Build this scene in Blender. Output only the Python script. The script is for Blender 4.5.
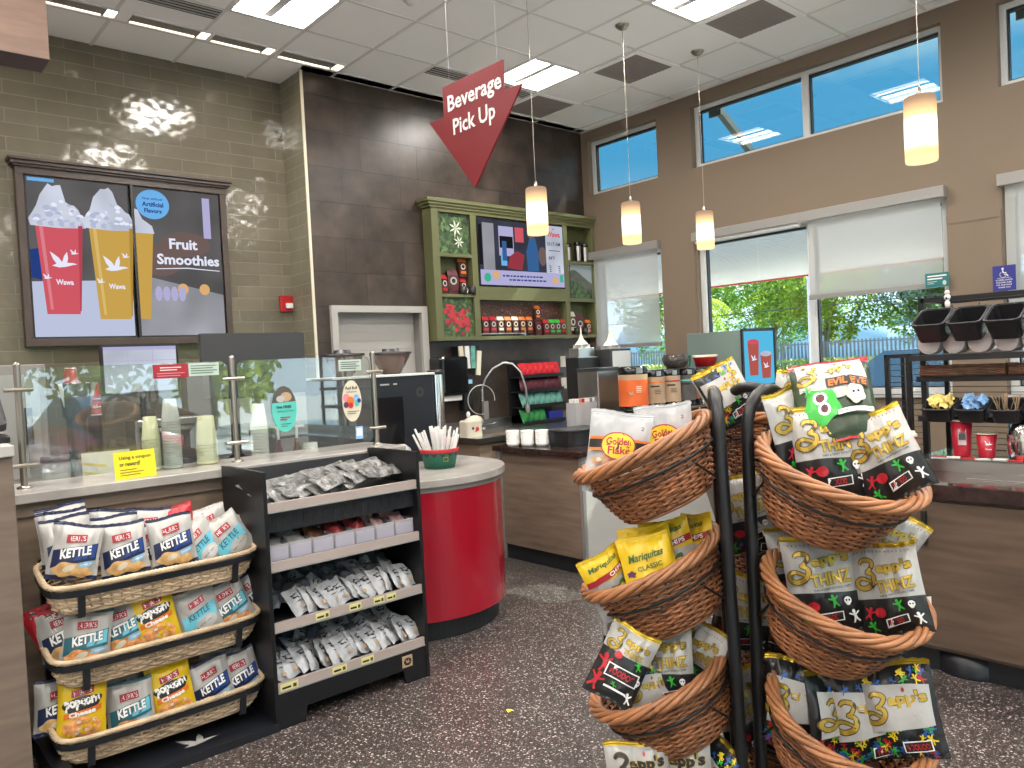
import bpy, bmesh, math, random
import numpy as np
from mathutils import Matrix, Vector, noise
D = bpy.data
for _o in list(D.objects): D.objects.remove(_o)
SC = bpy.context.scene
COL = SC.collection
rad = math.radians
# ---------------------------------------------------------------- camera, world, sun, exposure
cam = D.cameras.new('camera'); cam.sensor_fit = 'HORIZONTAL'; cam.sensor_width = 36.0
cam.lens = 773.7 / 1024 * 36.0; cam.clip_start = 0.05; cam.clip_end = 500
camo = D.objects.new('camera', cam); COL.objects.link(camo); SC.camera = camo
_yaw, _pit, _rol = .71857, -.026924, -.05051
_f = Vector((math.sin(_yaw)*math.cos(_pit), math.cos(_yaw)*math.cos(_pit), math.sin(_pit)))
_r = Vector((math.cos(_yaw), -math.sin(_yaw), 0)); _u = _r.cross(_f)
_r2 = math.cos(_rol)*_r + math.sin(_rol)*_u; _u2 = -math.sin(_rol)*_r + math.cos(_rol)*_u
camo.matrix_world = Matrix(((_r2.x, _u2.x, -_f.x, 0), (_r2.y, _u2.y, -_f.y, 0), (_r2.z, _u2.z, -_f.z, 1.57), (0, 0, 0, 1)))
SC.view_settings.view_transform = 'Standard'; SC.view_settings.look = 'None'
SC.view_settings.gamma = 1.0; SC.view_settings.use_curve_mapping = False
SC.view_settings.exposure = 1.4
ES = .38            # screens are set for the exposure above
wd = D.worlds.new('sky'); SC.world = wd; wd.use_nodes = True
nt = wd.node_tree; nt.nodes.clear()
def nn(t, typ, **kw):
    n = t.nodes.new(typ)
    for k, v in kw.items(): setattr(n, k, v)
    return n
_tc = nn(nt, 'ShaderNodeTexCoord'); _mp = nn(nt, 'ShaderNodeMapping'); _mp.inputs['Scale'].default_value = (1.6, 1.6, 4.2)
_no = nn(nt, 'ShaderNodeTexNoise'); _no.inputs['Scale'].default_value = 1.5; _no.inputs['Detail'].default_value = 7; _no.inputs['Roughness'].default_value = .55
_rp = nn(nt, 'ShaderNodeValToRGB'); _rp.color_ramp.elements[0].position = .46; _rp.color_ramp.elements[1].position = .70
_mx = nn(nt, 'ShaderNodeMix', data_type='RGBA'); _mx.inputs[6].default_value = (.10, .40, .74, 1); _mx.inputs[7].default_value = (.62, .82, .95, 1)
_bg = nn(nt, 'ShaderNodeBackground'); _bg.inputs['Strength'].default_value = 1.9
_wo = nn(nt, 'ShaderNodeOutputWorld')
L = nt.links.new
L(_tc.outputs['Generated'], _mp.inputs[0]); L(_mp.outputs[0], _no.inputs['Vector']); L(_no.outputs[0], _rp.inputs[0])
L(_rp.outputs[0], _mx.inputs[0])
_sz = nn(nt, 'ShaderNodeSeparateXYZ'); _hz = nn(nt, 'ShaderNodeMapRange'); _hz.inputs[1].default_value = 0; _hz.inputs[2].default_value = .24; _hz.inputs[3].default_value = 1; _hz.inputs[4].default_value = 0
_m2 = nn(nt, 'ShaderNodeMix', data_type='RGBA'); _m2.inputs[7].default_value = (.62, .74, .84, 1)
L(_tc.outputs['Generated'], _sz.inputs[0]); L(_sz.outputs[2], _hz.inputs[0]); L(_hz.outputs[0], _m2.inputs[0]); L(_mx.outputs[2], _m2.inputs[6]); L(_m2.outputs[2], _bg.inputs[0]); L(_bg.outputs[0], _wo.inputs[0])
sun = D.lights.new('sun', 'SUN'); sun.energy = 15.0; sun.angle = rad(.6); sun.color = (1, .96, .88)
suno = D.objects.new('sun', sun); COL.objects.link(suno); suno.location = (20, -8, 26)
suno.rotation_euler = Vector((-1, .4, -1.2)).to_track_quat('-Z', 'Y').to_euler()
TROFFER = 36.0      # strength of the recessed ceiling light panels

# ---------------------------------------------------------------- materials
MAT = {}
def mat(name, col, rough=.5, metal=0., bump=None, var=None, spec=None, emit=None, alpha=None, coat=None, trans=None):
    """plain principled material; bump=(scale,strength[,stretch]); var=(scale,amount,stretch) tints the base colour with noise"""
    if not name.startswith('ceiling'): col = tuple(x*.9 for x in col)
    m = D.materials.new(name); m.use_nodes = True; t = m.node_tree; b = t.nodes['Principled BSDF']
    c = tuple(col) + (1,)
    b.inputs['Base Color'].default_value = c; b.inputs['Roughness'].default_value = rough; b.inputs['Metallic'].default_value = metal
    if spec is not None: b.inputs['Specular IOR Level'].default_value = spec
    if emit: b.inputs['Emission Color'].default_value = c; b.inputs['Emission Strength'].default_value = emit
    if coat: b.inputs['Coat Weight'].default_value = coat; b.inputs['Coat Roughness'].default_value = .08
    if trans: b.inputs['Transmission Weight'].default_value = trans
    if alpha is not None: b.inputs['Alpha'].default_value = alpha
    tc = None
    if bump or var: tc = nn(t, 'ShaderNodeTexCoord')
    if var:
        mp = nn(t, 'ShaderNodeMapping'); mp.inputs['Scale'].default_value = var[2] if len(var) > 2 else (1, 1, 1)
        n = nn(t, 'ShaderNodeTexNoise'); n.inputs['Scale'].default_value = var[0]; n.inputs['Detail'].default_value = 5
        mx = nn(t, 'ShaderNodeMix', data_type='RGBA')
        mx.inputs[6].default_value = tuple(max(0, x*(1-var[1])) for x in col)+(1,); mx.inputs[7].default_value = tuple(min(1, x*(1+var[1])) for x in col)+(1,)
        rp = nn(t, 'ShaderNodeValToRGB'); rp.color_ramp.elements[0].position = .3; rp.color_ramp.elements[1].position = .7
        t.links.new(tc.outputs['Object'], mp.inputs[0]); t.links.new(mp.outputs[0], n.inputs['Vector']); t.links.new(n.outputs[0], rp.inputs[0])
        t.links.new(rp.outputs[0], mx.inputs[0]); t.links.new(mx.outputs[2], b.inputs['Base Color'])
        if emit: t.links.new(mx.outputs[2], b.inputs['Emission Color'])
    if bump:
        mp = nn(t, 'ShaderNodeMapping'); mp.inputs['Scale'].default_value = bump[2] if len(bump) > 2 else (1, 1, 1)
        n = nn(t, 'ShaderNodeTexNoise'); n.inputs['Scale'].default_value = bump[0]; n.inputs['Detail'].default_value = 3
        bp = nn(t, 'ShaderNodeBump'); bp.inputs['Strength'].default_value = bump[1]; bp.inputs['Distance'].default_value = .01
        t.links.new(tc.outputs['Object'], mp.inputs[0]); t.links.new(mp.outputs[0], n.inputs['Vector'])
        t.links.new(n.outputs[0], bp.inputs['Height']); t.links.new(bp.outputs[0], b.inputs['Normal'])
    MAT[name] = m; return m
def glass_mat(name, tint, refl=.06, rough=0.0, haze=0.0, k=1.):
    """thin pane: tinted see-through with a fresnel mirror on top"""
    m = D.materials.new(name); m.use_nodes = True; t = m.node_tree; t.nodes.clear()
    tr = nn(t, 'ShaderNodeBsdfTransparent'); tr.inputs[0].default_value = tuple(tint)+(1,)
    gl = nn(t, 'ShaderNodeBsdfGlossy'); gl.inputs['Roughness'].default_value = rough; gl.inputs[0].default_value = (.9, .95, .95, 1)
    fr = nn(t, 'ShaderNodeLayerWeight'); fr.inputs[0].default_value = .5
    pw = nn(t, 'ShaderNodeMath', operation='POWER'); pw.inputs[1].default_value = 4.; t.links.new(fr.outputs['Facing'], pw.inputs[0])
    ad = nn(t, 'ShaderNodeMath', operation='MULTIPLY_ADD', use_clamp=True); ad.inputs[1].default_value = .8*k; ad.inputs[2].default_value = refl
    mx = nn(t, 'ShaderNodeMixShader'); o = nn(t, 'ShaderNodeOutputMaterial')
    t.links.new(pw.outputs[0], ad.inputs[0]); t.links.new(ad.outputs[0], mx.inputs[0]); t.links.new(tr.outputs[0], mx.inputs[1]); t.links.new(gl.outputs[0], mx.inputs[2])
    last = mx
    if haze:
        df = nn(t, 'ShaderNodeBsdfDiffuse'); df.inputs[0].default_value = (.8, .8, .8, 1)
        m2 = nn(t, 'ShaderNodeMixShader'); m2.inputs[0].default_value = haze
        t.links.new(mx.outputs[0], m2.inputs[1]); t.links.new(df.outputs[0], m2.inputs[2]); last = m2
    t.links.new(last.outputs[0], o.inputs[0]); MAT[name] = m; return m
def shade_mat(name, col, through, transl):
    m = D.materials.new(name); m.use_nodes = True; t = m.node_tree; t.nodes.clear()
    df = nn(t, 'ShaderNodeBsdfDiffuse'); df.inputs[0].default_value = tuple(col)+(1,)
    tl = nn(t, 'ShaderNodeBsdfTranslucent'); tl.inputs[0].default_value = tuple(col)+(1,)
    tr = nn(t, 'ShaderNodeBsdfTransparent')
    a = nn(t, 'ShaderNodeMixShader'); a.inputs[0].default_value = transl
    b = nn(t, 'ShaderNodeMixShader'); b.inputs[0].default_value = through; o = nn(t, 'ShaderNodeOutputMaterial')
    t.links.new(df.outputs[0], a.inputs[1]); t.links.new(tl.outputs[0], a.inputs[2]); t.links.new(a.outputs[0], b.inputs[1])
    t.links.new(tr.outputs[0], b.inputs[2]); t.links.new(b.outputs[0], o.inputs[0]); MAT[name] = m; return m
def brick_mat(name, c1, c2, cm, w, h, mortar, off, plane, rough, bump=.3, var=.25, vscale=6, coat=0, wavy=0.):
    """tiled wall, laid out in room coordinates on the plane given: 'xz' or 'yz'"""
    m = D.materials.new(name); m.use_nodes = True; t = m.node_tree; b = t.nodes['Principled BSDF']
    g = nn(t, 'ShaderNodeNewGeometry'); s = nn(t, 'ShaderNodeSeparateXYZ'); c = nn(t, 'ShaderNodeCombineXYZ')
    t.links.new(g.outputs['Position'], s.inputs[0]); t.links.new(s.outputs[0 if plane == 'xz' else 1], c.inputs[0]); t.links.new(s.outputs[2], c.inputs[1])
    br = nn(t, 'ShaderNodeTexBrick'); br.offset = off; br.inputs['Scale'].default_value = 1
    br.inputs['Brick Width'].default_value = w; br.inputs['Row Height'].default_value = h; br.inputs['Mortar Size'].default_value = mortar
    br.inputs['Mortar Smooth'].default_value = .2; br.inputs['Bias'].default_value = 0
    br.inputs['Color1'].default_value = tuple(c1)+(1,); br.inputs['Color2'].default_value = tuple(c2)+(1,); br.inputs['Mortar'].default_value = tuple(cm)+(1,)
    t.links.new(c.outputs[0], br.inputs['Vector'])
    n = nn(t, 'ShaderNodeTexNoise'); n.inputs['Scale'].default_value = vscale; n.inputs['Detail'].default_value = 6
    t.links.new(g.outputs['Position'], n.inputs['Vector'])
    mr = nn(t, 'ShaderNodeMapRange'); mr.inputs[1].default_value = .3; mr.inputs[2].default_value = .7; mr.inputs[3].default_value = 1-var; mr.inputs[4].default_value = 1+var
    t.links.new(n.outputs[0], mr.inputs[0])
    vm = nn(t, 'ShaderNodeVectorMath', operation='SCALE'); t.links.new(br.outputs['Color'], vm.inputs[0]); t.links.new(mr.outputs[0], vm.inputs[3])
    t.links.new(vm.outputs[0], b.inputs['Base Color'])
    bp = nn(t, 'ShaderNodeBump'); bp.invert = True; bp.inputs['Strength'].default_value = bump; bp.inputs['Distance'].default_value = .004
    t.links.new(br.outputs['Fac'], bp.inputs['Height'])
    if wavy:
        n2 = nn(t, 'ShaderNodeTexNoise'); n2.inputs['Scale'].default_value = 9; n2.inputs['Detail'].default_value = 1
        t.links.new(g.outputs['Position'], n2.inputs['Vector'])
        b2 = nn(t, 'ShaderNodeBump'); b2.inputs['Strength'].default_value = wavy; b2.inputs['Distance'].default_value = .02
        t.links.new(n2.outputs[0], b2.inputs['Height']); t.links.new(bp.outputs[0], b2.inputs['Normal']); bp = b2
    t.links.new(bp.outputs[0], b.inputs['Normal'])
    b.inputs['Roughness'].default_value = rough
    if coat: b.inputs['Coat Weight'].default_value = coat; b.inputs['Coat Roughness'].default_value = .05; t.links.new(bp.outputs[0], b.inputs['Coat Normal'])
    MAT[name] = m; return m
brick_mat('green_tile', (.135, .120, .086), (.162, .142, .104), (.205, .183, .135), .406, .102, .004, .5, 'xz', .12, .5, .12, 3, 0, .25)
brick_mat('green_tile_side', (.20, .185, .13), (.23, .21, .15), (.28, .26, .19), .406, .102, .004, .5, 'yz', .12, .5, .12, 3, 0, .25)
brick_mat('brown_tile', (.039, .028, .022), (.057, .042, .033), (.022, .018, .016), .61, .305, .004, .33, 'xz', .33, .5, .45, 5)
# terrazzo
def terrazzo():
    m = D.materials.new('terrazzo'); m.use_nodes = True; t = m.node_tree; b = t.nodes['Principled BSDF']
    g = nn(t, 'ShaderNodeNewGeometry'); prev = None
    n = nn(t, 'ShaderNodeTexNoise'); n.inputs['Scale'].default_value = 5; t.links.new(g.outputs['Position'], n.inputs['Vector'])
    base = nn(t, 'ShaderNodeMix', data_type='RGBA'); base.inputs[6].default_value = (.021, .017, .016, 1); base.inputs[7].default_value = (.035, .028, .026, 1)
    t.links.new(n.outputs[0], base.inputs[0]); prev = base.outputs[2]
    for sc, th, size, col in ((105, .70, .36, (.33, .30, .27)), (180, .60, .38, (.20, .18, .165)), (84, .85, .42, (.42, .385, .36)), (200, .80, .4, (.16, .08, .075))):
        v = nn(t, 'ShaderNodeTexVoronoi'); v.inputs['Scale'].default_value = sc; t.links.new(g.outputs['Position'], v.inputs['Vector'])
        s = nn(t, 'ShaderNodeSeparateColor'); t.links.new(v.outputs['Color'], s.inputs[0])
        a = nn(t, 'ShaderNodeMath', operation='GREATER_THAN'); a.inputs[1].default_value = th; t.links.new(s.outputs[0], a.inputs[0])
        c = nn(t, 'ShaderNodeMath', operation='LESS_THAN'); c.inputs[1].default_value = size; t.links.new(v.outputs['Distance'], c.inputs[0])
        q = nn(t, 'ShaderNodeMath', operation='MULTIPLY'); t.links.new(a.outputs[0], q.inputs[0]); t.links.new(c.outputs[0], q.inputs[1])
        mx = nn(t, 'ShaderNodeMix', data_type='RGBA'); mx.inputs[7].default_value = col+(1,)
        t.links.new(q.outputs[0], mx.inputs[0]); t.links.new(prev, mx.inputs[6]); prev = mx.outputs[2]
    t.links.new(prev, b.inputs['Base Color']); b.inputs['Roughness'].default_value = .34; MAT['terrazzo'] = m
terrazzo()
mat('ceiling_tile', (.93, .92, .91), .9, bump=(140, .25))
mat('ceiling_grid', (.70, .69, .68), .6)
mat('ceiling_bounce_paint', (.82, .81, .79), .8)
mat('beige', (.20, .150, .104), .7, bump=(60, .05))
mat('beige_dark', (.29, .225, .155), .7)
mat('alum', (.42, .42, .41), .4, .6)
mat('alum_white', (.62, .64, .63), .45)
mat('bronze', (.19, .17, .15), .45)
mat('steel', (.55, .54, .52), .28, 1., bump=(4, .05, (1, 1, 30)))
mat('chrome', (.75, .75, .74), .12, 1.)
mat('nickel', (.42, .38, .33), .3, 1.)
mat('black', (.012, .012, .014), .4)
mat('black_gloss', (.008, .008, .009), .12)
mat('black_metal', (.014, .014, .016), .38, .3)
mat('charcoal', (.035, .036, .04), .5)
mat('navy_plastic', (.012, .014, .019), .35)
mat('white', (.72, .71, .69), .5)
mat('offwhite', (.46, .445, .42), .45)
mat('cream', (.70, .64, .50), .5)
mat('paper', (.78, .77, .74), .7)
mat('red', (.42, .012, .016), .35)
mat('red_gloss', (.36, .005, .02), .16, coat=.6, bump=(2.2, .12, (1, 1, .2)))
mat('sign_red', (.20, .012, .018), .4)
mat('label_red', (.36, .014, .03), .4)
mat('wood', (.20, .146, .106), .42, var=(3.2, .22, (1, 1, 9)))
mat('wood_dark', (.11, .073, .050), .42, var=(3.2, .25, (1, 1, 9)))
mat('wood_gray', (.19, .142, .110), .45, var=(3, .2, (1, 1, 8)))
mat('bulkhead', (.21, .135, .105), .4, var=(3, .2, (1, 1, 8)))
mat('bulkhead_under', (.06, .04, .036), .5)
mat('menu_frame', (.062, .043, .034), .4)
mat('quartz', (.38, .355, .33), .22, var=(9, .12))
mat('dark_stone', (.035, .018, .016), .08, var=(25, .4))
mat('kick', (.012, .014, .018), .5)
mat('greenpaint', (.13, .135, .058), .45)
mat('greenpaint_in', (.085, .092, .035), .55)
mat('vent', (.30, .265, .25), .7, bump=(300, .6))
mat('slotblack', (.01, .01, .01), .8)
mat('greymetal', (.30, .29, .275), .5, .3)
mat('rollup', (.42, .405, .38), .45)
mat('wicker', (.27, .10, .036), .5, var=(14, .45))
mat('wicker_dark', (.11, .036, .014), .6, var=(14, .4))
mat('wicker_rim', (.34, .14, .055), .45, var=(10, .3))
mat('wicker_pale', (.56, .42, .28), .55, var=(12, .3))
mat('wicker_pale_rim', (.52, .39, .25), .55, var=(12, .3))
mat('strawwhite', (.85, .82, .80), .4)
mat('cupwhite', (.62, .64, .60), .25, alpha=.82)
mat('cupyellow', (.72, .70, .42), .35)
mat('yellow', (.85, .72, .02), .5)
mat('gold', (.62, .42, .04), .28, .75)
mat('goldtext', (.50, .34, .05), .35, .5)
mat('silverbag', (.58, .56, .53), .32, .25, bump=(16, .5))
mat('bagwhite', (.45, .435, .415), .36, .1, bump=(16, .4))
mat('bagblack', (.02, .02, .02), .3, bump=(16, .4))
mat('bagred', (.46, .02, .03), .3, bump=(16, .4))
mat('bagblue', (.02, .06, .26), .3, bump=(16, .4))
mat('bagnavy', (.014, .022, .075), .3, bump=(16, .4))
mat('bagcyan', (.16, .52, .66), .25, bump=(16, .4))
mat('bagteal', (.03, .13, .17), .3, bump=(16, .4))
mat('bagyellow', (.78, .52, .015), .32, bump=(16, .4))
mat('bagorange', (.72, .17, .02), .4)
mat('baggreen', (.03, .42, .04), .35)
mat('bagdkgreen', (.025, .05, .02), .35, bump=(16, .4))
mat('chips', (.66, .40, .16), .5, var=(30, .3))
mat('popcorn', (.78, .33, .12), .5, var=(45, .5))
mat('bluefig', (.02, .12, .45), .4)
mat('yelfig', (.8, .6, .03), .4)
mat('txtblack', (.015, .013, .012), .5)
mat('txtwhite', (.86, .85, .83), .5)
mat('txtgreen', (.04, .13, .03), .5)
mat('txtbrown', (.10, .06, .02), .5)
mat('purple', (.12, .03, .12), .4)
mat('pork', (.55, .33, .2), .7, var=(22, .35))
mat('coffee', (.07, .018, .014), .35)
mat('beans', (.10, .05, .035), .5, var=(60, .9))
mat('teal_sign', (.012, .16, .17), .4)
mat('ada_blue', (.02, .025, .22), .4)
mat('oval_teal', (.10, .55, .48), .5)
mat('fluogreen', (.02, .30, .05), .5)
mat('plastic_clear', (.6, .6, .62), .2, alpha=.45)
mat('plastic_bag', (.70, .71, .73), .18, alpha=.5, bump=(18, .8))
mat('packet', (.42, .43, .45), .35, bump=(30, .6), var=(24, .25))
mat('packet_dark', (.10, .115, .14), .3, bump=(30, .6), var=(20, .5))
mat('newsgrey', (.13, .128, .125), .3, bump=(24, .8), var=(14, .95, (5, 1, 1.2)))
mat('orange', (.72, .13, .025), .5)
mat('tan', (.48, .33, .2), .5)
mat('kraft', (.42, .29, .18), .5)
mat('darkslate', (.10, .085, .08), .5)
mat('brownlabel', (.26, .11, .075), .5)
mat('brushgreen', (.12, .34, .28), .6, var=(20, .4))
mat('leafgreen', (.02, .22, .05), .6, var=(20, .4))
mat('crimson', (.55, .012, .02), .5, var=(20, .4))
mat('maroon', (.10, .012, .025), .5, var=(20, .4))
mat('ceramic', (.62, .56, .46), .3)
mat('elf_red', (.50, .02, .03), .6)
mat('elf_green', (.02, .16, .10), .6)
mat('skyblue_paper', (.25, .45, .62), .6)
mat('pinkpack', (.75, .25, .3), .5)
mat('sunyellow', (.80, .62, .18), .5, var=(30, .25))
mat('sweetblue', (.22, .40, .68), .5, var=(30, .3))
mat('rackbrown', (.16, .07, .035), .5, var=(20, .5))
mat('meshwhite', (.8, .78, .75), .5)
glass_mat('pane', (.64, .67, .67), .045)
glass_mat('pane_top', (.155, .19, .18), .035)
glass_mat('guard', (.88, .91, .89), .12, 0., .03)
shade_mat('shade', (.48, .475, .455), .30, .45)
def emis(name, col, s, grad=None):
    m = D.materials.new(name); m.use_nodes = True; t = m.node_tree; t.nodes.clear()
    e = nn(t, 'ShaderNodeEmission'); e.inputs[0].default_value = tuple(col)+(1,); e.inputs[1].default_value = s*(ES if name.startswith('scr') or name == 'lampshade' else 1)
    o = nn(t, 'ShaderNodeOutputMaterial'); t.links.new(e.outputs[0], o.inputs[0])
    if grad == 'lamp':
        tc = nn(t, 'ShaderNodeTexCoord'); sp = nn(t, 'ShaderNodeSeparateXYZ'); t.links.new(tc.outputs['Object'], sp.inputs[0])
        mr = nn(t, 'ShaderNodeMapRange'); mr.inputs[1].default_value = 0; mr.inputs[2].default_value = .32; t.links.new(sp.outputs[2], mr.inputs[0])
        rp = nn(t, 'ShaderNodeValToRGB'); cr = rp.color_ramp; cr.interpolation = 'EASE'
        cr.elements[0].position = 0; cr.elements[0].color = (1, .70, .40, 1); cr.elements[1].position = 1; cr.elements[1].color = (.46, .30, .20, 1)
        for p, c in ((.14, (1., .62, .25, 1)), (.34, (1, .93, .8, 1)), (.58, (1, .95, .82, 1)), (.72, (.80, .50, .24, 1))):
            q = cr.elements.new(p); q.color = c
        t.links.new(mr.outputs[0], rp.inputs[0]); t.links.new(rp.outputs[0], e.inputs[0])
        m2 = nn(t, 'ShaderNodeMapRange'); m2.inputs[1].default_value = 0; m2.inputs[2].default_value = .16
        ab = nn(t, 'ShaderNodeMath', operation='SUBTRACT'); ab.inputs[1].default_value = .14; t.links.new(sp.outputs[2], ab.inputs[0])
        a2 = nn(t, 'ShaderNodeMath', operation='ABSOLUTE'); t.links.new(ab.outputs[0], a2.inputs[0]); t.links.new(a2.outputs[0], m2.inputs[0])
        m2.inputs[3].default_value = 1.25; m2.inputs[4].default_value = .42; t.links.new(m2.outputs[0], e.inputs[1])
    if grad == 'blur':
        g = nn(t, 'ShaderNodeTexCoord'); n = nn(t, 'ShaderNodeTexNoise'); n.inputs['Scale'].default_value = 3.2; n.inputs['Detail'].default_value = 1
        t.links.new(g.outputs['Object'], n.inputs['Vector'])
        mx = nn(t, 'ShaderNodeMix', data_type='RGBA'); mx.inputs[6].default_value = tuple(x*.4 for x in col)+(1,); mx.inputs[7].default_value = tuple(min(1, x*1.3) for x in col)+(1,)
        t.links.new(n.outputs[0], mx.inputs[0]); t.links.new(mx.outputs[2], e.inputs[0])
    MAT[name] = m; return m
emis('troffer', (1, .975, .935), TROFFER); emis('troffer_side', (1, .90, .78), TROFFER*.6); emis('cove', (1, .85, .62), 2.0)
emis('lampshade', (1, .8, .5), 1.5, 'lamp')
emis('scr_bg', (.125, .12, .12), 1, 'blur'); emis('scr_table', (.50, .55, .72), 1.); emis('scr_red', (.62, .10, .13), 1); emis('scr_red2', (.45, .10, .08), 1)
emis('scr_orange', (.58, .36, .08), 1); emis('scr_cream', (.62, .66, .80), 1, 'blur'); emis('scr_white', (.80, .82, .95), 1); emis('scr_blue', (.16, .44, .82), 1)
emis('scr_navy', (.02, .05, .22), 1); emis('scr_dark', (.03, .03, .035), 1); emis('scr_lilac', (.44, .42, .66), 1); emis('scr_grey', (.36, .36, .40), 1, 'blur')
emis('scr_bokeh', (.70, .42, .18), 1); emis('scr_skin', (.16, .11, .10), 1); emis('scr_scene', (.05, .055, .08), 1, 'blur'); emis('scr_uniform', (.04, .12, .30), 1)
emis('scr_sky', (.10, .50, .78), 1); emis('scr_green', (.05, .45, .28), 1); emis('scr_black', (.012, .012, .014), 1); emis('scr_maroon', (.30, .04, .06), 1)
mat('ph_leaf', (.05, .09, .035), .5, var=(28, .95)); mat('ph_dark', (.03, .035, .03), .5, var=(20, .6)); mat('ph_hill', (.10, .11, .09), .5, var=(14, .4)); mat('ph_sky', (.28, .34, .36), .5)
mat('teal_edge', (.10, .22, .20), .2)
mat('leafgreen_l', (.12, .22, .07), .5); mat('leafgreen_d', (.03, .07, .03), .5); mat('petal', (.75, .78, .66), .5); mat('berry', (.50, .03, .04), .35); mat('berry_d', (.28, .015, .03), .35)
mat('scrbean', (.30, .12, .06), .5)
mat('railtan', (.42, .35, .32), .4); mat('tagyellow', (.72, .68, .30), .6)
mat('newsdark', (.06, .06, .065), .4)
mat('lilac_card', (.42, .40, .48), .4)
mat('candy_red', (.34, .05, .05), .3, bump=(30, .5)); mat('candy_brown', (.16, .07, .04), .3, bump=(30, .5)); mat('candy_pink', (.55, .33, .33), .3, bump=(30, .5)); mat('candy_grey', (.33, .31, .30), .3, bump=(30, .5))
mat('paleteal', (.50, .60, .55), .5)
mat('pinkwrap', (.74, .50, .50), .5)
mat('beans_hop', (.16, .10, .08), .2, alpha=.85)
mat('smoked', (.07, .06, .055), .08, alpha=.8); mat('leafgreen_p', (.015, .13, .07), .3)
mat('machgrey', (.20, .27, .25), .35)
mat('lidwhite', (.58, .50, .48), .5)
mat('cupred', (.42, .012, .03), .3); mat('nutri', (.55, .42, .42), .5)
emis('scr_cream2', (.45, .50, .66), 1); emis('scr_red_hl', (.70, .22, .26), 1); emis('scr_red_sh', (.46, .06, .09), 1); emis('scr_orange_hl', (.68, .48, .16), 1); emis('scr_orange_sh', (.42, .25, .05), 1)
# ---------------------------------------------------------------- mesh helpers
def yaxis(p0, p1):
    d = Vector(p1)-Vector(p0)
    return d.to_track_quat('Z', 'Y').to_matrix(), d.length
_TXT = {}
def text2d(s, bold=0.):
    """string -> (verts2d, tris) with unit cap height, centred on its box"""
    k = (s, bold)
    if k not in _TXT:
        c = D.curves.new('t', 'FONT'); c.body = s; c.size = 1; c.offset = bold; c.resolution_u = 2; c.space_line = .85; c.align_x = 'CENTER'
        o = D.objects.new('t', c); COL.objects.link(o); dg = bpy.context.evaluated_depsgraph_get(); dg.update()
        me = o.evaluated_get(dg).to_mesh(); me.calc_loop_triangles()
        v = np.array([(p.co.x, p.co.y) for p in me.vertices]); f = [tuple(t.vertices) for t in me.loop_triangles]
        D.objects.remove(o); D.curves.remove(c)
        lo, hi = v.min(0), v.max(0); v = (v-(lo+hi)/2)/(hi-lo).max()
        _TXT[k] = (v, f, (hi-lo)/(hi-lo).max())
    return _TXT[k]
def fit2d(s, w, h=None, bold=0., shear=0., rot=0.):
    """text scaled to width w (and height h); returns verts, tris"""
    v, f, sz = text2d(s, bold); v = v.copy()
    v[:, 0] *= w/sz[0]; v[:, 1] *= (h/sz[1] if h else w/sz[0])
    v[:, 0] += shear*v[:, 1]
    if rot:
        c, q = math.cos(rot), math.sin(rot); v = v @ np.array(((c, q), (-q, c)))
    return v, f
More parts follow.
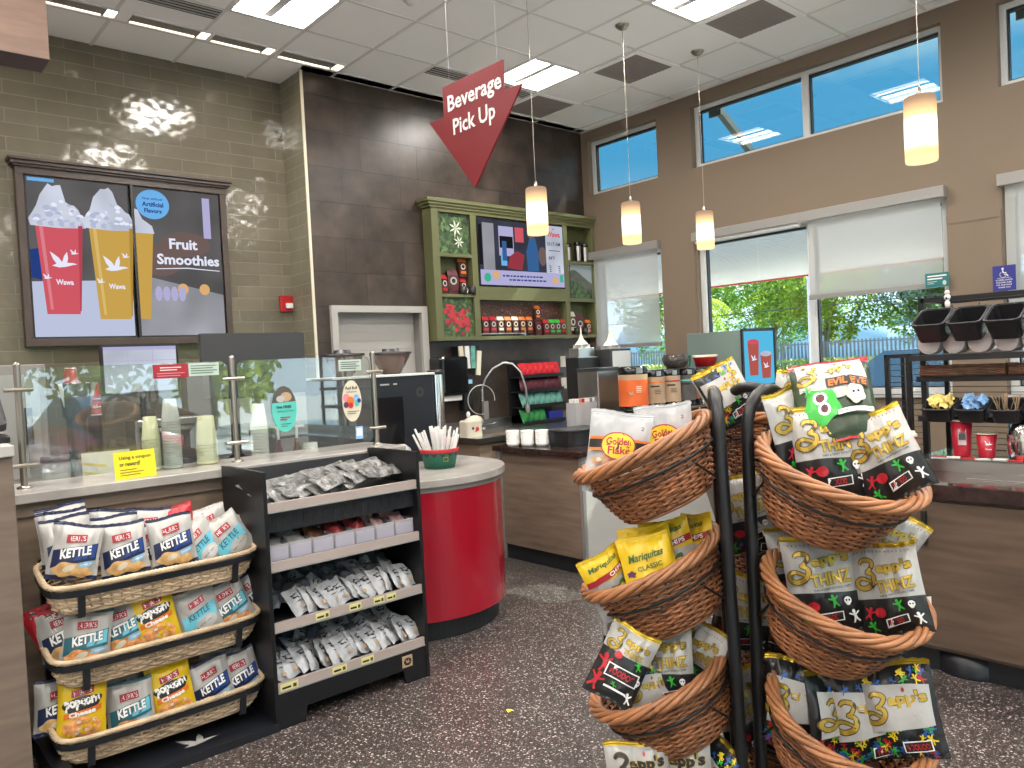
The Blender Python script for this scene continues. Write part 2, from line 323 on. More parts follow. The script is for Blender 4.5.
class MB:
    def __init__(s): s.v = []; s.f = []; s.m = []; s.s = []; s.M = None
    def add(s, vs, fs, m, smooth=False):
        n = len(s.v)
        if s.M is not None: vs = [tuple(s.M @ Vector(p)) for p in vs]
        s.v.extend([tuple(p) for p in vs]); s.f.extend([tuple(i+n for i in f) for f in fs])
        s.m.extend([m]*len(fs)); s.s.extend([smooth]*len(fs)); return s
    def box(s, x0, x1, y0, y1, z0, z1, m):
        v = [(x, y, z) for z in (z0, z1) for y in (y0, y1) for x in (x0, x1)]
        return s.add(v, [(0, 2, 3, 1), (4, 5, 7, 6), (0, 1, 5, 4), (2, 6, 7, 3), (0, 4, 6, 2), (1, 3, 7, 5)], m)
    def rbox(s, x0, x1, y0, y1, z0, z1, m, r=.01, k=3):
        """box with rounded vertical edges and small top chamfer"""
        r = min(r, (x1-x0)/2.01, (y1-y0)/2.01); P = []
        for cx, cy, a0 in ((x1-r, y1-r, 0), (x0+r, y1-r, 90), (x0+r, y0+r, 180), (x1-r, y0+r, 270)):
            for i in range(k+1):
                a = rad(a0+90*i/k); P.append((cx+r*math.cos(a), cy+r*math.sin(a)))
        return s.extrude(P, z0, z1, m, ch=min(r*.4, (z1-z0)/3))
    def extrude(s, P, z0, z1, m, ch=0, smooth=False, mtop=None):
        n = len(P); cx = sum(p[0] for p in P)/n; cy = sum(p[1] for p in P)/n; v = []; f = []
        def ring(z, q): return [(p[0]+(cx-p[0])*q, p[1]+(cy-p[1])*q, z) for p in P]
        R = max(max(abs(p[0]-cx) for p in P), 1e-6); q = ch/R if ch else 0
        rs = [ring(z0, 0), ring(z1-ch, 0)] + ([ring(z1, q)] if ch else [])
        for r_ in rs: v += r_
        for k in range(len(rs)-1):
            for i in range(n): f.append((k*n+i, k*n+(i+1) % n, (k+1)*n+(i+1) % n, (k+1)*n+i))
        s.add(v, f, m, smooth); s.add(rs[-1], [tuple(range(n))], mtop or m); s.add(rs[0], [tuple(range(n-1, -1, -1))], m); return s
    def poly(s, P2, o, ux, uz, m, off=0., T=None):
        """flat polygon P2 on plane o + a*ux + b*uz"""
        o, ux, uz = Vector(o), Vector(ux), Vector(uz); nrm = ux.cross(uz)*-1
        o = o - nrm.normalized()*off*-1 if False else o + (uz.cross(ux)).normalized()*-off
        return s.add([tuple(o+ux*a+uz*b) for a, b in P2], [tuple(range(len(P2)))], m)
    def text(s, t, c, ux, uz, w, m, h=None, off=.001, bold=.012, shear=0., rot=0.):
        v, f = fit2d(t, w, h, bold, shear, rot); c, ux, uz = Vector(c), Vector(ux), Vector(uz)
        n = ux.cross(uz)
        return s.add([tuple(c+ux*a+uz*b+n*off) for a, b in v], f, m)
    def cyl(s, p0, p1, r0, m, r1=None, n=12, caps=True, smooth=True):
        r1 = r0 if r1 is None else r1; R, ln = yaxis(p0, p1); p0 = Vector(p0); v = []
        for z, r in ((0, r0), (ln, r1)):
            for i in range(n):
                a = 2*math.pi*i/n; v.append(tuple(p0+R@Vector((r*math.cos(a), r*math.sin(a), z))))
        s.add(v, [(i, (i+1) % n, n+(i+1) % n, n+i) for i in range(n)], m, smooth)
        if caps: s.add(v[:n], [tuple(range(n-1, -1, -1))], m); s.add(v[n:], [tuple(range(n))], m)
        return s
    def tube(s, pts, r, m, n=6, closed=False, caps=True):
        pts = [Vector(p) for p in pts]; N = len(pts); v = []; prev = None
        rr = r if hasattr(r, '__len__') else [r]*N
        for i, p in enumerate(pts):
            a = pts[(i-1) % N] if (closed or i > 0) else p; b = pts[(i+1) % N] if (closed or i < N-1) else p
            t = (b-a); t = t.normalized() if t.length > 1e-9 else Vector((0, 0, 1))
            if prev is None: x = t.orthogonal().normalized()
            else: x = (prev-t*prev.dot(t)); x = x.normalized() if x.length > 1e-6 else t.orthogonal().normalized()
            prev = x; y = t.cross(x)
            for k in range(n):
                q = 2*math.pi*k/n; v.append(tuple(p+x*(rr[i]*math.cos(q))+y*(rr[i]*math.sin(q))))
        f = []
        for i in range(N if closed else N-1):
            j = (i+1) % N
            for k in range(n): f.append((i*n+k, i*n+(k+1) % n, j*n+(k+1) % n, j*n+k))
        s.add(v, f, m, True)
        if caps and not closed: s.add(v[:n], [tuple(range(n-1, -1, -1))], m); s.add(v[-n:], [tuple(range(n))], m)
        return s
    def lathe(s, prof, m, c=(0, 0, 0), n=24, smooth=True, a0=0, a1=360, mats=None):
        full = abs(a1-a0) >= 360; K = n if full else n+1; v = []
        for r, z in prof:
            for i in range(K):
                a = rad(a0+(a1-a0)*i/n); v.append((c[0]+r*math.cos(a), c[1]+r*math.sin(a), c[2]+z))
        for j in range(len(prof)-1):
            f = [(j*K+i, j*K+(i+1) % K, (j+1)*K+(i+1) % K, (j+1)*K+i) for i in range(K if full else n)]
            mm = mats[j] if mats else m
            n0 = len(s.v) if j == 0 else n0
            if j == 0: s.add(v, [], mm)
            s.f.extend([tuple(i+n0 for i in q) for q in f]); s.m.extend([mm]*len(f)); s.s.extend([smooth]*len(f))
        return s
    def blob(s, c, r, m, n=10, noise_=0., seed=0, k=8):
        rx, ry, rz = r if hasattr(r, '__len__') else (r, r, r); v = []; f = []
        for j in range(k+1):
            t = math.pi*j/k
            for i in range(n):
                a = 2*math.pi*i/n; d = Vector((math.sin(t)*math.cos(a), math.sin(t)*math.sin(a), math.cos(t)))
                q = 1+noise_*noise.noise(d*1.7+Vector((seed*3.1, seed, 0)))
                v.append((c[0]+rx*q*d.x, c[1]+ry*q*d.y, c[2]+rz*q*d.z))
        for j in range(k):
            for i in range(n): f.append((j*n+i, (j+1)*n+i, (j+1)*n+(i+1) % n, j*n+(i+1) % n))
        return s.add(v, f, m, True)
    def mesh(s, name):
        me = D.meshes.new(name); me.from_pydata(s.v, [], s.f); names = []
        for q in s.m:
            if q not in names: names.append(q)
        for q in names: me.materials.append(MAT[q])
        ix = {q: i for i, q in enumerate(names)}
        me.polygons.foreach_set('material_index', [ix[q] for q in s.m]); me.polygons.foreach_set('use_smooth', s.s)
        me.update(); return me
    def build(s, name, parent=None, loc=None, bevel=0., rot=None):
        o = D.objects.new(name, s.mesh(name)); COL.objects.link(o)
        if parent is not None: o.parent = parent
        if loc is not None: o.location = loc
        if rot is not None: o.rotation_euler = rot
        if bevel:
            b = o.modifiers.new('bevel', 'BEVEL'); b.width = bevel; b.segments = 2; b.limit_method = 'ANGLE'; b.angle_limit = rad(40)
        return o
def tag(o, label=None, cat=None, group=None, kind=None):
    if label: o['label'] = label
    if cat: o['category'] = cat
    if group: o['group'] = group
    if kind: o['kind'] = kind
    return o
def thing(name, label, cat, loc=(0, 0, 0), rz=0., group=None):
    o = D.objects.new(name, None); o.empty_display_size = .05; COL.objects.link(o); o.location = loc; o.rotation_euler = (0, 0, rz)
    return tag(o, label, cat, group)
def struct(name, mb, parent=None, **k):
    o = mb.build(name, parent, **k)
    if parent is None: tag(o, kind='structure')
    return o
def dup(o, loc=None, rot=None, label=None, group=None, scale=None):
    """a copy of a thing with copies of its parts and sub-parts"""
    r = o.copy(); COL.objects.link(r)
    if loc is not None: r.location = loc
    if rot is not None: r.rotation_euler = rot
    if scale is not None: r.scale = scale if hasattr(scale, '__len__') else (scale,)*3
    if label: r['label'] = label
    if group: r['group'] = group
    for ch in list(o.children):
        c = ch.copy(); COL.objects.link(c); c.parent = r
        for g in list(ch.children):
            d = g.copy(); COL.objects.link(d); d.parent = c
    return r
X_, Y_, Z_ = (1, 0, 0), (0, 1, 0), (0, 0, 1)
def rect(a0, a1, b0, b1): return [(a0, b0), (a1, b0), (a1, b1), (a0, b1)]
def ell(cx, cy, rx, ry, n=24): return [(cx+rx*math.cos(2*math.pi*i/n), cy+ry*math.sin(2*math.pi*i/n)) for i in range(n)]
GOOSE = [(-.50, .50), (-.30, .36), (-.12, .20), (.0, .0), (.10, .30), (.24, .52), (.27, .20), (.22, -.02), (.48, -.02), (.66, -.08), (.46, -.12), (.15, -.22), (-.15, -.26), (-.44, -.18), (-.24, -.08), (-.38, .14)]
def goose(cx, cy, s): return [(cx+a*s, cy+b*s) for a, b in GOOSE]
class Flat:
    """draws flat printed shapes on a plane, each layer a hair in front of the last"""
    def __init__(s, mb, o, ux, uz, step=.0006): s.mb = mb; s.o = Vector(o); s.ux = Vector(ux); s.uz = Vector(uz); s.n = s.ux.cross(s.uz); s.k = 1; s.step = step
    def P(s, pts, m):
        o = s.o+s.n*(s.step*s.k); s.k += 1
        s.mb.add([tuple(o+s.ux*a+s.uz*b) for a, b in pts], [tuple(range(len(pts)))], m); return s
    def T(s, t, cx, cy, w, m, h=None, bold=.012, shear=0., rot=0.):
        v, f = fit2d(t, w, h, bold, shear, rot); o = s.o+s.n*(s.step*s.k); s.k += 1
        s.mb.add([tuple(o+s.ux*(a+cx)+s.uz*(b+cy)) for a, b in v], f, m); return s
# for planes facing -Y use ux=+X, uz=+Z (X x Z = -Y); facing -X use ux=-Y, uz=+Z (-Y x Z = -X)
# ================================================================ THE ROOM
H = 4.15; WX = 6.56; XL, YB = -3.6, -3.6
m = MB(); m.box(XL, WX+.2, YB-.2, 6.5, -.12, 0, 'terrazzo'); struct('floor', m)
# ceiling: a lay-in grid with openings for lights, vents and troughs
gx0, gy0, gs = 4.61, 4.77, .6
LIGHTS = [(x, y) for x in (-2.59, -.19, 2.21, 4.61) for y in (4.77, 2.97, 1.17, -.63, -2.43)]
VENTS = [(5.23, 4.17), (5.21, 2.97), (5.21, 5.37)]
holes = {(round((x-gx0)/gs), round((y-gy0)/gs)) for x, y in LIGHTS+VENTS}
m = MB()
for i in range(-14, 4):
    for j in range(-14, 3):
        x0, y0 = gx0+i*gs, gy0+j*gs; x1, y1 = min(x0+gs, WX), min(y0+gs, 6.1 if x0 >= 3.0 else 6.5)
        x0 = max(x0, XL); y0 = max(y0, YB)
        if x1 <= x0 or y1 <= y0: continue
        if (i, j) in holes: continue
        m.box(x0+.012, x1-.012, y0+.012, y1-.012, H-.002, H+.02, 'ceiling_tile')
for i in range(-14, 5):
    x = gx0+i*gs
    if XL < x < WX: m.box(x-.012, x+.012, YB, 6.1 if x > 3.1 else 6.5, H-.006, H+.02, 'ceiling_grid')
for j in range(-14, 4):
    y = gy0+j*gs
    if YB < y < 6.5: m.box(XL, WX if y < 6.1 else 3.1, y-.0115, y+.0115, H-.0056, H+.02, 'ceiling_grid')
m.box(WX-.03, WX, YB, 6.1, H-.006, H+.02, 'ceiling_tile'); m.box(XL, WX+.2, YB-.2, 6.9, H+.30, H+.34, 'ceiling_tile')
m.box(3.1, WX, 5.98, 6.1, H-.002, H+.02, 'ceiling_tile')
struct('ceiling', m)
# back walls
m = MB(); m.box(XL, 3.12, 6.5, 6.62, 0, H+.3, 'green_tile'); struct('wall_back', m)
m = MB(); m.box(3.12, 3.14, 6.1, 6.5, 0, H+.3, 'green_tile_side'); struct('wall_return', m)
m = MB()
for a in ((3.14, 3.33, 0, 4.45), (4.21, WX+.2, 0, 4.45), (3.33, 4.21, 2.10, 4.45), (3.33, 4.21, 0, 1.1)): m.box(a[0], a[1], 6.1, 6.6, a[2], a[3], 'brown_tile')
struct('wall_service', m)
m = MB(); m.box(3.112, 3.135, 6.088, 6.1, 0, H, 'cream'); struct('trim_1', m)
# roll-up pass-through opening in the brown wall, grey frame
t = D.objects.new('door_1', None); COL.objects.link(t); tag(t, kind='structure')
m = MB(); m.box(3.27, 3.33, 6.06, 6.1, .95, 2.15, 'rollup'); m.box(4.21, 4.28, 6.06, 6.1, .95, 2.15, 'rollup'); m.box(3.33, 4.21, 6.06, 6.1, 2.09, 2.15, 'rollup')
m.box(3.325, 3.335, 6.1, 6.3, .95, 2.1, 'greymetal'); m.box(4.205, 4.215, 6.1, 6.3, .95, 2.1, 'greymetal'); m.build('door_frame', t)
m = MB(); m.box(3.335, 4.205, 6.20, 6.22, 1.1, 2.1, 'rollup')
for k in range(12): m.box(3.336, 4.204, 6.196, 6.2, 1.12+k*.08, 1.185+k*.08, 'rollup')
m.build('shutter', t)
# right wall with window openings
YS = [(5.03, 6.0), (2.28, 4.6), (-.42, 1.9), (-3.1, -.8)]
m = MB()
def wb(y0, y1, z0, z1, mt='beige'): m.box(WX, WX+.2, y0, y1, z0, z1, mt)
for z0, z1 in ((0, 1.15), (2.72, 3.42), (4.03, 4.45)): wb(YB, 6.1, z0, z1)
ys = [YB, -3.1, -.8, -.42, 1.9, 2.28, 4.6, 5.03, 6.0, 6.1]
for k in range(0, 10, 2):
    wb(ys[k], ys[k+1], 1.15, 2.72); wb(ys[k], ys[k+1], 3.42, 4.03)
struct('wall_right', m)
# pier trims, the band over the lower windows
m = MB(); m.box(WX-.025, WX, 1.905, 2.275, 2.47, 2.53, 'beige'); m.box(WX-.02, WX, 1.905, 2.275, 0, 2.47, 'beige'); struct('trim_2', m)
m = MB(); m.box(WX-.02, WX, 4.61, 5.02, 0, 2.74, 'beige'); struct('trim_3', m)
m = MB(); m.box(XL-.2, XL, YB-.2, 6.62, 0, H+.3, 'ceiling_bounce_paint'); struct('wall_left', m)  # unseen wall, made white for more bounce onto the ceiling
# storefront behind the camera, its walls white to bounce light to the ceiling
m = MB(); m.box(XL, WX+.2, YB-.2, YB, 3.0, H+.3, 'ceiling_bounce_paint'); m.box(XL, WX+.2, YB-.2, YB, 0, .35, 'ceiling_bounce_paint')
for x in (XL+.15, -1.2, 1.4, 4.0, WX-.05): m.box(x-.15, x+.15, YB-.2, YB, .35, 3.0, 'ceiling_bounce_paint')
struct('wall_front', m)
n = 1
def window(x0, x1, y0, y1, z0, z1, axis, fw=.045, pane='pane', mull=None, mt='alum', depth=.08):
    """window: frame + pane(s); axis 'x' = wall normal along x"""
    global n
    t = D.objects.new('window_%d' % n, None); COL.objects.link(t); tag(t, kind='structure'); n += 1
    m = MB()
    def b(a0, a1, c0, c1, d0=0, d1=1, mm=mt):
        if axis == 'x': m.box(x0+(x1-x0)*d0, x0+(x1-x0)*d1, a0, a1, c0, c1, mm)
        else: m.box(a0, a1, y0+(y1-y0)*d0, y0+(y1-y0)*d1, c0, c1, mm)
    A0, A1 = (y0, y1) if axis == 'x' else (x0, x1)
    b(A0, A0+fw, z0, z1); b(A1-fw, A1, z0, z1); b(A0+fw, A1-fw, z0, z0+fw); b(A0+fw, A1-fw, z1-fw, z1)
    e = [A0+fw] + ([mull-.03, mull+.03] if mull else []) + [A1-fw]
    if mull: b(mull-.03, mull+.03, z0+fw, z1-fw)
    for k in range(0, len(e), 2):   # dark gasket line round each pane
        for (p, q, r, s) in ((e[k], e[k]+.012, z0+fw, z1-fw), (e[k+1]-.012, e[k+1], z0+fw, z1-fw), (e[k]+.012, e[k+1]-.012, z0+fw, z0+fw+.012), (e[k]+.012, e[k+1]-.012, z1-fw-.022, z1-fw)):
            b(p, q, r, s, .3, .8, 'black')
    m.build('window_frame', t)
    for k in range(0, len(e), 2):
        m = MB(); g = .5
        if axis == 'x': x = x0+(x1-x0)*g; m.add([(x, e[k], z0+fw), (x, e[k+1], z0+fw), (x, e[k+1], z1-fw), (x, e[k], z1-fw)], [(0, 1, 2, 3)], pane)
        else: y = y0+(y1-y0)*g; m.add([(e[k], y, z0+fw), (e[k+1], y, z0+fw), (e[k+1], y, z1-fw), (e[k], y, z1-fw)], [(0, 1, 2, 3)], pane)
        m.build('pane', t)
    return t
MU = [None, 3.43, .74, -1.95]
for (a, b_), mu in zip(YS, MU): window(WX+.07, WX+.15, a, b_, 3.42, 4.03, 'x', .04, 'pane_top', mu, 'alum_white')
for (a, b_), mu in zip(YS, MU): window(WX+.06, WX+.15, a, b_, 1.15, 2.72, 'x', .055, 'pane', mu, 'alum_white')
for x0, x1 in ((XL+.3, -1.35), (-1.05, 1.25), (1.55, 3.85), (4.15, WX-.2)): window(x0, x1, YB-.15, YB-.07, .35, 3.0, 'y', .06, 'pane', None, 'bronze')
# window sills
k = 4
for a, b_ in YS:
    m = MB(); m.box(WX-.03, WX+.06, a, b_, 1.13, 1.15, 'offwhite'); struct('trim_%d' % k, m); k += 1
# hanging bulkhead over the order counter
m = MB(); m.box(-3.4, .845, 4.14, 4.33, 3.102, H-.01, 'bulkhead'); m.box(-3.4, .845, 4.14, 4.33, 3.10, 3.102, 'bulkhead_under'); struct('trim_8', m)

# ---------------------------------------------------------------- roller shades
def shade(y0, y1, z0, label, cas=True):
    t = thing('roller_shade', label, 'window shade', (WX-.005, (y0+y1)/2, 2.74)); w = (y1-y0)/2
    m = MB(); m.box(-.075, 0, -w-.02, w+.02, -.055, .03, 'bronze' if not cas else 'greymetal'); m.build('cassette', t, bevel=.004)
    m = MB(); xx = -.03; m.add([(xx, -w+.02, -.055), (xx, w-.02, -.055), (xx, w-.02, z0-2.74+.03), (xx, -w+.02, z0-2.74+.03)], [(0, 1, 2, 3)], 'shade'); m.build('shade_cloth', t)
    m = MB(); m.box(-.045, -.015, -w+.015, w-.015, z0-2.74-.005, z0-2.74+.035, 'greymetal'); m.build('hem_bar', t, bevel=.004)
shade(5.04, 5.99, 1.68, 'pale roller shade pulled almost fully down on the window beside the coffee display')
shade(2.29, 3.42, 2.0, 'pale roller shade pulled halfway down above the parked car')
shade(-.41, 1.89, 1.62, 'pale roller shade behind the blue accessibility sign')
m = MB(); m.box(-.075, 0, -.58, .58, -.055, .03, 'greymetal'); m.cyl((-.04, -.55, -.065), (-.04, .55, -.065), .02, 'alum_white')
tag(m.build('roller_shade', loc=(WX-.005, 4.02, 2.74), bevel=.004), 'roller shade rolled all the way up over the clear window pane', 'window shade')

# ---------------------------------------------------------------- ceiling fittings
def troffer(x, y, label, group):
    t = thing('ceiling_light', label, 'ceiling light', (x+.3, y+.3, H), 0, group); m = MB()
    for a in ((-.3, .3, -.3, -.27), (-.3, .3, .27, .3), (-.3, -.27, -.27, .27), (.27, .3, -.27, .27)): m.box(a[0], a[1], a[2], a[3], -.008, .01, 'ceiling_grid')
    m.box(-.3, .3, -.3, .3, .11, .12, 'white'); m.box(-.27, .27, -.285, -.27, 0, .11, 'white'); m.box(-.27, .27, .27, .285, 0, .11, 'white')
    m.box(-.035, .035, -.27, .27, .02, .028, 'offwhite'); m.box(-.15, -.145, -.27, .27, .0, .05, 'offwhite'); m.box(.145, .15, -.27, .27, .0, .05, 'offwhite'); m.build('housing', t)
    for q in ((-.145, -.035), (.035, .145)):
        m = MB(); m.add([(q[0], -.27, .03), (q[0], .27, .03), (q[1], .27, .025), (q[1], -.27, .025)], [(0, 1, 2, 3)], 'troffer'); m.build('lamp_panel', t)
    for sg in (-1, 1):
        m = MB(); m.add([(sg*.27, -.27, .005), (sg*.27, .27, .005), (sg*.15, .27, .05), (sg*.15, -.27, .05)], [(0, 1, 2, 3) if sg < 0 else (3, 2, 1, 0)], 'troffer_side'); m.build('reflector', t)
LL = {(4.61, 4.77): 'square ceiling light behind the beverage sign', (4.61, 2.97): 'square ceiling light at the top edge, right of the pendant canopies', (2.21, 4.77): 'square ceiling light above the green tiled wall'}
for x, y in LIGHTS: troffer(x, y, LL.get((x, y), 'square recessed ceiling light over the shop floor, behind the view'), None if (x, y) in LL else 'ceiling lights out of view')
VL = ['square perforated ceiling vent between the two small pendant canopies', 'square perforated ceiling vent at the top right beside the window wall', 'square perforated ceiling vent by the corner of the brown wall']
for (x, y), lb in zip(VENTS, VL):
    t = thing('ceiling_vent', lb, 'ceiling vent', (x+.3, y+.3, H)); m = MB()
    for a in ((-.3, .3, -.3, -.25), (-.3, .3, .25, .3), (-.3, -.25, -.25, .25), (.25, .3, -.25, .25)): m.box(a[0], a[1], a[2], a[3], -.012, .01, 'ceiling_tile')
    m.build('frame', t)
    m = MB(); m.box(-.25, .25, -.25, .25, -.009, -.002, 'vent')
    for k in range(12): m.box(-.25, .25, -.245+k*.042, -.225+k*.042, -.011, -.009, 'vent')
    m.build('perforated_plate', t)
def slotvent(x0, x1, y, label):
    t = thing('slot_diffuser', label, 'ceiling vent', ((x0+x1)/2, y, H)); w = (x1-x0)/2
    m = MB()
    for k in range(4): m.box(-w, w, -.075+k*.04, -.063+k*.04, -.012, .0, 'offwhite')
    m.build('bars', t)
    m = MB(); m.box(-w, w, -.08, .08, -.006, -.003, 'slotblack'); m.build('slot', t)
slotvent(1.05, 2.2, 5.48, 'linear slot air diffuser in the ceiling above the menu screens')
slotvent(4.03, 4.6, 5.48, 'linear slot air diffuser in the ceiling left of the beverage sign')
slotvent(4.63, 5.2, 5.5, 'short linear slot air diffuser just right of the beverage sign')
def trough(x0, x1, label):
    t = thing('wall_washer', label, 'ceiling light', ((x0+x1)/2, 5.87, H)); w = (x1-x0)/2
    m = MB(); m.box(-w, w, -.07, .07, -.005, -.003, 'greymetal'); m.box(-w, w, -.085, -.07, -.012, 0, 'white'); m.box(-w, w, .07, .085, -.012, 0, 'white'); m.build('trough', t)
    m = MB(); m.box(w-.07, w-.005, -.055, .055, -.0075, -.0055, 'cove'); m.box(-w+.01, w-.09, .045, .062, -.0075, -.0055, 'cove'); m.build('lamp', t)
trough(.85, 1.63, 'recessed wall washer light in the ceiling beside the wooden bulkhead')
trough(1.72, 2.27, 'recessed wall washer light over the green tiles, middle one'); trough(2.3, 2.78, 'recessed wall washer light nearest the tiled corner'); trough(2.84, 3.39, 'recessed wall washer light above the edge of the brown wall')
m = MB(); m.lathe([(0, -.045), (.022, -.045), (.03, -.03), (.05, -.02), (.055, 0)], 'white', n=16); tag(m.build('sprinkler_head', loc=(3.17, 4.5, H)), 'small white sprinkler cover in a ceiling tile near the top edge', 'sprinkler')
# pendant lamps
def pendant(x, y, zt, label):
    t = thing('pendant_lamp', label, 'pendant lamp', (x, y, zt-.32))
    m = MB(); m.lathe([(0, -.035), (.03, -.035), (.052, -.012), (.055, 0)], 'nickel', n=20); m.build('canopy', t, loc=(0, 0, H-zt+.32))
    m = MB(); m.cyl((0, 0, .36), (0, 0, H-zt+.31), .0022, 'nickel', n=6); m.build('cord', t)
    m = MB(); m.lathe([(0, .37), (.008, .365), (.012, .345), (.02, .325), (.022, .31)], 'nickel', n=12); m.build('cap', t)
    m = MB(); m.lathe([(.066, .004), (.071, 0), (.074, .01), (.0735, .31), (.068, .32), (.02, .32)], 'lampshade', n=28); m.lathe([(.0, .10), (.0655, .10), (.0665, .004)], 'lampshade', n=28); m.build('lamp_shade', t)
pendant(3.72, 3.9, 2.77, 'cylindrical glass pendant lamp in front of the coffee display screen')
pendant(4.75, 3.92, 2.775, 'cylindrical glass pendant lamp between the display and the shaded window')
pendant(5.69, 3.89, 2.785, 'cylindrical glass pendant lamp, smallest and farthest of the row')
pendant(4.1, 1.53, 2.78, 'cylindrical glass pendant lamp, largest and nearest, in front of the upper windows')
# hanging arrow sign
t = thing('hanging_sign', 'red arrow-shaped sign reading Beverage Pick Up hanging from the ceiling', 'sign', (2.72, 3.32, 3.0))
m = MB(); O = [(3.58-3.32, .168), (3.05-3.32, .155), (-.265, .0), (-.41, -.01), (.01, -.45), (.40, .0), (.26, .0)]
P = [(-y, z) for y, z in O]; v = [(-.006, -a, b) for a, b in P]+[(.006, -a, b) for a, b in P]; N = len(P)
m.add(v, [tuple(range(N)), tuple(range(2*N-1, N-1, -1))]+[(i, i+N, (i+1) % N+N, (i+1) % N) for i in range(N)], 'sign_red'); m.build('panel', t)
m = MB(); m.text('Beverage', (-.007, -.02, .045), (0, -1, 0), Z_, .47, 'txtwhite', h=.118, bold=.02); m.text('Pick Up', (-.007, -.01, -.095), (0, -1, 0), Z_, .37, 'txtwhite', h=.118, bold=.02); m.build('lettering', t)
for y in (.2, -.22):
    m = MB(); m.cyl((0, y, .155), (0, y, 1.14), .0006, 'ceiling_grid', n=5); m.build('hanging_wire', t)
# ================================================================ OUTSIDE
mat('asphalt', (.42, .41, .39), .9, var=(3, .2)); mat('lawn', (.24, .34, .07), .9, var=(8, .4)); mat('concrete', (.62, .60, .55), .8, var=(2, .15))
def leaf_mat(name, c1, c2):
    m = shade_mat(name, c1, 0., .5); t = m.node_tree; tc = nn(t, 'ShaderNodeTexCoord'); n_ = nn(t, 'ShaderNodeTexNoise'); n_.inputs['Scale'].default_value = 1.1; n_.inputs['Detail'].default_value = 6
    mx = nn(t, 'ShaderNodeMix', data_type='RGBA'); mx.inputs[6].default_value = tuple(c1)+(1,); mx.inputs[7].default_value = tuple(c2)+(1,); rp = nn(t, 'ShaderNodeValToRGB'); rp.color_ramp.elements[0].position = .35; rp.color_ramp.elements[1].position = .65
    t.links.new(tc.outputs['Object'], n_.inputs['Vector']); t.links.new(n_.outputs[0], rp.inputs[0]); t.links.new(rp.outputs[0], mx.inputs[0])
    for nd in t.nodes:
        if nd.type in ('BSDF_DIFFUSE', 'BSDF_TRANSLUCENT'): t.links.new(mx.outputs[2], nd.inputs[0])
leaf_mat('leaf_a', (.09, .20, .03), (.28, .40, .08)); leaf_mat('leaf_b', (.18, .26, .03), (.38, .46, .07)); leaf_mat('leaf_c', (.14, .21, .18), (.28, .37, .34)); leaf_mat('leaf_d', (.05, .13, .03), (.16, .27, .09))
mat('hedge', (.30, .36, .06), .8, var=(9, .5)); mat('bark', (.24, .20, .16), .9); mat('canopy_white', (.70, .69, .68), .5); mat('fascia_red', (.55, .03, .04), .4)
mat('carblue', (.62, .68, .71), .4); mat('carred', (.38, .02, .04), .25, coat=.5); mat('carglass', (.07, .10, .13), .15); mat('tyre', (.02, .02, .02), .8); mat('fence_dark', (.20, .22, .23), .6)
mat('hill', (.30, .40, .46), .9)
m = MB(); m.box(WX+.2, 90, -45, 75, -.3, -.1, 'asphalt'); m.box(WX+.2, 9.2, -10, 12, -.1, -.04, 'concrete'); m.box(XL-1, WX+.2, -45, YB-.2, -.3, -.1, 'asphalt'); m.box(XL-1, WX+.2, YB-1.8, YB-.2, -.1, -.04, 'concrete')
tag(m.build('ground'), kind='structure')
m = MB(); m.box(35.5, 60, -30, 70, -.1, .02, 'lawn'); m.box(35.1, 35.5, -30, 70, -.1, .04, 'concrete'); tag(m.build('ground_lawn'), kind='structure')
# fuel canopy
t = thing('fuel_canopy', 'wide white corrugated canopy roof with a red edge over the forecourt', 'canopy', (24, 12, 0))
m = MB(); m.box(-8, 6, -30, 34, 4.62, 5.3, 'canopy_white')
for k in range(47): m.box(-8+.3*k, -8+.3*k+.22, -30, 34, 4.57, 4.62, 'canopy_white')
m.build('deck', t)
m = MB(); m.box(6, 6.06, -30.1, 34.1, 4.5, 5.35, 'fascia_red'); m.box(-8.06, -8, -30.1, 34.1, 4.5, 4.62, 'fascia_red'); m.build('fascia', t)
for y in (-20, 30):
    m = MB(); m.box(-1.2, -.8, y-.2, y+.2, -.1, 4.57, 'canopy_white'); m.build('column', t)
# awning struts on the outer wall, seen through the upper windows
for y, lb in ((4.45, 'slanting grey strut outside the wide upper window'), (1.76, 'slanting grey strut outside the upper window cut off at the right edge')):
    m = MB(); m.M = Matrix.Translation((WX+.2, y, 4.05)) @ Matrix.Rotation(rad(30.5), 4, 'Y'); m.box(0, 1.66, -.03, .03, -.035, .035, 'greymetal'); m.M = None
    m.box(WX+.2, WX+.22, y-.07, y+.07, 3.93, 4.14, 'greymetal'); tag(m.build('awning_strut'), lb, 'strut')
t = thing('awning', 'unseen flat metal awning added to keep sun off the lower windows, on slanting struts', 'awning', (WX+.205, 1.4, 3.12)); m = MB(); m.box(0, 1.5, -4.6, 4.75, 0, .05, 'greymetal'); m.build('deck', t); m = MB(); m.box(1.5, 1.54, -4.6, 4.75, -.01, .13, 'greymetal'); m.build('edge_channel', t)  # out of view; depth chosen to block sun from the lower windows
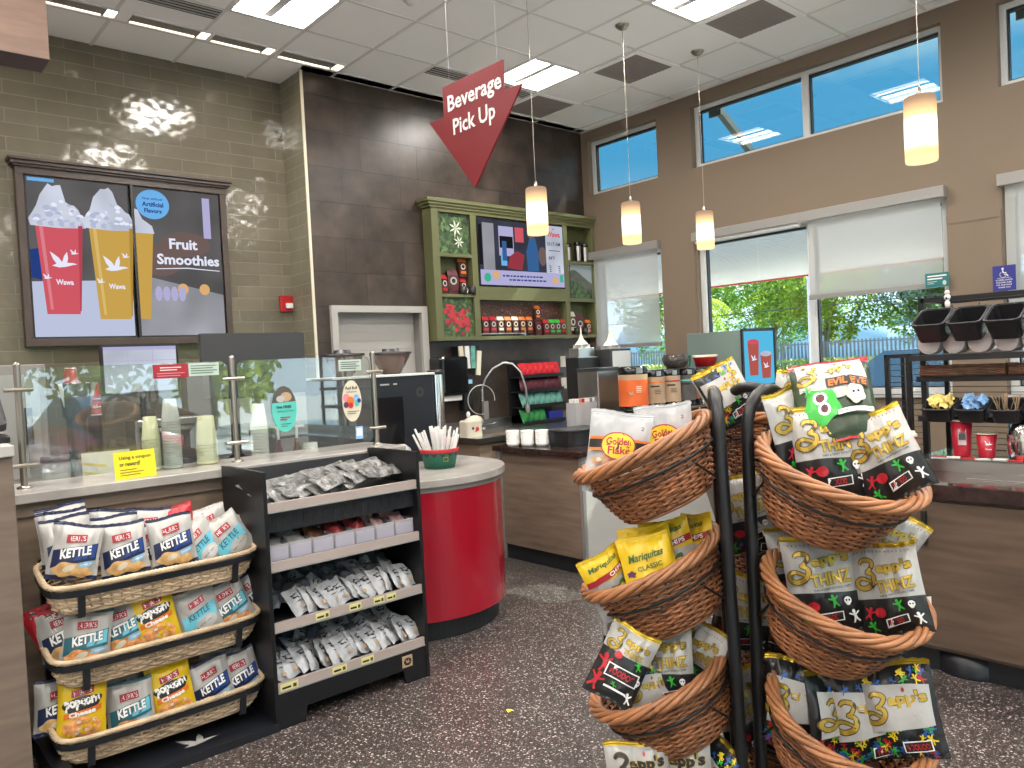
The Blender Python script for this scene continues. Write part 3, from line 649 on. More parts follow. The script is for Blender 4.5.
def tree(x, y, h, r, leaf, n, label, seed, cats='tree', trunk=True, zc=.62, lsz=.22, group=None):
    rnd = random.Random(seed); t = thing('tree', label, cats, (x, y, -.1), 0, group)
    m = MB(); m.tube([(0, 0, 0), (rnd.uniform(-.1, .1), .05, h*.3), (rnd.uniform(-.3, .3), rnd.uniform(-.3, .3), h*.6)], [.18, .13, .07], 'bark', n=8)
    for k in range(5):
        a = rnd.uniform(0, 6.28); m.tube([(0, 0, h*(.2+.06*k)), (r*.4*math.cos(a), r*.4*math.sin(a), h*(.42+.06*k)), (r*.7*math.cos(a+.3), r*.7*math.sin(a+.3), h*(.5+.07*k))], [.07, .05, .02], 'bark', n=5)
    m.build('trunk', t)
    cl = [(rnd.gauss(0, .5)*r, rnd.gauss(0, .5)*r, h*(zc+rnd.uniform(-.38, .32)), rnd.uniform(.25, .5)*r) for _ in range(16)]
    v = []; f = []
    for k in range(n):
        c = cl[rnd.randrange(16)]; d = Vector((rnd.gauss(0, 1), rnd.gauss(0, 1), rnd.gauss(0, .8))).normalized()*c[3]*rnd.uniform(.6, 1.05)
        p = Vector(c[:3])+d; a = Vector((rnd.gauss(0, 1), rnd.gauss(0, 1), rnd.gauss(0, 1))).normalized(); b = a.orthogonal().normalized(); s = lsz*rnd.uniform(.6, 1.3)
        q = len(v); v += [tuple(p-a*s), tuple(p+b*s*.45), tuple(p+a*s), tuple(p-b*s*.45)]; f.append((q, q+1, q+2, q+3))
    m = MB(); m.add(v, f, leaf); m.build('crown', t)
TR = [(40, 39, 9.0, 4.0, 'leaf_a', 'bright green leafy tree at the left of the clear window pane'), (44, 33, 9.5, 4.2, 'leaf_a', 'green tree in the middle of the clear window pane'),
      (46, 26.5, 8.5, 3.6, 'leaf_a', 'darker green tree behind the frozen drink machine screen'), (42, 21, 8.0, 3.2, 'leaf_b', 'yellow-green tree under the half-drawn shade'),
      (45, 17, 7.8, 3.0, 'leaf_a', 'green tree beside the lamp post outside'), (43, 12.5, 8.2, 3.6, 'leaf_c', 'pale blue-green feathery tree left of the black condiment rack'),
      (44, 6, 8.0, 3.5, 'leaf_d', 'tree outside behind the black condiment rack'), (42, 46, 8.5, 4, 'leaf_d', 'tree outside behind the fully drawn shade'), (45, -2, 8.5, 4, 'leaf_a', 'tree outside past the right edge of the view'),
      (64, 36, 11, 5, 'leaf_d', 'tall tree at the back of the lot seen above the nearer trees'), (66, 22, 11, 5, 'leaf_c', 'tall pale tree at the back of the lot behind the fence')]
for i, (x, y, h_, r, lf, lb) in enumerate(TR): tree(x, y, h_, r, lf, 11000, lb, i, lsz=.15)
# palm with hanging fronds
rnd = random.Random(5); t = thing('palm_tree', 'palm tree with drooping fronds in front of the middle window trees', 'palm tree', (36.5, 25.5, 0)); m = MB(); m.tube([(0, 0, 0), (.1, 0, 2), (0, .1, 4.3)], [.2, .16, .14], 'bark', n=8); m.build('trunk', t); m = MB()
for k in range(22):
    a = k*2.4; e = rnd.uniform(.2, 1.1); pts = [Vector((0, .1, 4.3))+Vector((math.cos(a)*s*1.9, math.sin(a)*s*1.9, e*s*1.6-2.2*s*s)) for s in [i/8 for i in range(9)]]
    for i in range(8):
        d = (pts[i+1]-pts[i]).normalized(); sd = d.cross(Vector((0, 0, 1))).normalized()
        for sg in (-1, 1):
            for q in (0, .5):
                p = pts[i].lerp(pts[i+1], q); tip = p+sd*sg*.42+d*.25+Vector((0, 0, -.22)); m.add([tuple(p), tuple(p+d*.07), tuple(tip)], [(0, 1, 2)], 'leaf_b')
m.build('fronds', t)
m = MB(); rnd = random.Random(9)
for k in range(9000):
    p = Vector((rnd.uniform(36.2, 37.4), rnd.uniform(-6, 44), rnd.uniform(0, 1.05))); a = Vector((rnd.gauss(0, 1), rnd.gauss(0, 1), rnd.gauss(0, 1))).normalized()*.14; b = a.orthogonal().normalized()*.07
    m.add([tuple(p-a), tuple(p+b), tuple(p+a), tuple(p-b)], [(0, 1, 2, 3)], 'hedge')
tag(m.build('hedge'), 'long clipped yellow-green hedge in front of the far fence', 'hedge')
t = thing('fence', 'dark picket fence running behind the hedge outside', 'fence', (38.5, 18, 0)); m = MB()
for z in (.3, 1.75): m.box(-.03, .03, -26, 28, z, z+.07, 'fence_dark')
for k in range(270): m.box(-.015, .015, -26+k*.2, -26+k*.2+.09, .05, 1.9, 'fence_dark')
m.build('pickets', t)
t = thing('street_lamp', 'tall grey lamp post outside behind the half-drawn shade', 'lamp post', (34, 17.75, -.1)); m = MB(); m.cyl((0, 0, 0), (0, 0, 8), .13, 'alum_white', .09); m.box(-.2, .2, -.2, .2, 0, .25, 'concrete'); m.build('pole', t); m = MB(); m.box(-.9, .1, -.15, .15, 8, 8.12, 'alum_white'); m.build('lamp_head', t)
t = thing('utility_pole', 'pale utility pole outside seen through the clear window pane', 'pole', (36, 27.0, -.1)); m = MB(); m.cyl((0, 0, 0), (0, 0, 9), .14, 'concrete', .11); m.build('pole', t); m = MB(); m.box(-.06, .06, -1, 1, 8.3, 8.42, 'bark'); m.build('crossarm', t)
m = MB(); m.tube([(36, 60, 4.4), (36, 40, 3.75), (36, 27, 3.55), (36, 10, 3.6), (36, -10, 4.2)], .025, 'black', n=5); tag(m.build('utility_cable'), 'thin black cable strung across the trees outside', 'cable')
m = MB()
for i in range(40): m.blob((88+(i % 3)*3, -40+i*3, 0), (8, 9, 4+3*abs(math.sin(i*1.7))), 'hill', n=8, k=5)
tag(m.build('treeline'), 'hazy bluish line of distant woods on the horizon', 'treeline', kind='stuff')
# cars: lofted body with cabin, wheels and lamps
def car(name, x, y, rz, paint, label, hgt=1.45):
    t = thing(name, label, 'car', (x, y, -.1), rz)
    S = [(-2.25, .45, .62, .72), (-2.15, .30, .80, .84), (-1.3, .26, .95, .9), (-.6, .25, 1.0, .92), (.9, .25, .98, .92), (1.9, .28, .88, .88), (2.25, .35, .75, .74)]
    m = MB(); v = []; f = []
    for xx, z0, z1, w in S: v += [(xx, -w, z0), (xx, w, z0), (xx, w*1.02, (z0+z1)/2), (xx, w*.93, z1), (xx, -w*.93, z1), (xx, -w*1.02, (z0+z1)/2)]
    for i in range(len(S)-1):
        for k in range(6): f.append((i*6+k, i*6+(k+1) % 6, i*6+6+(k+1) % 6, i*6+6+k))
    f += [tuple(range(5, -1, -1)), tuple(range(len(v)-6, len(v)))]
    m.add(v, f, paint, True); m.build('body', t)
    m = MB(); c0 = [(-1.35, .93, .80), (-.55, hgt, .62), (.75, hgt+.02, .64), (1.85, .93, .8)]; v = []
    for xx, z, w in c0: v += [(xx, -w, z), (xx, w, z)]
    m.add(v+[(-.55, -.82, .93), (-.55, .82, .93), (.75, -.82, .93), (.75, .82, .93)], [(0, 1, 3, 2), (4, 5, 7, 6), (0, 2, 8), (1, 9, 3), (2, 4, 10, 8), (3, 9, 11, 5), (4, 6, 10), (5, 11, 7)], 'carglass')
    m.add([(v[2][0], v[2][1]*.98, hgt+.002), (v[3][0], v[3][1]*.98, hgt+.002), (v[5][0], v[5][1]*.98, hgt+.025), (v[4][0], v[4][1]*.98, hgt+.025)], [(0, 1, 2, 3)], paint); m.build('cabin', t)
    for xx in (-1.4, 1.4):
        for sy in (-1, 1):
            m = MB(); m.cyl((xx, sy*.72, .33), (xx, sy*.93, .33), .33, 'tyre', n=20); m.cyl((xx, sy*.93, .33), (xx, sy*.94, .33), .2, 'alum', n=14); m.build('wheel', t)
    for sy in (-.6, .6):
        m = MB(); m.rbox(-2.27, -2.18, sy-.18, sy+.18, .60, .72, 'alum_white', .02); m.build('headlamp', t)
    return t
c_ = car('car', 12.3, 4.4, rad(-88), 'carblue', 'light blue car parked outside under the half-drawn shade', 1.5); c_.scale = (1.05, 1.05, 1.05)
car('car', .6, -7.2, rad(80), 'carblue', 'light blue car parked outside the front windows behind the view')
car('car', 3.6, -7.4, rad(85), 'carred', 'dark red car parked outside the front windows behind the view')
for i, (x, y) in enumerate(((-5, -16), (-1.5, -15), (2, -17), (5.5, -15.5), (9, -17))): tree(x, y, 7, 3, ('leaf_a', 'leaf_b', 'leaf_d', 'leaf_a', 'leaf_b')[i], 1800, ('leftmost green', 'yellow-green', 'dark green', 'broad green', 'rightmost yellow-green')[i]+' unseen tree across the front lot, sized to keep sky out of reflections', 50+i)  # unseen row, made tall to block blue sky reflected in the glass guards
# ================================================================ COUNTERS
# order ledge with sneeze guard
t = thing('order_counter', 'wood-fronted order counter with a pale stone ledge under the glass guards', 'counter', (0, 0, 0))
m = MB(); m.box(.49, 2.36, 3.79, 4.14, .1, 1.088, 'wood'); m.box(.5, 2.34, 3.85, 4.1, 0, .1, 'kick'); m.box(.49, 2.36, 3.775, 3.79, 1.03, 1.088, 'wood_gray'); m.build('front_panel', t)
m = MB(); m.box(.485, 2.44, 3.735, 4.17, 1.09, 1.132, 'quartz'); m.build('ledge', t, bevel=.004)
t = thing('register_counter', 'tall wood-clad counter end with white top at the left edge', 'counter', (0, 0, 0))
m = MB(); m.box(-1.8, .478, 3.36, 4.14, .0, 1.318, 'wood_gray'); m.box(-1.8, .482, 3.355, 3.36, .0, .1, 'kick'); m.build('cabinet', t)
m = MB(); m.box(-1.8, .484, 3.34, 4.16, 1.32, 1.362, 'offwhite'); m.build('countertop', t, bevel=.004)
# sneeze guard posts + glass
def post(x, label):
    t = thing('guard_post', label, 'guard post', (x, 3.95, 1.132)); m = MB(); m.cyl((0, 0, 0), (0, 0, .54), .014, 'nickel'); m.lathe([(0, .552), (.01, .548), (.014, .54)], 'nickel', n=12); m.lathe([(.03, 0), (.03, .006), (.014, .012)], 'nickel', n=16); m.build('tube', t)
    for z in (.10, .43):
        m = MB(); m.cyl((-.055, -.012, z), (.055, -.012, z), .009, 'nickel'); m.build('clamp', t)
post(.60, 'brushed metal sneeze guard post at the left end of the ledge'); post(1.545, 'brushed metal sneeze guard post at the middle of the ledge'); post(2.48-.1, 'brushed metal sneeze guard post at the right end near the red counter')
def guard(x0, x1, label):
    m = MB(); P = []; r = .04
    for cx, cz, a0 in ((x1-r, .52-r, 0), (x0+r, .52-r, 90), (x0+r, .02+r, 180), (x1-r, .02+r, 270)):
        for i in range(5): a = rad(a0+22.5*i); P.append((cx+r*math.cos(a), cz+r*math.sin(a)))
    N = len(P); m.add([(a, -.003, b) for a, b in P]+[(a, .003, b) for a, b in P], [tuple(range(N)), tuple(range(2*N-1, N-1, -1))], 'guard'); m.add([(a, -.003, b) for a, b in P]+[(a, .003, b) for a, b in P], [(i, i+N, (i+1) % N+N, (i+1) % N) for i in range(N)], 'teal_edge')
    return tag(m.build('glass_guard', loc=(0, 3.95, 1.135)), label, 'glass guard')
guard(.625, 1.52, 'clear glass sneeze guard in front of the stacked plastic cups'); guard(1.57, 2.355, 'clear glass sneeze guard with the turquoise oval sticker')
# pickup counter with red curved end
cx, cy, R = 2.72, 4.14, .575
t = thing('pickup_counter', 'bright red curved-end pick up counter with a pale stone top', 'counter', (0, 0, 0))
def arc(r, a0, a1, n=40): return [(cx+r*math.cos(rad(a0+(a1-a0)*i/n)), cy+r*math.sin(rad(a0+(a1-a0)*i/n))) for i in range(n+1)]
P = [(2.37, cy), (2.37, cy-math.sqrt(R*R-.35**2))] + arc(R, 232.5, 366, 40)+[(cx+R, cy+.0)]
P = [(2.30, 4.75), (2.30, 3.76)]+arc(R, 222, 360, 44)+[(cx+R, 4.75)]
m = MB(); m.extrude(P, .12, .86, 'red_gloss', smooth=False); o = m.build('red_panel', t)
P1 = [(2.32, 4.70), (2.32, 3.85)]+arc(R-.05, 222, 360, 30)+[(cx+R-.05, 4.70)]; m = MB(); m.extrude(P1, 0, .12, 'kick'); m.build('kick_base', t)
m = MB(); P2 = [(2.30, 4.78), (2.30, 3.74)]+arc(R+.005, 222, 360, 44)+[(cx+R+.005, 4.78)]; m.extrude(P2, .86, .893, 'greymetal'); P3 = [(2.30, 4.8), (2.30, 3.715)]+arc(R+.03, 222, 360, 44)+[(cx+R+.03, 4.8)]; m.extrude(P3, .893, .935, 'quartz', ch=.004); m.build('stone_top', t)
m = MB(); m.box(cx+R-.002, cx+R+.02, 4.12, 4.17, 0, .86, 'wood_gray'); m.build('edge_post', t)
# island with wood side and white front
t = thing('coffee_island', 'coffee island with wood side, pale front panel and dark top', 'counter', (0, 0, 0))
m = MB(); m.box(4.01, 6.3, 3.89, 4.78, .12, .868, 'wood'); m.build('cabinet', t)
m = MB(); m.box(4.03, 6.28, 3.91, 4.76, 0, .12, 'kick'); m.box(3.985, 4.03, 3.865, 3.9, 0, .13, 'navy_plastic'); m.build('kick_base', t)
m = MB(); m.box(4.035, 6.3, 3.868, 3.89, .12, .868, 'offwhite'); m.build('front_panel', t)
m = MB(); m.box(4.005, 4.035, 3.865, 3.895, .12, .868, 'alum'); m.build('corner_trim', t); m = MB(); m.box(3.99, 4.02, 4.76, 4.80, .0, .868, 'alum'); m.build('corner_trim', t)
m = MB(); m.box(3.965, 6.32, 3.84, 4.82, .87, .91, 'dark_stone'); m.build('countertop', t, bevel=.004)
# back service counter along the brown wall (sink)
t = thing('sink_counter', 'wood cabinet under the steel sink at the brown wall', 'counter', (0, 0, 0))
m = MB(); m.box(4.22, 6.5, 5.3, 6.08, .12, .88, 'wood'); m.box(4.25, 6.5, 5.36, 6.08, 0, .12, 'kick'); m.build('cabinet', t)
m = MB(); m.box(4.19, 4.45, 5.27, 6.08, .88, .925, 'steel'); m.box(5.05, 6.52, 5.27, 6.08, .88, .925, 'steel'); m.box(4.45, 5.05, 5.27, 5.35, .88, .925, 'steel'); m.box(4.45, 5.05, 5.93, 6.08, .88, .925, 'steel'); m.box(4.45, 5.05, 5.35, 5.93, .70, .72, 'steel')
m.box(4.19, 6.5, 6.06, 6.085, .925, 1.02, 'steel'); m.build('steel_top', t)
# right condiment counter
t = thing('condiment_counter', 'long wood-fronted counter with a glossy dark stone top at the right', 'counter', (0, 0, 0))
m = MB(); m.box(3.84, 4.62, -1.4, 2.3, .12, .838, 'wood_dark'); m.box(3.90, 4.6, -1.35, 2.25, 0, .12, 'kick'); m.build('cabinet', t)
m = MB(); m.box(3.80, 4.68, -1.42, 2.32, .84, .91, 'dark_stone'); m.build('countertop', t, bevel=.006)
for k, (y0, y1) in enumerate(((.63, 1.53), (-.3, .61))):
    m = MB(); m.box(3.822, 3.84, y0, y1, .14, .825, 'wood_dark'); d = m.build('door', t)
    m = MB(); m.box(3.80, 3.822, y1-.07, y1-.05, .62, .78, 'black'); m.build('door_handle', d)
m = MB(); m.box(3.826, 3.84, 1.545, 1.575, .12, .835, 'wood'); m.box(3.826, 3.84, 1.6, 2.28, .14, .825, 'wood_dark'); m.build('side_panel', t)
# round grey post base under it
m = MB(); m.lathe([(.16, 0), (.16, .115), (0, .115)], 'navy_plastic', (0, 0, 0), n=24); tag(m.build('counter_foot', loc=(4.02, 1.35, 0)), 'round blue-grey foot under the right counter', 'foot')
# stainless rail and glass shelf on the counter
t = thing('condiment_rail', 'raised steel and glass ledge along the back of the dark counter', 'ledge', (0, 0, 0))
m = MB(); m.box(4.23, 4.26, -1.35, 1.66, .91, .965, 'steel'); m.box(4.23, 4.66, -1.35, 1.66, .965, .972, 'guard'); m.build('ledge', t)
m = MB(); m.box(4.02, 4.03, .5, 1.35, .911, .914, 'chrome'); m.build('trim_strip', t)
rnd = random.Random(3)
for k in range(9):
    m = MB(); a = rnd.uniform(0, 1.2); m.box(-.02, .02, -.03, .03, 0, .003, ('paper', 'crimson', 'paper')[k % 3]); tag(m.build('sugar_packet', loc=(rnd.uniform(4.27, 4.31), 1.5-k*.07, .9735), rot=(0, 0, a)), None)
    o = bpy.context.scene.objects[-1] if False else COL.objects[-1]; tag(o, 'small white or red packet lying on the glass ledge of the counter', 'packet', 'packets lying on the glass ledge')
# back counter along green wall, behind the glass
t = thing('back_counter', 'steel back counter along the green tiled wall behind the glass', 'counter', (0, 0, 0))
m = MB(); m.box(.1, 3.08, 5.72, 6.48, .1, .88, 'greymetal'); m.box(.15, 3.08, 5.8, 6.48, 0, .1, 'kick'); m.build('cabinet', t); m = MB(); m.box(.08, 3.1, 5.69, 6.49, .88, .92, 'steel'); m.build('worktop', t, bevel=.004)
t = thing('prep_counter', 'low work counter directly behind the order ledge', 'counter', (0, 0, 0))
m = MB(); m.box(.5, 2.28, 4.18, 4.75, .1, .86, 'greymetal'); m.box(.52, 2.26, 4.2, 4.7, 0, .1, 'kick'); m.build('cabinet', t); m = MB(); m.box(.49, 2.29, 4.175, 4.78, .86, .9, 'darkslate'); m.build('worktop', t, bevel=.004)

# ================================================================ MENU SCREENS on the green wall
t = thing('menu_board', 'dark-framed menu board with two lit screens advertising Fruit Smoothies', 'menu screen', (1.80, 6.5, 1.86))
m = MB(); x0, x1 = -.755, .745
for a in ((x0, x1, 0, .055), (x0, x1, 1.235, 1.30), (x0, x0+.05, .055, 1.235), (x1-.05, x1, .055, 1.235)): m.box(a[0], a[1], -.08, 0, a[2], a[3], 'menu_frame')
m.box(x0-.03, x1+.03, -.115, 0, 1.30, 1.325, 'menu_frame'); m.box(x0-.015, x1+.015, -.10, 0, 1.285, 1.30, 'menu_frame'); m.box(x0-.045, x1+.045, -.13, 0, 1.325, 1.345, 'menu_frame'); m.build('frame', t, bevel=.003)
def screen(x0, x1): 
    m = MB(); m.box(x0, x1, -.06, -.005, .055, 1.235, 'black'); o = m.build('screen', t); return o
s1 = screen(-.70, -.012); s2 = screen(.012, .69)
m = MB(); F = Flat(m, (0, -.0605, 0), X_, Z_)
sx0, sx1, sz0, sz1 = -.692, -.020, .070, 1.225
F.P(rect(sx0, sx1, sz0, sz1), 'scr_bg'); F.P([(sx0, sz0), (sx1, sz0), (sx1, .50), (sx0, .47)], 'scr_table'); F.P(rect(sx0+.01, sx0+.18, sz1-.03, sz1-.005), 'scr_blue')
F.P([(sx0, .70), (-.60, .72), (-.58, .47), (sx0, .50)], 'scr_navy')
def smoothie(cx, zb, w, h, mt, cut=None, gs=1):
    l, r = cx-w/2, cx+w/2; lb, rb = cx-w*.36, cx+w*.36
    P = [(lb, zb), (rb, zb), (r, zb+h), (l, zb+h)]
    F.P(P, mt); F.P([(lb, zb), (rb, zb), (rb, zb+.018), (lb, zb+.018)], 'scr_dark' if False else mt)
    rn = random.Random(int(cx*100)); top = [(l-.03, zb+h-.02)]
    for i in range(15):
        a = i/14; top.append((l-.04+(w+.08)*a, zb+h+.03+.20*math.sin(math.pi*min(1, a*1.05))**.8*(1.3 if .2 < a < .6 else .85)+rn.uniform(-.018, .018)))
    top += [(r+.03, zb+h-.02), (cx, zb+h-.03)]; F.P(top, 'scr_cream')
    for k in range(46):
        q = rn.uniform(-.5, .5); z_ = zb+h+rn.uniform(-.01, 1)*(.17*math.cos(q*2.4)); r_ = rn.uniform(.010, .022); F.P(ell(cx+q*w, z_, r_*1.3, r_, 9), ('scr_white', 'scr_cream', 'scr_cream2')[k % 3])
    for k in range(10): q = -.5+k/9; F.P(ell(cx+q*w*1.04, zb+h-.004, .024, .020, 9), ('scr_cream', 'scr_cream2')[k % 2])
    F.P([(cx-w*.30, zb+.03), (cx-w*.24, zb+.03), (cx-w*.36, zb+h-.03), (cx-w*.44, zb+h-.03)], mt+'_hl'); F.P([(cx+w*.33, zb+.02), (cx+w*.36, zb+.02), (cx+w*.5, zb+h-.01), (cx+w*.40, zb+h-.01)], mt+'_sh')
    F.P(goose(cx-.0, zb+h*.57, .15), 'scr_white'); F.P(goose(cx+w*.27, zb+h*.68, .05), 'scr_white'); F.P(goose(cx-w*.34, zb+h*.40, .05), 'scr_white'); F.T('Wawa', cx+.01, zb+h*.35, .115, 'scr_white', h=.04, bold=.03)
smoothie(-.50, .235, .30, .66, 'scr_red'); smoothie(-.16, .195, .30, .70, 'scr_orange')
F.P(rect(-.016, .004, .055, 1.235), 'black')
m.build('picture', s1)
m = MB(); F = Flat(m, (0, -.0605, 0), X_, Z_); a0, a1 = .020, .683
F.P(rect(a0, a1, sz0, sz1), 'scr_bg'); F.P([(a0, sz0), (a1, sz0), (a1, .40), (a0, .55)], 'scr_grey'); F.P(rect(.55, .61, .86, 1.19), 'scr_lilac'); F.P(ell(.40, .80, .20, .10), 'scr_skin'); F.P(ell(.20, .66, .16, .12), 'scr_skin')
F.P([(a0, .20), (.10, .20), (.155, .87), (a0, .87)], 'scr_orange'); F.P([(a0, .87), (.165, .87), (.15, .93), (.08, .98), (.05, 1.05), (a0, 1.06)], 'scr_cream')
for q in (.36, .53): F.P(ell(q, .44, .042, .045, 16), 'scr_bokeh')
for q in range(4): F.P(ell(.17+q*.06, .40, .028, .06, 12), 'scr_lilac')
F.P(ell(.163, 1.10, .125, .115, 32), 'scr_blue'); F.T('Now without', .163, 1.145, .15, 'scr_navy'); F.T('Artificial', .163, 1.10, .16, 'scr_navy', bold=.03); F.T('Flavors', .163, 1.05, .13, 'scr_navy', bold=.03)
F.T('Fruit', .38, .80, .22, 'scr_white', h=.085, bold=.03); F.T('Smoothies', .415, .675, .49, 'scr_white', h=.085, bold=.03)
F.P([(.16, .592), (.40, .605), (.66, .592), (.66, .598), (.40, .613), (.16, .598)], 'scr_white'); m.build('picture', s2)
# fire alarm strobe
t = thing('fire_alarm', 'small red fire alarm strobe on the green tiled wall', 'fire alarm', (3.055, 6.5, 2.2)); m = MB(); m.rbox(-.06, .06, -.035, 0, -.07, .07, 'red', .01); m.build('housing', t, bevel=.004)
m = MB(); m.rbox(-.015, .05, -.06, -.035, -.045, .0, 'white', .01); m.build('strobe_lens', t)
# ================================================================ WICKER
def outline(hx, hy, ex, N):
    """N points equally spaced along a rounded-rectangle / ellipse outline"""
    fine = []
    for i in range(720):
        a = 2*math.pi*i/720; c, s = math.cos(a), math.sin(a)
        fine.append((hx*math.copysign(abs(c)**(2/ex), c), hy*math.copysign(abs(s)**(2/ex), s)))
    d = [0]
    for i in range(720):
        p, q = fine[i], fine[(i+1) % 720]; d.append(d[-1]+math.hypot(q[0]-p[0], q[1]-p[1]))
    out = []; j = 0
    for k in range(N):
        t = d[-1]*k/N
        while d[j+1] < t: j += 1
        f = (t-d[j])/max(1e-9, d[j+1]-d[j]); p, q = fine[j], fine[(j+1) % 720]; out.append((p[0]+(q[0]-p[0])*f, p[1]+(q[1]-p[1])*f))
    return out
def wicker(rim, base, ht, ex, K, rows, rw, mats, label, cat, turns, rs, coil, seed=1, gap_amp=.0052, flat=1.):
    rnd = random.Random(seed); t = thing('wicker_basket', label, cat); N = 2*K
    def at(s): return rim[0]*s+base[0]*(1-s), rim[1]*s+base[1]*(1-s)
    m = MB()
    for r in range(rows):
        s = (r+.6)/rows; hx, hy = at(s**.85); P = outline(hx, hy, ex, N); pts = []; ph = rnd.uniform(-.0015, .0015)
        for i, (x, y) in enumerate(P):
            l = math.hypot(x, y); a = gap_amp*(1, 0, -1, 0)[(i+2*(r % 2)) % 4]; q = (l+a+rnd.uniform(-.001, .001))/l
            pts.append((x*q, y*q, ht*s*.97+ph+rnd.uniform(-.0008, .0008)))
        m.tube(pts, rw*rnd.uniform(.85, 1.1), mats[0] if rnd.random() > .12 else mats[1], n=5, closed=True)
    m.build('weave', t)
    m = MB(); A, B = outline(base[0], base[1], ex, K), outline(rim[0], rim[1], ex, K)
    for i in range(K):
        a, b = A[(i) % K], B[(i) % K]; m.tube([(a[0], a[1], 0), ((a[0]+b[0])/2*1.01, (a[1]+b[1])/2*1.01, ht*.42), (b[0], b[1], ht)], rw*.95, mats[1], n=5)
    m.build('stakes', t)
    m = MB(); M_ = 128; R0 = outline(rim[0], rim[1], ex, M_)
    for k in range(5):
        pts = []
        for i in range(M_):
            x, y = R0[i]; l = math.hypot(x, y); a = 2*math.pi*(turns*i/M_+k/5); q = (l+.004+coil*math.cos(a))/l; pts.append((x*q, y*q, ht+coil*.8*math.sin(a)))
        m.tube(pts, rs*rnd.uniform(.92, 1.08), mats[2], n=6, closed=True)
    m.build('rim', t)
    m = MB(); P = outline(base[0], base[1], ex, 48); m.extrude(P, -.004, .003, mats[1])
    for q in (.98, .8, .62, .44, .26):
        m.tube([(x*q, y*q, -.006) for x, y in P], rw*1.1, mats[1] if q < .9 else mats[0], n=5, closed=True)
    m.build('basket_base', t); return t
TILT = rad(24); BH = .155
STANDS = {'left': (1.720, 1.126, -142.7, 'left'), 'right': (1.813, 1.071, 0.6, 'right'), 'rear': (1.929, 1.196, 85.7, 'rear')}
RIMZ = (1.285, .985, .685, .385); ORD = ('uppermost', 'second', 'third', 'lowest')
src = None
def hoopstand(x, y, yaw, label, lean=0.):
    t = thing('basket_stand', label, 'display stand', (x, y, 0), yaw); hw = .105; m = MB()
    pts = [(-hw, 0, .02), (-hw, 0, .7), (-hw, 0, 1.37)]+[(-hw*math.cos(rad(a)), 0, 1.37+.10*math.sin(rad(a))) for a in range(15, 180, 15)]+[(hw, 0, 1.37), (hw, 0, .7), (hw, 0, .02)]
    m.tube(pts, .0155, 'black_metal', n=10); m.build('hoop', t)
    for s in (-1, 1):
        m = MB(); m.tube([(s*hw, .09, .03), (s*hw, .0, .025), (s*hw*1.2, -.34, .025)], .014, 'black_metal', n=8); m.build('foot', t)
    for z in (.06, 1.05, .75, .45):
        m = MB(); m.cyl((-hw, 0, z), (hw, 0, z), .006, 'black_metal', n=6); m.build('crossbar', t)
    return t
OFF = .205
def stand_axes(yaw): a = rad(yaw); return Vector((math.cos(a), math.sin(a), 0)), Vector((math.sin(a), -math.cos(a), 0))
for key, (x, y, yaw, nm) in STANDS.items():
    sx, fr = stand_axes(yaw)
    LEAN = rad(1.4) if key == 'left' else 0.; OFF = {'right': .188, 'left': .195, 'rear': .205}[key]; dz = {'left': .05, 'right': -.005, 'rear': .02}[key]; BS = {'left': .98, 'right': .97, 'rear': 1.}[key]
    st = hoopstand(x, y, rad(yaw), {'left': 'black tube stand carrying the left column of wicker baskets', 'right': 'black tube stand carrying the right column of wicker baskets', 'rear': 'black tube stand carrying the rear wicker baskets, between the other two'}[key]); st.rotation_euler = (LEAN, 0, rad(yaw))
    for k, z in enumerate(RIMZ):
        rc = Vector((x, y, z+dz))+fr*(OFF+(z*math.tan(LEAN))); up = Vector((0, 0, math.cos(TILT)))+fr*math.sin(TILT); b = rc-up*BH*BS
        lb = '%s brown wicker basket on the %s tube stand' % (ORD[k], nm)
        if src is None: src = o = wicker((.212, .182), (.150, .125), BH, 2.15, 34, 21, .0040, ('wicker', 'wicker_dark', 'wicker_rim'), lb, 'basket', 5, .0070, .0125)
        else: o = dup(src, label=lb)
        o.location = b; o.rotation_euler = (TILT, 0, rad(yaw)); o['label'] = lb; o.scale = (BS, BS, BS)
        # wire ring of the stand holding the basket
        m = MB(); q = .62; R = outline(.150+(.212-.150)*q+.012, .125+(.182-.125)*q+.012, 2.15, 48)
        M = Matrix.Translation(b) @ Matrix.Rotation(rad(yaw), 4, 'Z') @ Matrix.Rotation(TILT, 4, 'X') @ Matrix.Scale(BS, 4)
        inv = st.matrix_basis.inverted() if False else (Matrix.Translation((x, y, 0)) @ Matrix.Rotation(rad(yaw), 4, 'Z') @ Matrix.Rotation(LEAN, 4, 'X')).inverted()
        pts = [tuple(inv @ (M @ Vector((px, py, BH*q)))) for px, py in R]
        m.tube(pts, .0035, 'black_metal', n=6, closed=True)
        for s in (-1, 1):
            p = inv @ (M @ Vector((s*.09, .165, BH*q))); m.tube([tuple(p), (s*.105, -.0, p.z+.015)], .0035, 'black_metal', n=6)
            p2 = inv @ (M @ Vector((s*.15, .10, BH*q))); m.tube([tuple(p2), (s*.112, -.01, p2.z-.06), (s*.105, 0, p2.z-.05)], .003, 'black_metal', n=6)
        m.build('basket_ring', st)
# small white price tags clipped to the rings of the right stand
sx, fr = stand_axes(0.6)
for k in range(3):
    b = Vector((1.813, 1.071, RIMZ[k]-.07))+fr*(.188+.10)+sx*.20
    m = MB(); m.box(-.022, .022, -.001, .001, -.018, .018, 'paper'); m.box(-.018, .018, -.0018, -.001, -.006, -.003, 'txtblack'); m.box(-.018, .01, -.0018, -.001, .004, .007, 'txtblack')
    tag(m.build('price_tag', loc=b, rot=(0, 0, rad(-28))), 'small white price tag clipped under the %s basket of the right stand' % ORD[k], 'price tag')

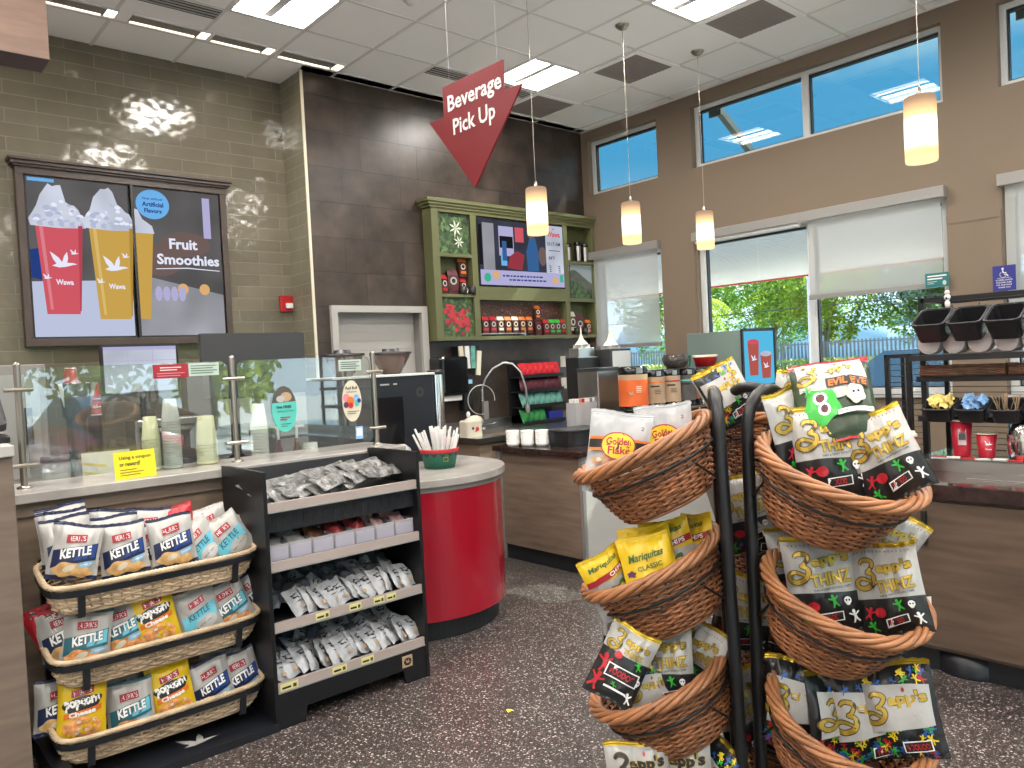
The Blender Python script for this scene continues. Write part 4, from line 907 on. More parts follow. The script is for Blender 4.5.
# ================================================================ SNACK BAGS
class Bag:
    def __init__(s, W, H, T, seed): s.W, s.H, s.T, s.seed = W, H, T, seed
    def surf(s, p, q, side=-1, off=0.):
        u = max(-1, min(1, p/(s.W/2))); v = max(0, min(1, q/s.H+.5)); w = max(0., min(1., (v-.035)/.90)); bel = math.sin(math.pi*w)**.5 if 0 < w < 1 else 0
        th = s.T/2*max(0, 1-abs(u)**2.6)**.75*bel
        n1 = noise.noise(Vector((u*2.1+s.seed, v*2.3, s.seed*1.7+side)))*.012*bel**.5
        n2 = noise.noise(Vector((u*7+s.seed*3, v*3.2, 5+side)))*.0055*(1-.6*bel)+abs(noise.noise(Vector((u*3.1+v*2.2+s.seed*5, v*4.5-u*2, 9+side))))*.0035*bel*-1
        bend = .010*math.sin(u*1.8+s.seed)+.018*(v-.5)**2*math.cos(s.seed*2.3)
        x = p*(1-.045*math.sin(math.pi*v)); z = q + .004*math.sin(u*3+s.seed)*(2*v-1)
        return (x, side*(th+n1*th/(s.T/2+1e-6)+off)+bend+n2, z)
def bagmesh(b, cols, dec=None, nu=28, nv=34, back=None, top='gold', seal=.055, bot=None):
    """cols: list of (v_upper, material) from bottom to top for the front"""
    m = MB()
    vs_ = sorted(set([i/nv for i in range(nv+1)]+[c[0] for c in cols])); vs_ = [v for v in vs_ if v <= 1-seal]+[1-seal] if seal else vs_
    vs_ = sorted(set(round(v, 4) for v in vs_))
    for side in (-1, 1):
        v = [b.surf((2*i/nu-1)*b.W/2, (w-.5)*b.H, side) for w in vs_ for i in range(nu+1)]; n0 = len(m.v); m.add(v, [], 'white')
        for j in range(len(vs_)-1):
            mid = (vs_[j]+vs_[j+1])/2; cm = next(c for u, c in cols if mid <= u)
            if bot and mid < .04: cm = bot
            for i in range(nu):
                a = n0+j*(nu+1)+i; f = (a, a+1, a+nu+2, a+nu+1)
                m.f.append(f if side < 0 else f[::-1]); m.m.append(cm); m.s.append(True)
    if dec: dec(Dec(m, b))
    me = m.mesh('bag_body')
    ms = MB(); n = 14; K = 4
    for side in (-1, 1):
        v = [b.surf((2*i/n-1)*b.W/2, (.5-seal+seal*j/K)*b.H-.0005, side, .0006) for j in range(K+1) for i in range(n+1)]
        v = [(x, y+.0012*(j_ // (n+1) % 2), z+(.0022 if (j_ // (n+1)) == K and (j_ % 2) else 0)) for j_, (x, y, z) in enumerate(v)]
        f = [(j*(n+1)+i, j*(n+1)+i+1, (j+1)*(n+1)+i+1, (j+1)*(n+1)+i) for j in range(K) for i in range(n)]
        ms.add(v, f if side < 0 else [q[::-1] for q in f], top, False)
    return me, ms.mesh('bag_seal')
class Dec:
    """prints shapes onto the front of a bag"""
    def __init__(s, m, b): s.m = m; s.b = b; s.k = 0
    def _o(s): s.k += 1; return .0034+.00035*s.k
    def grid(s, corners, mt, n=7):
        """quad given by 4 (p,q) corners, finely divided"""
        A, B, C_, D_ = [np.array(c, float) for c in corners]; o = s._o(); v = []
        for j in range(n+1):
            for i in range(n+1):
                a, c = i/n, j/n; P = A*(1-a)*(1-c)+B*a*(1-c)+C_*a*c+D_*(1-a)*c; v.append(s.b.surf(P[0], P[1], -1, o))
        s.m.add(v, [(j*(n+1)+i, j*(n+1)+i+1, (j+1)*(n+1)+i+1, (j+1)*(n+1)+i) for j in range(n) for i in range(n)], mt, True)
    def band(s, q0, q1, mt, p=.94, tilt=0.):
        w = s.b.W/2*p; s.grid([(-w, q0-tilt), (w, q0+tilt), (w, q1+tilt), (-w, q1-tilt)], mt, 10)
    def ell(s, cx, cy, rx, ry, mt, rot=0., n=22, wob=0.):
        o = s._o(); v = [s.b.surf(cx, cy, -1, o)]; c, q = math.cos(rot), math.sin(rot); K = 4; rn = random.Random(int(cx*9999+cy*777))
        for k in range(1, K+1):
            for i in range(n):
                a = 2*math.pi*i/n; r = 1+(wob*math.sin(a*5+cx*90)); x, y = rx*k/K*math.cos(a)*r, ry*k/K*math.sin(a)*r; v.append(s.b.surf(cx+x*c-y*q, cy+x*q+y*c, -1, o))
        f = [(0, 1+i, 1+(i+1) % n) for i in range(n)]+[(1+(k-1)*n+i, 1+k*n+i, 1+k*n+(i+1) % n, 1+(k-1)*n+(i+1) % n) for k in range(1, K) for i in range(n)]
        s.m.add(v, f, mt, True)
    def poly(s, P, mt): o = s._o(); s.m.add([s.b.surf(a, b, -1, o) for a, b in P], [tuple(range(len(P)))], mt)
    def text(s, t, cx, cy, w, mt, h=None, bold=.015, shear=0., rot=0., back=None, bo=.0):
        v, f = fit2d(t, w, h, bold, shear, rot)
        if back:
            v2, f2 = fit2d(t, w*1.03, (h or w*.3)*1.06, bold+bo, shear, rot); o = s._o(); s.m.add([s.b.surf(a+cx, b+cy, -1, o) for a, b in v2], f2, back)
        o = s._o(); s.m.add([s.b.surf(a+cx, b+cy, -1, o) for a, b in v], f, mt)
    def man(s, cx, cy, h, mt, rot=0.):
        P = [(-.12, .1), (-.5, .34), (-.44, .46), (-.1, .28), (-.16, .5), (-.1, .66), (.1, .66), (.16, .5), (.1, .28), (.46, .46), (.5, .34), (.13, .1), (.16, -.16), (.36, -.5), (.22, -.56), (0, -.22), (-.22, -.56), (-.36, -.5), (-.16, -.16)]
        c, q = math.cos(rot), math.sin(rot); s.poly([(cx+h*(a*c-b*q), cy+h*(a*q+b*c)) for a, b in P], mt)
    def skull(s, cx, cy, r):
        s.ell(cx, cy, r, r, 'txtwhite', n=12); s.ell(cx, cy-r*.9, r*.55, r*.4, 'txtwhite', n=10)
        for g in (-.4, .4): s.ell(cx+g*r, cy+.05*r, r*.24, r*.28, 'txtblack', n=8)
def zed(d, x, z, s, mt='goldtext'):
    """the swashed initial: a curled 3-like Z with a loop at its foot"""
    C_ = [(-.016, .026), (-.006, .036), (.012, .034), (.018, .024), (.008, .010), (-.002, .004), (.012, .0), (.016, -.012), (.006, -.028), (-.014, -.036), (-.030, -.030), (-.032, -.018), (-.020, -.010), (-.004, -.014), (.016, -.026)]
    W_ = [.3, .9, 1, .9, .8, .6, .9, 1.1, 1.1, 1.1, 1, .9, .8, .7, .3]
    cr = []; cw = []
    for i in range(len(C_)-1):
        p0, p1, p2, p3 = [np.array(C_[max(0, min(len(C_)-1, i+k_))]) for k_ in (-1, 0, 1, 2)]
        for t_ in (0, .25, .5, .75): cr.append(tuple(.5*(2*p1+(p2-p0)*t_+(2*p0-5*p1+4*p2-p3)*t_**2+(3*p1-p0-3*p2+p3)*t_**3))); cw.append(W_[i]*(1-t_)+W_[i+1]*t_)
    C_, W_ = cr, cw
    for grow, q in ((.0024, 'txtbrown'), (0, mt)):
        o = d._o(); L_, R_ = [], []
        for i, (a, b) in enumerate(C_):
            p, n_ = C_[max(0, i-1)], C_[min(len(C_)-1, i+1)]; dx, dz = n_[0]-p[0], n_[1]-p[1]; l = math.hypot(dx, dz); w = (.0048*W_[i]+grow)
            L_.append(d.b.surf(x+s*(a-dz/l*w), z+s*(b+dx/l*w), -1, o)); R_.append(d.b.surf(x+s*(a+dz/l*w), z+s*(b-dx/l*w), -1, o))
        N_ = len(C_); d.m.add(L_+R_, [(i, N_+i, N_+i+1, i+1) for i in range(N_-1)], q)
def d_thinz(d):
    W, H_ = d.b.W, d.b.H
    d.text("app's", .026, .055, .092, 'goldtext', h=.036, bold=.045, rot=.10, back='txtbrown', bo=.03); zed(d, -.046, .040, 1.)
    d.text('THINZ', .022, .010, .100, 'goldtext', h=.030, bold=.03, rot=.10, back='txtbrown', bo=.03); d.text('THIN & CRISPY POTATO CHIPS', .022, -.014, .092, 'txtblack', h=.0055, rot=.10)
    for k in range(15): x = -W/2*.8+k*W*.8/14; d.grid([(x, .094), (x+.0018, .094), (x+.0018, .099), (x, .099)], 'txtbrown', 1)
    d.man(.022, -.045, .026, 'baggreen', .3); d.skull(.054, -.043, .009); d.ell(-.03, -.058, .015, .013, 'bagred'); d.man(-.06, -.06, .028, 'bagred', -.4); d.man(.066, -.082, .026, 'txtwhite', .2)
    d.grid([(-.02, -.099), (.040, -.089), (.040, -.067), (-.02, -.076)], 'txtwhite', 4); d.grid([(-.017, -.0965), (.037, -.0870), (.037, -.0695), (-.017, -.0785)], 'txtblack', 4); d.text('VOODOO', .010, -.083, .048, 'bagred', h=.014, bold=.03, rot=.16); d.man(-.055, -.095, .026, 'baggreen', .5)
def d_voodoo(d):
    rn = random.Random(4); W = d.b.W
    cs = ('bagred', 'baggreen', 'bluefig', 'yelfig', 'bluefig', 'yelfig')
    for k in range(34):
        x, y = rn.uniform(-.43, .43)*W, rn.uniform(-.47, -.16)*d.b.H
        d.man(x, y, rn.uniform(.014, .022), cs[k % 6], rn.uniform(-1, 1))
    for k in range(12): x, y = rn.uniform(-.42, .42)*W, rn.uniform(.30, .42)*d.b.H; d.man(x, y, rn.uniform(.014, .02), cs[k % 6], rn.uniform(-1, 1))
    d.grid([(-.078, -.052), (.078, -.034), (.080, .060), (-.078, .068)], 'bagwhite', 8)
    d.text("app's", .026, .028, .092, 'goldtext', h=.036, bold=.045, rot=.08, back='txtbrown', bo=.03); zed(d, -.046, .008, 1.); d.ell(.02, .05, .004, .006, 'bagred', n=8)
    d.grid([(-.004, -.098), (.062, -.090), (.062, -.064), (-.004, -.070)], 'txtwhite', 4); d.grid([(-.001, -.095), (.059, -.0875), (.059, -.0665), (-.001, -.073)], 'txtblack', 4); d.text('VOODOO', .029, -.081, .052, 'bagred', h=.015, bold=.03, rot=.11)
def d_vood2(d):
    d.text("app's", .024, .075, .085, 'goldtext', h=.032, bold=.04, rot=-.05, back='txtbrown', bo=.03); zed(d, -.046, .066, .85); d.text('THINZ', .02, .045, .07, 'goldtext', h=.018, bold=.03, back='txtbrown', bo=.02)
    d.man(-.055, -.02, .05, 'bagred', .2); d.ell(-.025, .025, .014, .012, 'bagred'); d.man(-.06, -.08, .05, 'bagred', -.2); d.man(.052, .018, .026, 'baggreen', .4); d.skull(.07, -.03, .010)
    d.grid([(-.045, -.050), (.070, -.050), (.070, -.006), (-.045, -.006)], 'txtwhite', 5); d.grid([(-.041, -.046), (.066, -.046), (.066, -.010), (-.041, -.010)], 'txtblack', 5); d.text('VOODOO', .012, -.028, .095, 'bagred', h=.022, bold=.04)
    d.grid([(-.03, -.085), (.05, -.085), (.05, -.078), (-.03, -.078)], 'txtwhite', 3); d.man(.06, -.09, .03, 'txtwhite', .3); d.man(.0, -.068, .018, 'baggreen', .8)
def d_evil(d):
    d.grid([(-.075, .02), (.08, .03), (.07, .105), (-.075, .105)], 'bagwhite', 8); d.ell(.0, .035, .068, .05, 'bagwhite'); zed(d, -.048, .066, .8); d.text("app's", .015, .072, .06, 'goldtext', h=.028, bold=.03, back='txtbrown', bo=.03); d.ell(.012, .098, .004, .006, 'bagred', n=8)
    d.grid([(-.015, .018), (.080, .012), (.080, .040), (-.015, .046)], 'txtblack', 5); d.text('EVIL EYE', .032, .029, .084, 'bagorange', h=.020, bold=.04, rot=-.06)
    d.ell(-.032, -.030, .040, .045, 'baggreen', wob=.12); d.ell(-.034, -.012, .016, .018, 'txtwhite'); d.ell(-.034, -.012, .010, .012, 'maroon'); d.ell(-.028, -.042, .014, .016, 'txtwhite'); d.ell(-.028, -.042, .008, .010, 'maroon'); d.ell(.045, -.010, .020, .026, 'ceramic', wob=.1); d.skull(.046, -.006, .013)
    d.grid([(.0, -.062), (.078, -.056), (.078, -.044), (.0, -.050)], 'txtwhite', 4); d.text('NATURALLY FLAVORED CHIPS', .039, -.053, .070, 'txtblack', h=.005, rot=.07); d.man(-.06, .012, .02, 'baggreen')
def d_herr(bandm, bandm2, chipm, word='KETTLE'):
    def f(d):
        d.grid([(-.079, -.066), (.079, -.030), (.080, .034), (-.079, .0)], bandm, 9); d.grid([(-.004, -.038), (.075, -.020), (.076, .030), (.030, .019)], bandm2, 6)
        d.grid([(-.036, .030), (.036, .038), (.036, .068), (-.036, .060)], 'label_red', 5); d.text("HERR'S", 0, .049, .064, 'txtwhite', h=.020, bold=.0, rot=.11)
        d.text(word, .004, -.003, .112, 'txtwhite', h=.036, bold=.04, shear=.15, rot=.20, back='txtblack', bo=.03)
        d.ell(-.02, -.070, .050, .028, chipm, wob=.10); d.ell(.03, -.080, .040, .022, chipm, wob=.1); d.ell(-.012, -.066, .022, .012, 'cream', rot=.4); d.ell(.045, -.05, .030, .011, 'skyblue_paper', rot=.3); d.text('Original', .045, -.05, .038, 'txtwhite', h=.006, rot=.25)
    return f
def d_cyan(d):
    d.grid([(-.075, -.070), (.075, -.030), (.076, .034), (-.075, .000)], 'bagcyan', 9); d.grid([(-.036, .030), (.036, .042), (.036, .070), (-.036, .058)], 'label_red', 5); d.text("HERR'S", 0, .050, .060, 'txtwhite', h=.018, bold=.006, rot=.15)
    d.text('KETTLE', .0, .002, .10, 'bagteal', h=.028, bold=.02, shear=.15, rot=.22); d.ell(.02, -.045, .05, .028, 'silverbag', rot=.3); d.text('lightly salted', .02, -.045, .07, 'bagblue', h=.007, rot=.28); d.ell(-.04, -.082, .036, .02, 'chips', wob=.1); d.ell(-.025, -.070, .014, .012, 'maroon')
def d_pop(d):
    d.grid([(-.040, .046), (.040, .060), (.040, .086), (-.040, .072)], 'label_red', 5); d.text("HERR'S", 0, .066, .064, 'txtwhite', h=.018, bold=.006, rot=.17)
    d.ell(.0, .020, .072, .030, 'bagblack', rot=.16, wob=.06); d.text('popcorn', .0, .022, .128, 'txtwhite', h=.040, bold=.06, rot=.14)
    d.grid([(-.066, -.034), (.070, -.010), (.070, .010), (-.066, -.014)], 'bagorange', 6); d.text('Cheese', .0, -.013, .098, 'txtwhite', h=.020, bold=.045, rot=.16)
    d.ell(0, -.070, .068, .044, 'popcorn', wob=.06)
    rn = random.Random(2)
    for k in range(16): d.ell(rn.uniform(-.05, .05), rn.uniform(-.10, -.04), .008, .007, 'bagyellow' if k % 3 else 'cream', n=8)
def d_red(d): d.grid([(-.036, .03), (.036, .04), (.036, .068), (-.036, .058)], 'label_red', 4); d.text("HERR'S", 0, .049, .06, 'txtwhite', h=.018, bold=.03, rot=.12); d.text('KETTLE', 0, 0, .11, 'txtwhite', h=.03, bold=.03, rot=.2)
def d_pork(d):
    rn = random.Random(8)
    for k in range(26): d.ell(rn.uniform(-.075, .075), rn.uniform(-.115, -.03), rn.uniform(.012, .022), rn.uniform(.010, .018), 'pork', rot=rn.uniform(0, 3), n=12, wob=.15)
    for k in range(8): d.ell(rn.uniform(-.07, .07), rn.uniform(-.10, -.03), .008, .006, 'cream', n=8, wob=.1)
    w = .094
    d.grid([(-w, -.004), (w, -.004), (w, .004), (-w, .004)], 'bagorange', 9); d.grid([(-w, .004), (w, .004), (w, .030), (-w, .030)], 'txtblack', 9); d.grid([(-w, .030), (w, .030), (w, .038), (-w, .038)], 'bagorange', 9)
    d.ell(0, .014, .056, .044, 'label_red'); d.ell(0, .014, .052, .040, 'bagyellow'); d.text('Golden', 0, .028, .080, 'label_red', h=.024, bold=.03, rot=.05); d.text('Flake', .004, .000, .072, 'label_red', h=.024, bold=.03, rot=.05)
    d.text('2', .07, .075, .01, 'txtblack', h=.012)
def d_mari(d):
    d.text('Mariquitas', 0, .050, .118, 'txtgreen', h=.032, bold=.02, shear=.3, rot=.10); d.text('CLASSIC', .006, .018, .085, 'txtgreen', h=.015, bold=.015, rot=.10); d.ell(-.06, .004, .014, .009, 'purple', wob=.2)
    d.grid([(-.08, -.050), (.08, -.030), (.08, -.012), (-.08, -.032)], 'label_red', 7); d.text('PLANTAIN CHIPS', 0, -.031, .11, 'txtwhite', h=.011, rot=.12)
def d_mari2(d):
    d.text('Mariquitas', 0, .085, .118, 'txtgreen', h=.022, bold=.02, shear=.3, rot=.10)
    d.grid([(-.08, .026), (.08, .046), (.08, .066), (-.08, .046)], 'label_red', 7); d.text('CHIPS', .03, .050, .06, 'txtwhite', h=.014, bold=.03, rot=.12); d.ell(.02, -.02, .04, .03, 'txtgreen', wob=.3); d.ell(.02, -.02, .03, .02, 'chips', wob=.2)
def d_zlow(d):
    d.text("app's", .026, .064, .098, 'txtblack', h=.040, bold=.05, rot=.04, back='goldtext', bo=.02); zed(d, -.048, .050, 1., 'txtblack'); d.ell(.02, .092, .004, .007, 'bagred', n=8); d.text('THINZ', .02, .016, .08, 'goldtext', h=.02, bold=.03, back='txtbrown', bo=.02)
KINDS = {
 'thinz': (.178, .238, .058, [(.40, 'bagblack'), (1, 'bagwhite')], d_thinz, 'gold'),
 'voodoo': (.172, .232, .060, [(1, 'bagblack')], d_voodoo, 'gold'),
 'vood2': (.172, .25, .058, [(.62, 'bagblack'), (1, 'bagwhite')], d_vood2, 'gold'),
 'zlow': (.178, .238, .058, [(.44, 'bagblack'), (1, 'bagwhite')], d_zlow, 'gold'),
 'evil': (.178, .225, .062, [(1, 'bagdkgreen')], d_evil, 'bagred'),
 'pork': (.196, .255, .055, [(1, 'plastic_bag')], d_pork, 'plastic_bag'),
 'mari': (.172, .235, .050, [(.34, 'bagwhite'), (1, 'bagyellow')], d_mari, 'bagyellow'),
 'mari2': (.162, .245, .055, [(.62, 'bagwhite'), (1, 'bagyellow')], d_mari2, 'bagyellow'),
 'kettle': (.182, .215, .050, [(.08, 'bagnavy'), (.30, 'bagwhite'), (1, 'bagwhite')], d_herr('bagnavy', 'bagblue', 'chips'), 'bagnavy'),
 'teal': (.182, .215, .050, [(.08, 'bagteal'), (1, 'bagwhite')], d_herr('bagteal', 'bagcyan', 'popcorn'), 'bagteal'),
 'cyan': (.182, .215, .050, [(1, 'bagwhite')], d_cyan, 'silverbag'),
 'popcorn': (.176, .235, .062, [(1, 'bagyellow')], d_pop, 'bagyellow'),
 'redbag': (.182, .215, .050, [(1, 'bagred')], d_red, 'bagred'),
}
BAGS = {}
for kk, (W, Hh, T, cols, dc, top) in KINDS.items():
    BAGS[kk] = [bagmesh(Bag(W, Hh, T, sd+len(kk)*.37), cols, dc, top=top, bot=('bagred' if kk == 'evil' else None)) for sd in ((1.3, 4.1) if kk in ('thinz', 'voodoo', 'kettle', 'cyan') else (2.2,))]
NAMES = {'pork': 'pork_rind_bag', 'popcorn': 'popcorn_bag', 'mari': 'plantain_chip_bag', 'mari2': 'plantain_chip_bag'}
def placebag(kk, x, y, z, yaw, lean, roll, sc, label, i, group=None):
    body, seal = BAGS[kk][i % len(BAGS[kk])]
    o = D.objects.new(NAMES.get(kk, 'chip_bag'), body); COL.objects.link(o); tag(o, label, 'snack bag', group)
    R = Matrix.Rotation(rad(yaw), 4, 'Z') @ Matrix.Rotation(rad(lean), 4, 'X') @ Matrix.Rotation(rad(roll), 4, 'Y')
    o.location = (x, y, z); o.rotation_euler = R.to_euler(); o.scale = (sc, sc, sc)
    s = D.objects.new('top_seal', seal); COL.objects.link(s); s.parent = o
    return o
for i, r in enumerate((
('evil', 1.871, 0.924, 1.433, -60, -38, -4, 1.08, 'black and green chip bag with red seals lying across the upper right basket'),
('thinz', 1.818, 0.913, 1.319, -59, -14, -6, 0.97, 'white and gold chip bag standing at the centre of the upper right basket'),
('thinz', 1.846, 0.795, 1.312, -73, -12, -24, 0.88, 'white and gold chip bag tilted at the right end of the upper right basket'),
('thinz', 1.810, 1.014, 1.365, -9, -8, -8, 0.88, 'white and gold chip bag turned sideways at the left of the upper right basket'),
('thinz', 1.899, 1.031, 1.404, -47, -5, 14, 0.85, 'white and gold chip bag half hidden behind the one lying on top'),
('thinz', 1.795, 0.935, 0.995, -60, -12, -6, 0.97, 'white and gold chip bag facing front at the left of the second right basket'),
('thinz', 1.847, 0.796, 0.994, -75, -12, -12, 0.88, 'white and gold chip bag with folded top, right end of the second right basket'),
('thinz', 1.965, 0.855, 1.065, -71, -12, 32, 0.80, 'white and gold chip bag leaning behind the one with the folded top'),
('thinz', 1.866, 1.007, 1.036, -54, -5, 3, 0.92, 'silver-white chip bag standing behind the front one in the second right basket'),
('thinz', 1.829, 1.026, 1.023, -31, -5, -4, 0.82, 'white and gold chip bag wedged at the left rim of the second right basket'),
('voodoo', 1.758, 0.996, 0.690, -54, -10, 6, 0.92, 'black chip bag with gold top at the left of the third right basket'),
('voodoo', 1.788, 0.929, 0.676, -13, -10, 6, 0.92, 'black voodoo chip bag turned edge-on in the third right basket'),
('voodoo', 1.812, 0.856, 0.685, -47, -10, -8, 0.94, 'black voodoo chip bag standing at the middle of the third right basket'),
('voodoo', 1.834, 0.771, 0.718, -79, -10, -12, 0.92, 'black chip bag with crumpled gold top at the right of the third right basket'),
('voodoo', 1.952, 0.867, 0.716, -56, -5, -20, 0.85, 'black voodoo chip bag behind the others in the third right basket'),
('pork', 1.489, 1.307, 1.330, -49, -14, 9, 0.82, 'clear pork rind bag with yellow oval, left one in the upper left basket'),
('pork', 1.623, 1.257, 1.344, -60, -10, -6, 0.78, 'clear pork rind bag with yellow oval, right one in the upper left basket'),
('mari', 1.502, 1.232, 1.032, -51, -16, -12, 0.78, 'yellow plantain chip bag with green lettering at the front of the second left basket'),
('mari', 1.543, 1.263, 1.044, -46, -10, -10, 0.78, 'yellow plantain chip bag just behind the front one in the second left basket'),
('mari2', 1.618, 1.251, 1.041, -58, -8, -14, 0.82, 'yellow and white plantain bag with red band in the middle of the second left basket'),
('mari2', 1.682, 1.208, 1.050, -104, -4, -12, 0.82, 'yellow and white plantain bag turned edge-on, right side of second left basket'),
('mari2', 1.455, 1.325, 0.993, -18, -6, -22, 0.74, 'yellow and white plantain bag leaning left out of the second left basket'),
('pork', 1.536, 1.334, 0.997, -34, -4, 10, 0.50, 'small clear bag behind the leaning yellow bag in the second left basket'),
('vood2', 1.415, 1.261, 0.819, -48, -14, 28, 0.74, 'black and red voodoo chip bag tipping over the rim of the third left basket'),
('thinz', 1.532, 1.224, 0.794, -55, -12, -2, 0.84, 'white and gold chip bag standing in the middle of the third left basket'),
('thinz', 1.629, 1.179, 0.800, -102, -6, 18, 0.75, 'white and gold chip bag turned away at the right of the third left basket'),
('thinz', 1.487, 1.319, 0.876, -8, -2, 8, 0.65, 'grey-white chip bag behind the tipping one in the third left basket'),
('voodoo', 1.490, 1.245, 0.735, -50, -10, -4, 0.66, 'black voodoo chip bag low in the middle of the third left basket'),
('zlow', 1.432, 1.236, 0.520, -44, -10, -4, 0.88, 'white and black chip bag at the left of the lowest left basket'),
('zlow', 1.522, 1.183, 0.511, -56, -10, -3, 0.92, 'white and black chip bag with black lettering in the lowest left basket'),
('voodoo', 1.624, 1.160, 0.505, -84, -6, 22, 0.85, 'black chip bag with gold top at the right of the lowest left basket'),
('voodoo', 1.570, 1.300, 0.493, -47, -4, 2, 0.90, 'black voodoo chip bag at the back of the lowest left basket'),
('thinz', 1.938, 1.278, 1.450, -52, -8, -26, 0.76, 'white and gold chip bag in the top basket of the rear stand'),
('voodoo', 1.938, 1.278, 1.450, -52, -8, -26, 0.76, 'blue-speckled black chip bag in the top basket of the rear stand'),
('thinz', 1.919, 1.230, 1.114, -49, -6, -14, 0.90, 'silver and white chip bag in the second basket of the rear stand'),
('voodoo', 1.966, 1.187, 1.088, -59, -6, 8, 0.85, 'dark chip bag with gold top in the second basket of the rear stand'),
('thinz', 1.885, 1.222, 0.837, -52, -6, 10, 0.90, 'white and gold chip bag in the third basket of the rear stand'),
('thinz', 1.870, 1.226, 0.556, -32, -6, -18, 0.90, 'white chip bag with black stripe in the lowest basket of the rear stand'),
)): placebag(*r, i)

# ================================================================ CHIP RACK, left
t = thing('chip_rack', 'low black rack with three tiers of pale wicker baskets against the counter', 'display rack', (.97, 3.52, 0))
m = MB(); m.box(-.42, .42, -.26, .20, 0, .035, 'navy_plastic'); m.box(-.43, -.37, -.18, .20, .035, .12, 'navy_plastic'); m.build('base', t)
m = MB(); F = Flat(m, (0, -.12, .0355), X_, Y_); F.P(goose(.10, -.03, .13), 'offwhite'); m.build('bird_logo', t)
for s in (-1, 1):
    m = MB(); m.box(s*.36-.018, s*.36+.018, .165, .195, .035, .86, 'black_metal'); m.build('upright', t)
psrc = None
for k, (zc, nm) in enumerate(((.83, 'top'), (.545, 'middle'), (.245, 'bottom'))):
    tl = rad(11); b = Vector((.97, 3.505, zc-.115)); lb = 'wide pale wicker basket on the %s tier of the low black rack' % nm
    if psrc is None: psrc = o = wicker((.408, .158), (.375, .132), .115, 6, 52, 7, .0056, ('wicker_pale', 'wicker_pale', 'wicker_pale_rim'), lb, 'basket', 26, .0058, .008, seed=3, gap_amp=.0075)
    else: o = dup(psrc, label=lb)
    o.location = b; o.rotation_euler = (tl, 0, 0); o['label'] = lb
    M = Matrix.Translation(b-Vector((.97, 3.52, 0))) @ Matrix.Rotation(tl, 4, 'X'); m = MB(); m.M = M
    P = outline(.400, .152, 6, 64)
    Pi, Po = outline(.411, .163, 6, 64), outline(.417, .169, 6, 64); v = []
    for z in (.078, .102): v += [(x, y, z) for x, y in Po]+[(x, y, z) for x, y in Pi]
    f = []
    for i in range(64): j = (i+1) % 64; f += [(i, j, 128+j, 128+i), (64+j, 64+i, 192+i, 192+j), (128+i, 128+j, 192+j, 192+i), (j, i, 64+i, 64+j)]
    m.add(v, f, 'navy_plastic')
    for xx in (-.30, .30): m.box(xx-.013, xx+.013, -.156, -.146, -.01, .09, 'navy_plastic'); m.box(xx-.013, xx+.013, -.146, .16, -.018, -.010, 'navy_plastic')
    m.build('strap', t)
